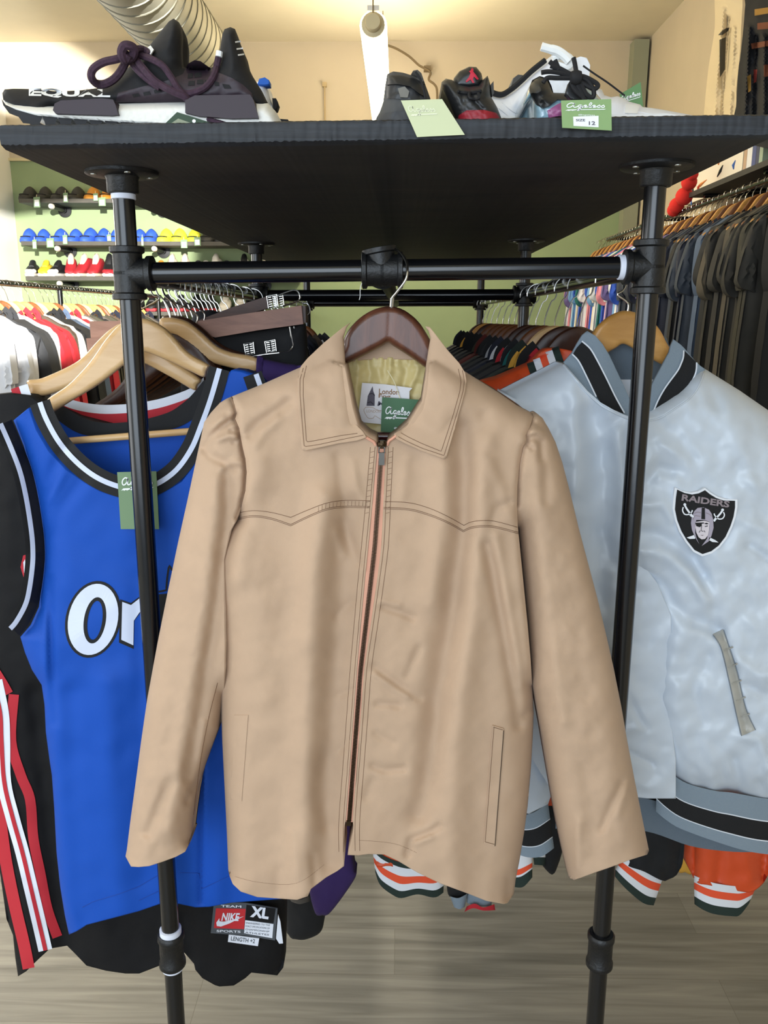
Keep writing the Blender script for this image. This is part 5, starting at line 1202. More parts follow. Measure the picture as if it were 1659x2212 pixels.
drop('varsity_jacket', 'red and white striped jacket hem at the right edge below the silver jacket', 'jacket', [(1600, 1500), (1720, 1500), (1720, 1780), (1640, 1785), (1585, 1770)], 1.56, C['navy'],
     [('waistband', [(1588, 1760), (1630, 1768), (1700, 1770)], [(1580, 1865), (1630, 1872), (1700, 1874)], [0, .22, .34, .40, .55, .61, .78, 1], [0, 1, 2, 0, 1, 2, 0], [C['red'], M_wr, C['navy']], -.05)])

# ---- trouser hangers and trousers on the left rail
M_cedar = wood('reddish clamp wood', '6e4433', '9a6a52', (6, 40, 40), .45, 1.3); M_cedd = wood('dark clamp wood', '3a2620', '5a3c30', (6, 40, 40), .5, 1.3)
def bar_hanger(label, poly, Y, m, clips=True, hookx=None):
    t = thing('trouser_hanger', label, 'hanger', tuple(WP(*np.mean(poly, 0), Y)))
    mb = MB(); sheet(mb, densify(poly, 12), lambda x, y: np.full(np.shape(x), Y), 12, thick=.022); mb.build('clamp_bar', m, t, smooth=False)
    if hookx: hook3d(WP(*hookx, Y), railL_at(Y), t)
    return t
tb = bar_hanger('reddish wood trouser clamp hanger pointing right behind the beech hangers', [(424, 694), (540, 676), (651, 660), (655, 700), (560, 713), (465, 729), (440, 722)], 1.34, M_cedar, hookx=(424, 694))
MB().tube([WP(a, b, 1.35) for a, b in crom([(656, 656), (663, 656), (668, 663), (669, 674), (664, 680)], 4)], .0016, 7).build('wire_loop', M_chrome, tb)
MB().box(tuple(WP(657, 679, 1.36)), (.008, .03, .026)).build('clamp_end', M_cedd, tb, smooth=False)
MB().tube([WP(a, b, 1.335) for a, b in crom([(626, 706), (631, 735), (633, 748), (626, 757), (612, 761), (603, 762)], 4)], .0013, 7).build('wire_arm', M_chrome, tb)
MB().tube([WP(a, b, 1.345) for a, b in crom([(635, 705), (640, 735), (640, 746), (632, 756)], 4)], .0013, 7).build('wire_arm', M_chrome, tb)
def clip(px, py, w, h, Y, parent, dx=6):
    mb = MB(); 
    for s in (0, 1):
        Y2 = Y + s * .012; x = px + s * dx * 1.6
        P = [WP(x, py, Y2), WP(x + w, py - 4, Y2), WP(x + w + 3, py + h - 4, Y2), WP(x + 4, py + h, Y2)]
        mb.tube(P, .0011, 6, closed=True)
        for k in range(5):
            for q in (.12, .58):
                a = P[0].lerp(P[3], (k + .7) / 5.4).lerp(P[1].lerp(P[2], (k + .7) / 5.4), q); b = P[0].lerp(P[3], (k + .7) / 5.4).lerp(P[1].lerp(P[2], (k + .7) / 5.4), q + .32)
                mb.tube([a, b], .0011, 6)
    return mb.build('ribbed_clip', M_chrome, parent)
clip(527, 743, 20, 25, 1.33, tb); clip(572, 738, 22, 24, 1.33, tb)
MB().tube([WP(535, 771, 1.33), WP(575, 765, 1.33), WP(603, 762, 1.333)], .001, 6).build('clip_wire', M_chrome, tb)
tb2 = bar_hanger('dark wood trouser clamp hanger with steel clip tilted above the reddish one', [(428, 692), (500, 664), (574, 641), (584, 664), (520, 684), (440, 700)], 1.42, M_cedd, hookx=(440, 690))
clip(576, 640, 22, 26, 1.41, tb2, 8)
MB().tube([WP(a, b, 1.41) for a, b in crom([(602, 638), (620, 631), (638, 627), (646, 634), (648, 644), (640, 652), (612, 661)], 5)], .0014, 7).build('wire_loop', M_chrome, tb2)
tb3 = bar_hanger('pinkish wood hanger block left of the left pole, upper of two', [(193, 694), (262, 693), (300, 700), (300, 735), (196, 730)], 1.44, wood('pink cedar', '9c6a52', 'c08e74', (6, 40, 40), .5, 1.3))
tb4 = bar_hanger('pinkish wood hanger block left of the left pole, lower of two', [(186, 731), (240, 728), (300, 732), (300, 770), (190, 765)], 1.43, MATS['pink cedar'])
def trousers(label, poly, Y, m):
    t = thing('trousers', label, 'trousers', tuple(WP(*np.mean(poly, 0), Y)))
    S = Surf(Y, [poly_rim(poly)], ((.02, 30),), [([(poly[0][0] + 40, 780), (poly[0][0] + 50, 1500)], 16, -.006)], [(int(poly[0][0]), 90, .003)])
    panel('trouser_legs', poly, S, 10, m, t, back=Y + .02); return t
trousers('black trousers hanging from the reddish clamp hanger', [(430, 728), (470, 725), (560, 714), (640, 704), (660, 720), (664, 1000), (640, 1300), (440, 1300), (430, 900)], 1.355, C['black'])
trousers('dark trousers on the tilted dark clamp hanger', [(400, 720), (520, 690), (600, 690), (655, 730), (660, 1000), (640, 1300), (420, 1300)], 1.44, C['ink'])
px_hanger('pale beech hanger of the purple sweatshirt behind the jersey hangers', [(345, 690), (362, 686), (377, 687), (407, 696), (437, 720), (468, 748), (500, 761), (556, 774), (552, 803), (485, 791), (440, 776), (410, 750), (380, 725), (350, 715)], 1.30, M_beech3, (368, 690), railL_at)
px_hanger('dark edged hanger right behind the pale beech one of the sweatshirt', [(350, 684), (377, 681), (407, 688), (437, 708), (470, 738), (505, 756), (556, 772), (552, 795), (485, 780), (440, 765), (400, 735), (360, 705)], 1.335, M_dw1, (385, 686), railL_at)
mb = MB()
pm = thing('sweatshirt', 'purple sweatshirt shoulder on the beech hanger beside the tan collar', 'sweatshirt', tuple(WP(600, 810, 1.29)))
Sp = Surf(1.295, [[(556, 770), (570, 776), (620, 787), (640, 790), (700, 810)]], ((.018, 26),), [([(568, 775), (562, 830)], 2.5, -.003)], [(91, 50, .001)])
panel('sweatshirt_body', [(556, 769), (570, 776), (620, 787), (640, 790), (720, 815), (760, 1000), (700, 1300), (560, 1300), (552, 1000), (556, 850), (553, 815)], Sp, 8, C['purple'], pm, back=1.315)
MB_ = MB(); ribbon(MB_, [(562, 772), (560, 800), (558, 828)], 12, Sp, .003, 0, smoothing=False); MB_.build('neck_rib', C['purple'], pm)
# loose hooks crowding the left rail behind the pole
for k in range(12):
    Y = 1.30 + k * .036; r = railL_at(Y)
    t = thing('coat_hanger', 'empty dark hanger with a chrome hook on the left rail, %s from the left pole' % ORD[k], 'hanger', (r.x, Y, r.z - .076)); t.rotation_euler = (0, 0, math.pi + math.radians(random.uniform(-8, 8)))
    for p in PROTO['hanger']:
        c = p.copy(); COL.objects.link(c); c.parent = t
        if p.name.startswith('hanger_arms'): c.material_slots[0].link = 'OBJECT'; c.material_slots[0].material = [M_dw1, M_dw2][k % 2]
# ================================================================== shoes on the rack's top shelf
def ybot(px, Y):
    x = float(W(px, 270, Y)[0]); return float(PX((x, Y, shelf_top(x)))[1])
M_kn = mat('black knit upper', '131317', .8, weave=900); M_boost = mat('white foam midsole', 'e9e8e2', .7, weave=160); M_plum = mat('plum rubber', '2c1f2a', .55); M_lug = mat('black rubber lugs', '1b1b1f', .7)
M_place = mat('plum lace', '3d2838', .85, var=.3, vscale=300); M_wp = mat('white rubber print', 'eef0f2', .6)
YN = 1.0
h2 = lambda u, v: (u / 2, v / 2)
nm = thing('sneaker', 'black knit sneaker with plum cage and white foam sole on the shelf, left', 'shoe', tuple(WP(310, 265, YN)))
def C2(L): return [h2(*p) for p in L]
up = C2([(10, 402), (20, 386), (60, 383), (150, 385), (250, 395), (350, 390), (440, 378), (480, 365), (530, 320), (560, 285), (600, 250), (640, 205), (690, 140), (730, 92), (750, 80), (772, 95), (786, 125), (792, 165), (790, 230), (792, 290), (830, 300), (900, 300), (940, 275), (952, 200), (960, 150), (970, 126), (995, 117), (1015, 125), (1030, 170), (1060, 240), (1072, 290), (1092, 330), (1130, 390), (1157, 445), (1140, 470), (900, 470), (500, 470), (230, 470), (60, 450), (14, 432)])
upc = np.vstack([np.array(up), np.array(up[:1])])
S_up = Surf(YN, [np.array(up[:38])], ((.036, 42),), [(C2([(560, 290), (620, 340), (700, 380)]), 6, -.002)], [(101, 30, .0008)])
def mir(S): return lambda x, y: 2 * YN - S(x, y)
panel('knit_upper', up, S_up, 5, [M_kn, M_wp], nm, back=mir(S_up), smoothing=0,
      extra=lambda mb: [text_on(mb, 'EQUAL', 62, 210, 176, 20, S_up, 1.0, .0012, 1, .05)] + [ribbon(mb, C2(q), 3.4, S_up, .0012, 1, step=3) for q in ([(1016, 182), (1040, 178)], [(1022, 212), (1050, 208)], [(1028, 238), (1055, 234)])])
midt = [(14, 430), (60, 440), (120, 446), (230, 455), (500, 442), (800, 432), (1100, 440), (1158, 446), (1190, 480), (1212, 518), (1222, 551)]
midb = [(1200, 556), (960, 552), (800, 538), (500, 518), (300, 504), (150, 492), (70, 470), (24, 450)]
mo = C2(midt + midb); S_mid = Surf(YN - .002, [np.array(C2(midt + midb[:1]))], ((.046, 22),), [], [(103, 6, .0007)])
panel('foam_midsole', mo, S_mid, 4, M_boost, nm, back=mir(S_mid), smoothing=0)
lug = [(6, 425), (24, 452), (70, 474), (150, 497), (300, 512), (500, 524), (800, 543), (960, 552), (1195, 556), (1195, 566), (960, 562)]
x = 930
while x > 150:
    lug += [(x, 560), (x - 20, 526 - (960 - x) * .030), (x - 42, 560)]; x -= 66
lug += [(150, 560), (128, 535), (100, 532), (80, 505), (40, 490), (14, 455)]
S_lug = Surf(YN - .004, [], (), plane=lambda x, y: -.036 + 0 * x)
panel('lugged_outsole', C2(lug), S_lug, 5, M_lug, nm, back=YN + .036, smoothing=0, smooth=False)
for q in ([(228, 476), (236, 447), (262, 434), (440, 425), (488, 430), (500, 455), (510, 496), (480, 499), (240, 491)], [(800, 432), (842, 412), (1080, 408), (1094, 430), (1106, 470), (1116, 510), (1000, 512), (860, 502), (800, 487)]):
    mb = MB(); sheet(mb, densify(C2(q), 4), lambda x, y: S_mid(x, y) * 0 + YN - .0535 + np.maximum(0, (250 - y) * 0), 5, thick=.02); mb.build('side_plug', M_plum, nm, 'auto')
S_cg = lambda x, y: S_up(x, y) - .003
cg = [(500, 440), (510, 402), (560, 388), (640, 368), (740, 343), (790, 320), (812, 275), (840, 260), (866, 264), (900, 288), (950, 316), (1000, 336), (1050, 366), (1086, 400), (1096, 440), (840, 440)]
mb = MB(); sheet(mb, densify(C2(cg), 4), S_cg, 5, thick=.003)
for q in ([(830, 285), (855, 285), (852, 300), (828, 300)], [(842, 315), (872, 312), (870, 332), (840, 335)], [(812, 318), (834, 316), (832, 336), (810, 338)], [(852, 345), (878, 342), (880, 362), (850, 362)], [(815, 350), (842, 348), (840, 368), (812, 370)], [(884, 345), (906, 350), (900, 372), (884, 368)],
          [(570, 408), (598, 402), (606, 416), (578, 422)], [(618, 400), (645, 394), (652, 408), (622, 414)], [(664, 390), (690, 384), (700, 398), (668, 404)], [(706, 380), (730, 374), (738, 388), (710, 394)], [(960, 362), (990, 366), (1000, 382), (968, 382)], [(925, 350), (945, 355), (948, 372), (928, 370)]):
    decal(mb, C2(q), S_cg, .0006, 1, 4)
mb.build('cage', [M_plum, M_kn], nm)
def lace(pts, dy=-.012, r=.0035, m=None, nmn='lace'):
    q = crom(C2(pts), 5); Y = np.minimum(S_up(q[:, 0], q[:, 1]), YN - .02) + dy
    MB().tube([Vector(v) for v in W(q[:, 0], q[:, 1], Y)], r, 8).build(nmn, m or M_place, nm)
lace([(545, 215), (520, 250), (450, 268), (405, 296), (394, 330), (415, 360), (455, 362), (500, 335), (535, 285), (555, 235)], -.01, .0042)
lace([(555, 235), (540, 260), (525, 230), (535, 200), (560, 198), (580, 215), (570, 245), (550, 255)], -.016, .0048)
lace([(570, 235), (610, 285), (670, 350), (740, 392), (800, 420), (840, 470), (890, 512), (985, 548)], -.012, .004)
lace([(585, 235), (640, 250), (700, 282), (740, 335), (770, 385), (815, 430), (870, 490), (940, 535), (985, 550)], -.010, .0036)
lace([(946, 235), (938, 275), (922, 330), (885, 378), (830, 402), (790, 400), (740, 385)], -.006, .0036)
lace([(575, 215), (610, 210), (640, 225), (645, 240)], -.008, .0034); lace([(560, 260), (590, 300), (640, 345), (690, 380)], -.008, .0034)
MB().tube([WP(*h2(948, 222), YN - .03), WP(*h2(945, 245), YN - .03)], .0036, 8).build('lace_tip', M_wp, nm)
mb = MB(); sheet(mb, C2([(634, 208), (650, 196), (664, 214), (650, 236)]), lambda x, y: S_up(x, y) - .012, 4, thick=.003); mb.build('pull_tab', M_wp, nm, 'auto')
tg = thing('price_tag', 'dark green price tag lying folded against the plum sneaker sole', 'price tag', tuple(WP(410, 262, .952)))
mb = MB(); sheet(mb, densify(C2([(690, 556), (765, 484), (960, 545), (940, 556)]), 5), lambda x, y: np.full(np.shape(x), .9488), 6, thick=.0008); decal(mb, C2([(705, 555), (770, 512), (850, 540), (845, 556)]), .9488, .0004, 1, 5)
decal(mb, [(419 + 4 * math.cos(k), 261.5 + 4 * math.sin(k)) for k in np.linspace(0, 6.28, 12)[:-1]], .9488, .0005, 2, 3); mb.build('tag_card', [mat('dark green card', '26402a', .6), mat('grey card back', '8a917c', .7), M_tagw], tg, smooth=False)

# second shoe hidden behind it: blue heel tab and white heel
bs = thing('sneaker', 'white sneaker with blue heel tab mostly hidden behind the plum one', 'shoe', tuple(WP(575, 250, 1.2)))
Sb = Surf(1.2, [], (), [])
panel('heel_counter', [(520, 262), (530, 215), (556, 176), (575, 180), (584, 210), (590, 250), (590, ybot(590, 1.2)), (520, ybot(520, 1.2))], Surf(1.2, [np.array([(520, 215), (556, 176), (575, 180), (584, 210), (590, 262)])], ((.03, 20),)), 4, M_wp, bs, back=1.25, smoothing=0)
panel('heel_tab', [(556, 182), (560, 170), (572, 167), (581, 173), (581, 182), (570, 183)], 1.168, 3, mat('bright blue suede', '1d62c8', .7), bs, thick=.02, smoothing=0)
panel('heel_lining', [(588, 212), (596, 212), (600, 224), (596, 236), (590, 236)], 1.19, 3, M_kn, bs, thick=.02, smoothing=0)
panel('outsole', [(596, 256), (622, 258), (628, 268), (628, ybot(628, 1.2)), (560, ybot(560, 1.2))], 1.19, 4, M_lug, bs, thick=.06, smoothing=0)

# ---- shoes seen from the heel, right of the lamp
c2 = lambda u, v: (780 + u * .52984, v * .52984)
def K(L): return [c2(*p) for p in L]
M_lea = mat('black leather', '1f2022', .42, spec=.5); M_gr = mat('charcoal nubuck', '4a4a4a', .8); M_grl = mat('grey suede', '77756f', .8); M_redp = mat('red rubber', '8e1526', .5); M_redl = mat('red logo', 'c0203a', .6)
YH = .985
k1 = thing('sneaker', 'charcoal and black sneaker seen from the heel, left of the black and red one', 'shoe', tuple(WP(868, 262, YH)))
ho1 = K([(52, 505), (62, 480), (76, 455), (90, 415), (98, 350), (106, 302), (132, 291), (170, 296), (203, 306), (240, 318), (262, 345), (282, 400), (290, 450), (300, 505)]); ho1[0] = (ho1[0][0], ybot(808, YH) + 2); ho1[-1] = (ho1[-1][0], ybot(938, YH) + 2)
S1 = Surf(YH, [np.array(ho1)], ((.03, 34),), [], [(111, 20, .0006)])
panel('heel_counter', ho1, S1, 4, M_gr, k1, back=YH + .24, smoothing=0)
mb = MB(); decal(mb, K([(104, 352), (150, 338), (215, 352), (238, 385), (240, 405), (105, 402)]), S1, .0015, 0, 4); mb.build('heel_opening', M_lea, k1)
mb = MB(); sheet(mb, densify(K([(108, 345), (110, 308), (160, 306), (220, 322), (245, 350), (262, 395), (236, 380), (200, 352), (150, 342)]), 4), S1, 4, off=.005, thick=.006); mb.build('collar_foam', M_lea, k1)
mb = MB(); sheet(mb, densify(K([(150, 360), (178, 352), (196, 372), (190, 398), (160, 396)]), 4), S1, 4, off=.004, thick=.004); mb.build('heel_badge', M_grl, k1)
mb = MB(); sheet(mb, densify(K([(202, 306), (212, 288), (230, 284), (246, 298), (262, 345), (240, 330)]), 4), S1, 4, off=.008, thick=.012); mb.build('pull_tab', M_grl, k1)
mb = MB(); sheet(mb, densify(K([(60, 508), (80, 462), (150, 452), (230, 452), (300, 470), (302, 508)]), 4), S1, 4, off=.006, thick=.01); mb.build('midsole', mat('worn black rubber', '36373a', .6), k1)
tg = thing('price_tag', 'pale cream price tag tilted over the shelf edge on the charcoal sneaker', 'price tag', tuple(WP(935, 255, .936)))
mb = MB(); sheet(mb, densify([(866, 217), (955, 214), (1004, 291), (901, 296)], 6), lambda x, y: np.full(np.shape(x), .936), 6, thick=.0007); mb.build('tag_card', mat('pale sage card', 'c9d0a6', .45), tg, smooth=False)
mb = MB(); script_on(mb, lambda a, b: (886 + a * 10 + b * -4, 244 - b * 9), 9, 0, .936, .0005, .16); mb.build('tag_lettering', mat('cream print', 'e6e8cc', .5), tg, smooth=False)
mb = MB(); mb.tube([WP(a, b, .94) for a, b in crom(K([(222, 292), (245, 330), (258, 380), (265, 425), (268, 470)]), 4)], .0011, 6); mb.build('tag_cord', M_kn, tg)

k2 = thing('sneaker', 'black leather sneaker with red sole and red tongue logo seen end-on', 'shoe', tuple(WP(1020, 262, YH)))
ho2 = K([(395, 505), (365, 440), (338, 375), (328, 335), (346, 320), (372, 326), (398, 345), (440, 352), (480, 348), (500, 322), (516, 308), (526, 340), (530, 395), (556, 440), (585, 505)]); ho2[0] = (ho2[0][0], ybot(990, YH) + 2); ho2[-1] = (ho2[-1][0], ybot(1090, YH) + 2)
S2 = Surf(YH, [np.array(ho2)], ((.032, 34),), [(K([(440, 360), (470, 420), (500, 450)]), 4, -.003), (K([(400, 360), (420, 420)]), 4, -.003)], [(113, 16, .0008)])
panel('leather_upper', ho2, S2, 4, M_lea, k2, back=YH + .24, smoothing=0)
to2 = K([(372, 345), (378, 318), (400, 290), (440, 271), (470, 273), (490, 298), (498, 330), (495, 360), (440, 368), (390, 365)]); S2t = Surf(YH + .01, [np.array(to2)], ((.014, 16),))
panel('tongue', to2, S2t, 4, mat('glossy black tongue', '1a1b1d', .3), k2, back=YH + .04, smoothing=0)
mb = MB()
for q in ([(452, 276), (459, 282), (457, 292), (466, 302), (480, 322), (473, 325), (460, 312), (456, 322), (462, 338), (454, 338), (446, 324), (430, 336), (426, 331), (440, 314), (446, 298), (440, 290), (446, 288)],):
    decal(mb, K(q), S2t, .0012, 0, 3)
mb.build('tongue_logo', M_redl, k2, smooth=False)
mb = MB(); sheet(mb, densify(K([(396, 508), (398, 470), (430, 450), (500, 448), (552, 460), (584, 508)]), 4), S2, 4, off=.005, thick=.012); mb.build('red_sole', M_redp, k2)
mb = MB()
for q in ([(395, 372), (440, 378), (490, 370)], [(440, 378), (444, 400), (480, 402), (478, 380)]): line_on(mb, K(q), S2, .0016, .003, 0, step=3)
mb.build('lace', M_kn, k2)
mb = MB(); sheet(mb, densify(K([(528, 345), (540, 330), (542, 380), (534, 392)]), 4), S2t, 4, thick=.01); mb.build('collar_lining', M_gr, k2)

# ---- white leather sneaker, side on, toe to the right
YW = 1.14
M_wl = mat('white leather', 'e8e9ee', .5, bump=.1, bscale=300); M_wl2 = mat('white rubber', 'f0f0ee', .55)
ws = thing('sneaker', 'white leather low sneaker with black collar lining, toe pointing right', 'shoe', tuple(WP(1280, 258, YW)))
b_ = lambda x: ybot(x, YW) + 2
wo = K([(524, 372), (548, 383), (575, 386), (605, 370), (645, 338), (700, 287), (752, 246), (775, 228), (800, 228), (830, 245), (870, 250), (905, 290), (944, 372), (965, 358), (982, 366), (992, 388), (1018, 396), (1046, 392), (1075, 402), (1092, 414), (1138, 426), (1148, 436), (1185, 440), (1230, 447), (1310, 462), (1352, 470)]); wo += [(1503, 256), (1503, b_(1503)), (1066, b_(1066)), (1060, 236), (1057, 215)]
Sw = Surf(YW, [np.array(wo[:27])], ((.04, 40),), [(K([(590, 400), (650, 460), (690, 480)]), 3, -.0015), (K([(620, 430), (690, 300)]), 4, .002), (K([(660, 440), (720, 330)]), 4, .002), (K([(980, 470), (1080, 430), (1140, 440)]), 4, -.0015)], [(121, 30, .0006)])
panel('leather_upper', wo, Sw, 5, [M_wl, M_gr], ws, back=lambda x, y: 2 * YW - Sw(x, y), smoothing=0, extra=lambda mb: [line_on(mb, K(q), Sw, .0006, .0004, 0, 4) for q in ([(575, 420), (620, 455), (690, 492)], [(1000, 465), (1070, 470), (1120, 455), (1200, 470)], [(560, 440), (610, 480)])])
mb = MB(); ribbon(mb, K([(524, 372), (548, 383), (575, 386), (605, 370), (645, 338), (700, 287), (752, 246)]), 6, YW - .03, 0, 0, step=3); line_on(mb, K([(524, 372), (548, 383), (575, 386), (605, 370), (645, 338), (700, 287), (752, 246)]), YW - .028, .0035, 0, 0, 4); mb.build('collar_lining', M_kn, ws)
to = K([(868, 260), (872, 238), (895, 230), (920, 236), (934, 265), (930, 320), (905, 315), (880, 300)]); panel('tongue', to, YW - .025, 4, M_wl, ws, thick=.03, smoothing=0)
mb = MB(); mb.tube([WP(a, b, YW - .05) for a, b in crom(K([(735, 190), (770, 200), (800, 208), (830, 228), (850, 250)]), 4)], [.005] * 5 + [.0055] * 12, 8); mb.build('lace_tip', M_wl2, ws)
for q in ([(780, 240), (830, 225), (860, 250), (840, 275), (800, 265)],):
    MB().tube([WP(a, b, YW - .045) for a, b in crom(K(q), 4)], .0042, 8).build('lace', M_wl2, ws)
mb = MB(); sheet(mb, densify([(1352, 224), (1382, 226), (1377, 245), (1350, 244)], 5), lambda x, y: Sw(x, y) - .002, 5, thick=.002); mb.build('lace_loop', M_wl2, ws)
panel('rubber_sole', [(1062, 250), (1200, 252), (1350, 248), (1440, 245), (1503, 255), (1504, b_(1504)), (1062, b_(1062))], YW - .044, 6, M_wl2, ws, back=YW + .044, smoothing=0, smooth=False)
gh = thing('sneaker', 'grey sneaker heel just showing behind the white sneaker collar', 'shoe', tuple(WP(1122, 200, 1.3)))
gp = K([(612, 360), (618, 320), (640, 304), (670, 308), (680, 340), (660, 400), (620, 400)]); gp = gp + []
panel('heel_counter', gp[:5] + [(1145, ybot(1145, 1.3)), (1098, ybot(1098, 1.3))], Surf(1.3, [np.array(gp[:5])], ((.03, 14),)), 4, M_grl, gh, back=1.4, smoothing=0); panel('collar_foam', K([(614, 345), (622, 318), (640, 304), (660, 306), (655, 325), (630, 345)]), 1.268, 3, M_gr, gh, thick=.01, smoothing=0)
tg = thing('price_tag', 'green price tag with white script on a black cord behind the white sneaker', 'price tag', tuple(WP(1365, 205, 1.2)))
mb = MB(); sheet(mb, densify([(1338, 204), (1384, 177), (1390, 236), (1352, 236)], 5), lambda x, y: np.full(np.shape(x), 1.2), 6, thick=.0007); mb.build('tag_card', mat('leaf green card', '5f8a58', .6), tg, smooth=False)
mb = MB(); script_on(mb, lambda a, b: (1342 + a * 7.2 + b * .5, 219 - a * 2.0 - b * 7), 7.5, 0, 1.2, .0006, .22); mb.build('tag_lettering', M_tagw, tg, smooth=False)
MB().tube([WP(a, b, 1.09) for a, b in crom(K([(905, 268), (950, 300), (1010, 340), (1075, 390)]), 4)], .0011, 6).build('tag_cord', M_kn, tg)

# ---- clear plastic sneaker with black laces, three-quarter view
YC = 1.0
M_clr = mat('iridescent clear plastic', '8fb0c0', .12, spec=.8, coat=.6, var=.25, vscale=60); M_pinkp = mat('pink film', 'a05a88', .3, var=.3, vscale=80)
cs = thing('sneaker', 'clear iridescent sneaker with black collar and black bow laces at the shelf edge', 'shoe', tuple(WP(1215, 262, YC)))
co = K([(688, 352), (700, 326), (728, 312), (760, 322), (774, 350), (782, 376), (830, 378), (850, 340), (880, 320), (920, 330), (950, 370), (975, 400), (1000, 430), (1010, 505)]); co[-1] = (1315, ybot(1315, YC) + 2); co += [(1152, ybot(1152, YC) + 2), (1148, 215)]
Sc = Surf(YC, [np.array(co)], ((.038, 36),), [(K([(715, 400), (720, 500)]), 4, .003), (K([(740, 420), (750, 500)]), 4, -.003)], [(131, 22, .0016)])
panel('clear_shell', co, Sc, 4, M_clr, cs, back=YC + .1, smoothing=0)
mb = MB(); sheet(mb, densify(K([(686, 358), (698, 326), (728, 310), (762, 320), (776, 350), (784, 378), (830, 380), (900, 372), (930, 400), (860, 408), (800, 405), (770, 430), (742, 440), (716, 420), (700, 395)]), 4), Sc, 4, off=.005, thick=.006); mb.build('collar', M_lea, cs)
mb = MB(); sheet(mb, densify(K([(760, 450), (800, 425), (850, 405), (850, 480), (770, 505)]), 4), Sc, 4, off=.002, thick=.003); mb.build('pink_panel', M_pinkp, cs)
panel('tongue', K([(835, 380), (848, 335), (880, 300), (905, 330), (925, 385), (900, 405), (860, 405)]), YC - .05, 4, M_lea, cs, thick=.01, smoothing=0)
mb = MB(); sheet(mb, densify(K([(765, 505), (775, 478), (830, 470), (1000, 480), (1008, 512)]), 4), Sc, 4, off=.004, thick=.01); mb.build('toe_bumper', M_lea, cs)
for q in ([(735, 296), (770, 292), (830, 300), (872, 314)], [(768, 250), (790, 268), (830, 290), (872, 312)], [(772, 268), (820, 285), (868, 318)], [(742, 338), (760, 318), (800, 318), (868, 318)], [(872, 314), (905, 312), (945, 330), (966, 348), (948, 362), (905, 340), (876, 318)], [(880, 320), (900, 350), (918, 384), (944, 398), (948, 370), (925, 330), (890, 312)],
          [(866, 235), (872, 262), (880, 310)], [(862, 320), (880, 345), (905, 395), (915, 420)], [(856, 330), (872, 365), (905, 395)], [(790, 245), (800, 268), (806, 285)]):
    MB().tube([WP(a, b, YC - .062) for a, b in crom(K(q), 5)], .0024, 7).build('lace', M_kn, cs)
MB().lathe([(.0001, -.007), (.006, -.005), (.0075, 0), (.006, .005), (.0001, .007)], tuple(WP(*c2(876, 316), YC - .064)), (1, 0, 0), 12).build('lace_knot', M_kn, cs)
tg = thing('price_tag', 'green price tag with script and white sticker hanging over the right shelf edge', 'price tag', tuple(WP(1267, 250, .934)))
yq = lambda x, y: np.full(np.shape(x), .934)
mb = MB(); sheet(mb, densify([(1212, 217), (1320.5, 214), (1321.5, 282), (1214.5, 276)], 6), yq, 6, thick=.0007); mb.build('tag_card', mat('soft green card', '86a56d', .6), tg, smooth=False)
mb = MB(); script_on(mb, lambda a, b: (1224 + a * 14.5 + b * 1, 234 + a * .1 - b * 7), 9, 0, yq, .0005, .22); text_on(mb, '@ageless', 1249, 250, 36, 3.6, yq, 1, .0005, 0, .01)
mb.build('tag_lettering', M_tagw, tg, smooth=False)
mb = MB(); decal(mb, [(1238, 252), (1293, 250), (1293, 275), (1239, 272)], yq, .0004, 0, 6); text_on(mb, 'SIZE', 1244, 262, 20, 5, yq, 0, .0007, 1, .02); text_on(mb, '12', 1272, 270, 14, 8, yq, 0, .0007, 1, .02); mb.build('price_sticker', [M_tagw, M_ink], tg, smooth=False)
MB().tube([WP(a, b, .938) for a, b in crom(K([(905, 395), (912, 410), (918, 420)]), 3)], .0011, 6).build('tag_cord', M_kn, tg)
# ================================================================== wall shelves with slides and sneakers
M_sh = mat('grey shelf board', '4a4740', .6, var=.15, vscale=20); M_flg = MATS['black cast iron']; M_cap = mat('white pipe cap', 'd9d2c4', .5)
YSB = YB - .27
def wall_shelf(label, xa, xb, yt, brk):
    a = W(xa, yt, YSB); b = W(xb, yt + (xb - xa) * .001, YSB)
    t = thing('wall_shelf', label, 'shelf', (float(a[0]), YB, float(a[2])))
    MB().box(((a[0] + b[0]) / 2, YB - .135, a[2] - .014), (b[0] - a[0], .27, .028)).build('shelf_board', M_sh, t, smooth=False)
    for (cx, cy), (fx, fy) in brk:
        c = WP(cx, cy, YSB + .01); c.z = float(a[2]) - .05
        o = MB().tube([c, Vector((c.x, YB, c.z))], .017, 12).build('bracket_pipe', M_flg, t)
        MB().lathe([(.0001, -.012), (.016, -.01), (.02, 0), (.02, .02)], tuple(c), (0, 1, 0), 14).build('pipe_cap', M_cap, o)
        MB().lathe([(.02, -.03), (.022, -.012), (.05, -.01), (.05, 0)], (c.x, YB, c.z), (0, 1, 0), 20).build('wall_flange', M_flg, o)
    return float(a[2])
z1 = wall_shelf('upper grey wall shelf holding black and orange slides', 40, 470, 429, [((109, 431), (143, 446)), ((330, 431), (360, 446))])
z2 = wall_shelf('middle grey wall shelf holding blue and yellow slides', 45, 600, 521, [((122, 525), (152, 538)), ((332, 526), (357, 536)), ((540, 526), (560, 536))])
z3 = wall_shelf('lower grey wall shelf holding a row of sneakers', 55, 640, 597, [((127, 602), (157, 610)), ((360, 602), (380, 610)), ((560, 602), (590, 610))])
z4 = wall_shelf('lowest grey wall shelf holding dark sneakers with red soles', 270, 660, 673, [((300, 678), (330, 684)), ((600, 678), (610, 684))])
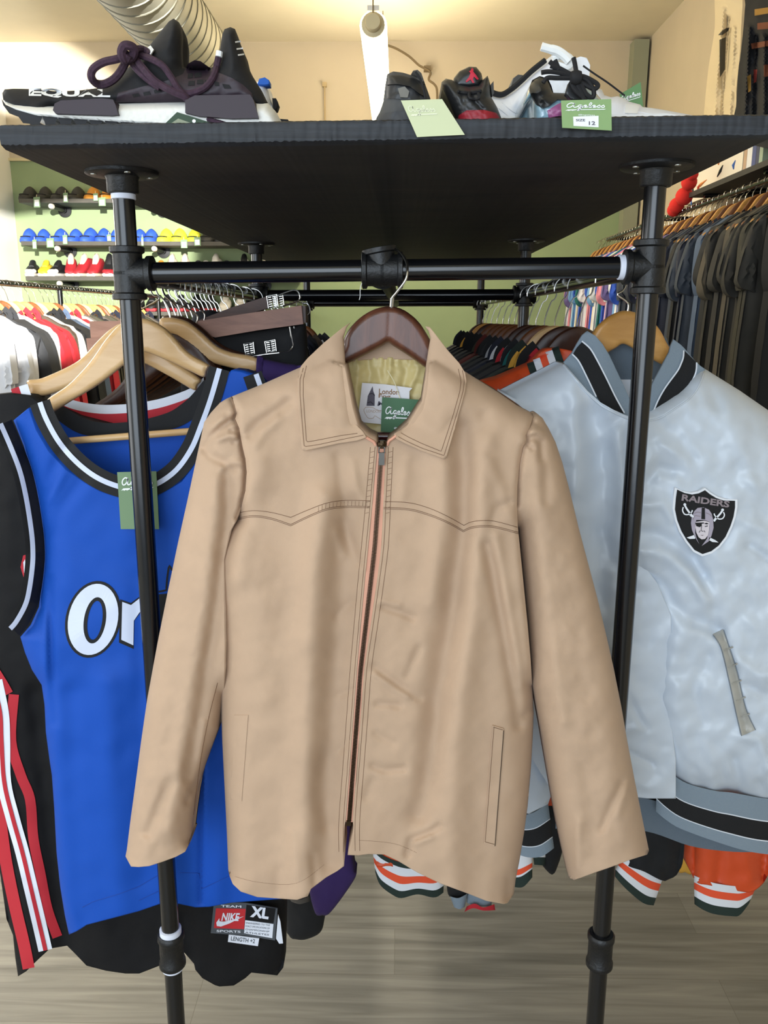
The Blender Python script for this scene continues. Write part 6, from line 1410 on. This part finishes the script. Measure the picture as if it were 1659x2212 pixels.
def ell_mesh(mb, c, rx, ry, rz, n=20, k=10, m=0, zmin=0.0, sq=1.0):
    """upper part of an ellipsoid, flat at the bottom"""
    prof = [(math.cos(a), math.sin(a)) for a in np.linspace(0, math.pi / 2, k)]
    V = []; Fc = []
    V += [(c[0] + rx * math.cos(t) * .96, c[1] + ry * math.sin(t) * .96, c[2]) for t in np.linspace(0, 2 * math.pi, n + 1)[:-1]]
    for r, h in prof:
        r = max(r, .02) ** sq
        V += [(c[0] + rx * r * math.cos(t), c[1] + ry * r * math.sin(t), c[2] + rz * (.12 + .88 * h)) for t in np.linspace(0, 2 * math.pi, n + 1)[:-1]]
    for i in range(len(prof)):
        for j in range(n): Fc.append((i * n + j, i * n + (j + 1) % n, (i + 1) * n + (j + 1) % n, (i + 1) * n + j))
    Fc.append(tuple(reversed(range(n)))); Fc.append(tuple(range(len(prof) * n, len(prof) * n + n)))
    mb.add(V, Fc, m)
def un(o): COL.objects.unlink(o); return o
# slide: thick rounded sole, arched strap, toe slot shade painted as a dark tube (origin: heel-to-toe along Y, toe towards the viewer)
mb = MB(); ell_mesh(mb, (0, .02, 0), .056, .12, .05, sq=.55); sl1 = un(mb.build('sole', [PH], None))
mb = MB(); ell_mesh(mb, (0, .055, .02), .05, .075, .088, sq=1.3); sl2 = un(mb.build('strap', [PH], None))
mb = MB(); mb.tube([(-.032, -.053, .037), (-.016, -.073, .038), (0, -.078, .038), (.016, -.073, .038), (.032, -.053, .037)], .006, 8, flat=.7); sl3 = un(mb.build('toe_slot_shade', [mat('slot shade', '15151a', .9)], None))
PROTO['slide'] = [sl1, sl2, sl3]
# sneaker, toe towards the viewer
def proto_sneaker(hi):
    def loft(sec, cap=True):
        n = 14; V = []; Fc = []
        for (y, w, z0, z1, p) in sec:
            for j in range(n):
                t = -math.pi / 2 + 2 * math.pi * j / n; c, s = math.cos(t), math.sin(t)
                V.append((w * math.copysign(abs(c) ** p, c), y, (z0 + z1) / 2 + (z1 - z0) / 2 * math.copysign(abs(s) ** p, s)))
        for i in range(len(sec) - 1):
            for j in range(n): Fc.append((i * n + j, i * n + (j + 1) % n, (i + 1) * n + (j + 1) % n, (i + 1) * n + j))
        Fc.append(tuple(reversed(range(n)))); Fc.append(tuple(range((len(sec) - 1) * n, len(sec) * n))); return V, Fc
    H = .05 if hi else 0
    P = []
    mb = MB(); mb.add(*loft([(-.118, .02, .004, .018, .6), (-.112, .034, 0, .026, .5), (-.08, .047, 0, .028, .5), (0, .046, 0, .03, .5), (.09, .038, 0, .032, .5), (.13, .03, 0, .034, .5), (.138, .018, .004, .03, .6)])); P.append(un(mb.build('sole', [PH], None)))
    mb = MB(); mb.add(*loft([(-.112, .014, .02, .036, .8), (-.1, .03, .022, .05, .8), (-.06, .043, .022, .064, .8), (-.02, .043, .022, .082 + H * .4, .8), (.03, .04, .022, .1 + H, .8), (.08, .036, .022, .098 + H, .8), (.12, .028, .022, .098 + H, .8), (.132, .014, .022, .09 + H, .8)])); P.append(un(mb.build('upper', [PH], None)))
    mb = MB(); mb.add(*loft([(-.03, .02, .06, .086, .8), (.0, .024, .07, .112 + H, .8), (.03, .024, .08, .13 + H, .8), (.04, .018, .09, .128 + H, .8)])); P.append(un(mb.build('tongue', [PH], None)))
    mb = MB(); mb.add(*loft([(-.117, .012, .02, .036, .8), (-.105, .031, .02, .049, .8), (-.07, .0425, .02, .060, .8), (-.062, .03, .02, .05, .8)])); P.append(un(mb.build('toe_cap', [PH], None)))
    return P
PROTO['sneaker'] = proto_sneaker(False); PROTO['hightop'] = proto_sneaker(True)
def on_shelf(kind, name, label, cat, px, z, mats, Y=None, sc=1.0, rz=0, group=None):
    Y = Y or (YSB + .13); x = float(W(px, PX((0, Y, z))[1], Y)[0]); t = place(kind, name, label, cat, (x, Y, z), rz, mats, group); t.scale = (sc, sc, sc); return t
F_ = {k: mat('foam ' + k, v, .6) for k, v in dict(black='2c2c2a', orange='c9862b', blue='2f58c4', yellow='d7dd3c', dark='38383a', white='e4e0d8', bw='c9c6c0', red='a8242e', cream='d8c8b4', brightyellow='dcc030', orangered='d05a20', blackleather='1a1a1c').items()}
for i, (px, c) in enumerate([(60, 'black'), (95, 'black'), (129, 'black'), (164, 'black'), (199, 'orange'), (232, 'orange'), (264, 'orange')]):
    on_shelf('slide', 'slide', '%s foam slide on the upper wall shelf, %s from the left' % (c, ORD[i]), 'shoe', px, z1, {'*': [F_[c]], 'toe_slot_shade': [MATS['slot shade']]}, sc=1.02, rz=random.uniform(-.1, .1))
for i, (px, c) in enumerate([(61, 'blue'), (92, 'blue'), (127, 'blue'), (160, 'blue'), (191, 'blue'), (222, 'blue'), (250, 'blue'), (298, 'blue'), (325, 'blue'), (356, 'yellow'), (386, 'yellow'), (419, 'yellow'), (448, 'dark'), (480, 'dark')]):
    on_shelf('slide', 'slide', '%s foam slide on the middle wall shelf, %s from the left' % (c, ORD[i]), 'shoe', px, z2, {'*': [F_[c]], 'toe_slot_shade': [MATS['slot shade']]}, sc=random.uniform(.97, 1.08), rz=random.uniform(-.12, .12))
row3 = [(72, 'blackleather', 'bw', 'blackleather', 'white', 'sneaker', 'black and white low sneaker'), (101, 'brightyellow', 'cream', 'brightyellow', 'brightyellow', 'sneaker', 'bright yellow sneaker'), (126, 'blackleather', 'bw', 'blackleather', 'white', 'sneaker', 'black and white sneaker'),
        (156, 'red', 'cream', 'cream', 'red', 'hightop', 'red and cream high-top'), (182, 'red', 'cream', 'cream', 'red', 'hightop', 'red and cream high-top'), (209, 'red', 'cream', 'cream', 'red', 'hightop', 'red and cream high-top'), (238, 'blackleather', 'white', 'blackleather', 'red', 'hightop', 'black and red high-top'),
        (262, 'blackleather', 'white', 'blackleather', 'red', 'hightop', 'black and red high-top'), (318, 'blackleather', 'dark', 'blackleather', 'blackleather', 'sneaker', 'all black sneaker'), (346, 'orangered', 'red', 'orange', 'orangered', 'sneaker', 'orange sneaker'), (373, 'cream', 'white', 'cream', 'cream', 'hightop', 'cream high-top'), (401, 'cream', 'white', 'cream', 'cream', 'hightop', 'cream high-top'),
        (428, 'dark', 'dark', 'dark', 'dark', 'sneaker', 'dark sneaker'), (446, 'white', 'white', 'white', 'white', 'sneaker', 'white sneaker'), (466, 'white', 'white', 'white', 'white', 'hightop', 'white high-top'), (490, 'white', 'white', 'dark', 'white', 'sneaker', 'white sneaker with dark tongue'), (528, 'white', 'white', 'blackleather', 'white', 'hightop', 'white and black high-top'), (556, 'dark', 'white', 'dark', 'dark', 'sneaker', 'dark sneaker'), (576, 'cream', 'white', 'cream', 'white', 'hightop', 'cream high-top')]
for i, (px, u, s, tn, tc, kd, wd) in enumerate(row3):
    on_shelf(kd, 'sneaker', wd + ' on the lower wall shelf, %s from the left' % ORD[i], 'shoe', px, z3, {'sole': [F_[s]], 'upper': [F_[u]], 'tongue': [F_[tn]], 'toe_cap': [F_[tc]]}, rz=random.uniform(-.25, .25), sc=.98)
for i, px in enumerate([300, 330, 362, 392, 424, 456, 488, 520, 552]):
    wh = i > 5
    on_shelf('sneaker', 'sneaker', ('white sneaker' if wh else 'black sneaker with a red sole') + ' on the lowest wall shelf, %s from the left' % ORD[i], 'shoe', px, z4, {'sole': [F_['white'] if wh else F_['red']], '*': [F_['white'] if wh else F_['blackleather']]}, rz=random.uniform(-.2, .2))
for i, (px, py, w_, h_, wd) in enumerate([(79, 437, 14, 22, 'left end of the upper'), (141, 427, 10, 20, 'black-slide part of the upper'), (206, 426, 10, 16, 'orange-slide part of the upper'), (220, 436, 15, 18, 'orange slides of the upper, lower card'), (74, 528, 9, 20, 'left end of the middle'), (108, 525, 16, 20, 'left part of the middle, widest card'), (140, 518, 10, 20, 'third card of the middle'),
                                      (235, 514, 9, 14, 'blue-slide end of the middle'), (307, 522, 5, 18, 'narrow card right of the pole on the middle'), (397, 527, 14, 18, 'yellow slides of the middle, left card'), (426, 522, 14, 18, 'yellow slides of the middle, right card')]):
    t = thing('price_tag', 'green and white price tag, %s wall shelf' % wd, 'price tag', tuple(WP(px, py, YSB - .02)))
    mb = MB(); q = [(px - w_ / 2, py - h_ / 2), (px + w_ / 2, py - h_ / 2 - 1), (px + w_ / 2 + 1, py + h_ / 2), (px - w_ / 2 + 1, py + h_ / 2)]; sheet(mb, q, lambda x, y: np.full(np.shape(x), YSB - .02), 8, thick=.002); decal(mb, [(px + (a - px) * .7, py + 1.5 + (b - py) * .62) for a, b in q], YSB - .02, .001, 1, 8)
    mb.build('tag_card', [mat('sage green card', '6f8a66', .6), M_tagw], t, smooth=False)
    MB().tube([WP(px, py - h_ / 2, YSB - .019), WP(px, py - h_ / 2 - 6, YSB - .01)], .0015, 5).build('tag_thread', MATS['ivory thread'], t)

# ================================================================== long rail of clothes along the left side
XLr = -1.75
Ya = YX(0, 613, XLr); Yb_ = YX(252, 631, XLr)
za, zb = float(W(0, 613, Ya)[2]), float(W(252, 631, Yb_)[2]); zr_ = (za + zb) / 2
lr = thing('garment_rail', 'chrome garment rail along the left side of the shop', 'clothing rail', (XLr, Ya, 0))
MB().tube([(XLr, Ya - 1.2, zr_), (XLr, 6.25, zr_)], .0134, 14).build('rail', M_pipe, lr)
for yy in (Ya - 1.15, 4.4, 6.2): MB().tube([(XLr, yy, 0), (XLr, yy, zr_)], .0134, 12).build('post', M_pipe, lr)
railLL = lambda Y: Vector((XLr, Y, zr_))
print('left rail', Ya, Yb_, za, zb)
lseq = ['white', 'white', 'white', 'white', 'charcoal', 'charcoal', 'white', 'red', 'red', 'brown', 'cream', 'black', 'black', 'bluegrey', 'white', 'red', 'cream', 'greybrown', 'olive', 'ink', 'greybrown', 'olive', 'brown', 'navy', 'white', 'black', 'sky', 'charcoal', 'cream', 'red', 'black', 'olive', 'greybrown', 'navy']
Y = Ya - .42
for i, c in enumerate(lseq):
    kd = 'jacket' if c in ('red', 'charcoal', 'black', 'ink', 'navy', 'bluegrey') and i > 2 else 'tee%d' % (i % 3 + 1)
    hm = [M_dw3, M_beech2, M_dw2, M_beech][i % 4]
    hang(railLL, Y, kd, 'sweater' if kd == 'jacket' else 't_shirt', '%s %s on the left chrome rail, %s from the near end' % (c.replace('greybrown', 'grey-brown').replace('bluegrey', 'blue-grey').replace('blackgrey', 'off-black'), 'jacket' if kd == 'jacket' else 'shirt', ORD[i]),
         'wooden hanger on the left chrome rail, %s from the near end' % ORD[i], 'jacket' if kd == 'jacket' else 'shirt', {'*': [C[c]]}, hm, rz=math.radians(random.uniform(-12, 4)))
    Y += .075 + random.uniform(-.01, .01)

# ================================================================== long rail of t-shirts along the right wall
XRr = 1.50
Ya = YX(1659, 385, XRr); Yb_ = YX(1435, 475, XRr); za, zb = float(W(1659, 385, Ya)[2]), float(W(1435, 475, Yb_)[2]); zR = (za + zb) / 2
print('right rail', Ya, Yb_, za, zb, 'XR', XR)
rr_ = thing('garment_rail', 'black pipe garment rail along the right wall under the shelf', 'clothing rail', (XRr, Ya, zR))
MB().tube([(XRr, Ya - .9, zR), (XRr, 6.3, zR)], .0134, 14).build('rail', M_pipe, rr_)
for yy in (Ya - .85, 3.95, 5.0, 6.2):
    MB().tube([(XRr, yy, zR), (XR, yy, zR)], .0134, 10).build('wall_arm', M_pipe, rr_)
railRR = lambda Y: Vector((XRr, Y, zR))
cl = ['ink', 'charcoal', 'olive', 'blackgrey', 'charcoal', 'greybrown', 'charcoal', 'blackgrey', 'greybrown', 'ink', 'bluegrey', 'slate', 'navy', 'slate', 'ink', 'slate', 'navy', 'slate', 'slate', 'navy', 'ink', 'slate', 'lilac', 'navy', 'slate', 'ink', 'navy', 'slate', 'royal', 'white', 'sky', 'lilac', 'white', 'pink', 'royal', 'teal', 'white', 'cream', 'sky', 'royal', 'pink', 'white', 'lilac', 'teal', 'royal', 'cream', 'sky', 'white', 'lilac', 'pink', 'white', 'sky']
Cf = {k: cloth('faded ' + k, v) for k, v in dict(ink='191a1d', charcoal='2c2b28', olive='35332a', greybrown='4c463b', blackgrey='232220', slate='333b48', navy='232838').items()}
Y = Ya - .55; i = 0
N_ = len(cl)
for i, c in enumerate(cl[:58]):
    far = Y > 5.0
    g_ = hang(railRR, Y, 'tee%d' % (i * 7 % 5 + 1), 't_shirt', '%s t-shirt on the right wall rail, %s from the near end' % (c.replace('greybrown', 'grey-brown').replace('bluegrey', 'blue-grey').replace('blackgrey', 'off-black').replace('ink', 'black').replace('slate', 'slate blue'), ORD[i]),
         'wooden hanger on the right wall rail, %s from the near end' % ORD[i], 'shirt', {'*': [Cf.get(c, C[c])]}, [M_beech2, M_dw2, M_dw3, M_dw2][i % 4], rz=math.radians(random.uniform(-8, 16)), dz=-.047 + random.uniform(-.004, .003), hk='short_hanger')
    g_.scale = (1, 1.1, 1.18)
    Y += .068 + random.uniform(-.008, .012)
# shelf above that rail, with canvases, boxes and a red plush
zs = zR + .075
Yse = YX(1488, 428, XRr - .02)
t = thing('wall_shelf', 'black board shelf above the right wall rail holding canvases', 'shelf', (XR, Ya, zs))
MB().box(((XRr - .02 + XR) / 2, (Ya - .9 + Yse) / 2, zs - .012), (XR - XRr + .02, Yse - Ya + .9, .024)).build('shelf_board', M_ply, t, smooth=False)
for yy in (3.0, 3.7, 4.4): MB().tube([(XRr + .01, yy, zs - .03), (XR, yy, zs - .03)], .0134, 10).build('bracket_pipe', M_pipe, t)
y0 = YX(1484, 400, 1.62); y1 = YX(1602, 372, 1.62)
cv = thing('canvas_painting', 'white canvas painting with red and blue splashes leaning on the right shelf', 'painting', (1.62, (y0 + y1) / 2, zs))
MB().box((1.635, (y0 + y1) / 2, zs + .15), (.03, y0 - y1, .3)).build('canvas', mat('primed canvas', 'e9e1d2', .8), cv, smooth=False)
mb = MB(); rs = random.Random(5)
for k in range(16):
    yy = rs.uniform(y1 + .05, y0 - .05); zz_ = zs + rs.uniform(.03, .26); a = rs.uniform(0, 3.1); L_ = rs.uniform(.02, .06)
    mb.tube([(1.6185, yy - L_ * math.cos(a), zz_ - L_ * math.sin(a)), (1.6185, yy + rs.uniform(-.03, .03), zz_), (1.6185, yy + L_ * math.cos(a), zz_ + L_ * math.sin(a))], [.003, .009, .002], 6, m=k % 4)
mb.build('paint_strokes', [mat('red paint', 'c4432e', .6), mat('blue paint', '2c5fae', .6), mat('black paint', '222222', .6), mat('orange paint', 'dd8a4a', .6)], cv)
for k, (pa, pb, col, wd) in enumerate([(1604, 1611, 'b89a80', 'tan'), (1611, 1622, 'e8e6e6', 'white'), (1622, 1630, '3a4a86', 'blue'), (1630, 1637, '2a3358', 'navy'), (1637, 1645, '9db09a', 'pale green')]):
    ya, yb = YX(pa, 365, 1.56), YX(pb, 365, 1.56)
    b = thing('magazine', '%s magazine box standing on the right shelf beside the canvas, %s of five' % (wd, ORD[k]), 'magazine', (1.6, (ya + yb) / 2, zs))
    MB().box((1.62, (ya + yb) / 2, zs + .17), (.12, abs(ya - yb) * .94, .34)).build('cover', mat('cover ' + wd, col, .5), b, smooth=False)
    MB().box((1.5595, (ya + yb) / 2, zs + .2), (.002, abs(ya - yb) * .5, .16)).build('spine_label', mat('pale label', 'd8d4cc', .6), b, smooth=False)
# red plush toy hanging from the shelf end
pr = WP(1478, 424, YX(1478, 424, XRr - .03)); t = thing('plush_toy', 'small red plush with blue and yellow ribbon at the far shelf end', 'toy', tuple(pr))
mb = MB()
for dx, dy, dz, r in ((0, 0, 0, .045), (-.01, .08, -.035, .04), (-.005, .14, -.05, .035), (0, -.06, .06, .04), (0, -.1, .09, .03)): mb.lathe([(.001, -r)] + [(r * math.sin(a), -r * math.cos(a)) for a in np.linspace(.3, 2.84, 8)] + [(.001, r)], (pr.x + dx, pr.y + dy, pr.z + dz), (0, 0, 1), 14)
mb.build('plush_body', mat('red plush', 'd32a22', .9), t); MB().lathe([(.001, -.03), (.025, -.02), (.03, 0), (.02, .02), (.001, .03)], (pr.x, pr.y - .1, pr.z + .15), (0, 0, 1), 12).build('ribbon_bow', mat('blue ribbon', '2a5fae', .6), t)

# ================================================================== shirts displayed high on the right wall
def TXW(X0):
    def T(x, y, D):
        r = np.stack([np.asarray(x, float) - CX, np.asarray(y, float) - CY, np.full(np.shape(x), F)], -1)
        dx = r @ AX; s = (X0 + np.asarray(D)) / dx
        return CAM + s[:, None] * np.stack([dx, r @ AY, r @ AZ], -1)
    return T
def wall_shirt(name, label, cat, poly, X0, m, folds, prints, mats):
    t = thing(name, label, cat, tuple(TXW(X0)(*[np.array([q]) for q in np.mean(poly, 0)], np.array([0.]))[0]))
    S = Surf(0, [], (), folds, [(len(label), 60, .006)]); mb = MB()
    O = resample(crom(poly, 4, True), 4, True); P, Fc, ring = tri(O, 5); V = TXW(X0)(P[:, 0], P[:, 1], S(P[:, 0], P[:, 1])); B = V.copy(); B[:, 0] += .03; n = len(V)
    k = len(ring); mb.add(np.vstack([V, B]), list(Fc) + [tuple(n + i for i in reversed(f)) for f in Fc] + [(ring[i], ring[(i + 1) % k], n + ring[(i + 1) % k], n + ring[i]) for i in range(k)])
    mb.build('shirt_body', m, t)
    if prints:
        mb = MB()
        for q, mi in prints:
            P, Fc, _ = tri(densify(q, 4), 4); mb.add(TXW(X0)(P[:, 0], P[:, 1], S(P[:, 0], P[:, 1]) - .02), Fc, mi)
        mb.build('shirt_print', mats, t)
    return t
wall_shirt('t_shirt', 'off-white long t-shirt with dark print hanging high at the top right', 'shirt', [(1548, -30), (1600, -30), (1601, 60), (1597, 130), (1590, 200), (1588, 300), (1516, 300), (1520, 250), (1530, 150), (1544, 60)], 1.66, cloth('off-white jersey', 'd9c9a8'), [([(1562, 20), (1550, 150), (1540, 290)], 6, .02), ([(1575, 40), (1566, 160), (1560, 290)], 5, -.02), ([(1586, 60), (1580, 180), (1574, 290)], 5, .016)],
           [([(1554, 86), (1568, 80), (1566, 150), (1555, 168)], 0), ([(1551, 76), (1560, 66), (1570, 60), (1576, 60), (1572, 68), (1560, 76)], 0)], [cloth('faded black print', '4a463e')])
wall_shirt('t_shirt', 'black t-shirt with gold print hanging high in the top right corner', 'shirt', [(1618, -30), (1760, -30), (1760, 300), (1588, 300), (1590, 230), (1595, 150), (1599, 125), (1606, 60), (1610, 10)], 1.5, C['ink'], [([(1618, 60), (1612, 180), (1606, 290)], 6, .02), ([(1636, 80), (1632, 290)], 6, -.02), ([(1650, 80), (1650, 290)], 6, .02)],
           [([(1630, 20), (1700, 10), (1700, 22), (1630, 34)], 0), ([(1622, 94), (1656, 88), (1690, 86), (1690, 98), (1656, 100), (1624, 106)], 1), ([(1636, 50), (1690, 44), (1690, 60), (1636, 64)], 1), ([(1614, 165), (1622, 160), (1622, 196), (1616, 200)], 0), ([(1628, 150), (1636, 150), (1634, 176), (1628, 180)], 2), ([(1650, 140), (1700, 135), (1700, 160), (1650, 166)], 1)], [cloth('gold print', '9a7430'), cloth('rust print', '6b3a22'), cloth('red print', '7a2a22')])
# white cased doorway light at the far left, seen as a white casing on the left wall
def door():
    mb = MB(); x0, y0, y1 = XL, 5.0, 5.9
    o = MB().box((XL + .012, 5.45, 1.02), (.03, .9, 2.04)).build('door_1', M_white, None, smooth=False); structure(o)
    MB().box((XL + .03, 5.45, 1.5), (.012, .6, .7)).build('door_panel', mat('warm wood panel', 'd8b48c', .5), o, smooth=False)
    MB().box((XL + .03, 5.45, .55), (.012, .6, .7)).build('door_panel', MATS['warm wood panel'], o, smooth=False)
    MB().lathe([(.008, 0), (.008, .04), (.025, .045), (.025, .07), (.001, .075)], (XL + .028, 5.08, 1.0), (1, 0, 0), 14).build('door_knob', M_chrome, o)
    for n, c, d in ((2, (XL + .02, 4.96, 1.05), (.05, .08, 2.1)), (3, (XL + .02, 5.94, 1.05), (.05, .08, 2.1)), (4, (XL + .02, 5.45, 2.09), (.05, 1.06, .09))):
        structure(MB().box(c, d).build('trim_%d' % (n + 1), M_white, None, smooth=False))
door()
for ps in PROTO.values():
    for p in ps: bpy.data.objects.remove(p)
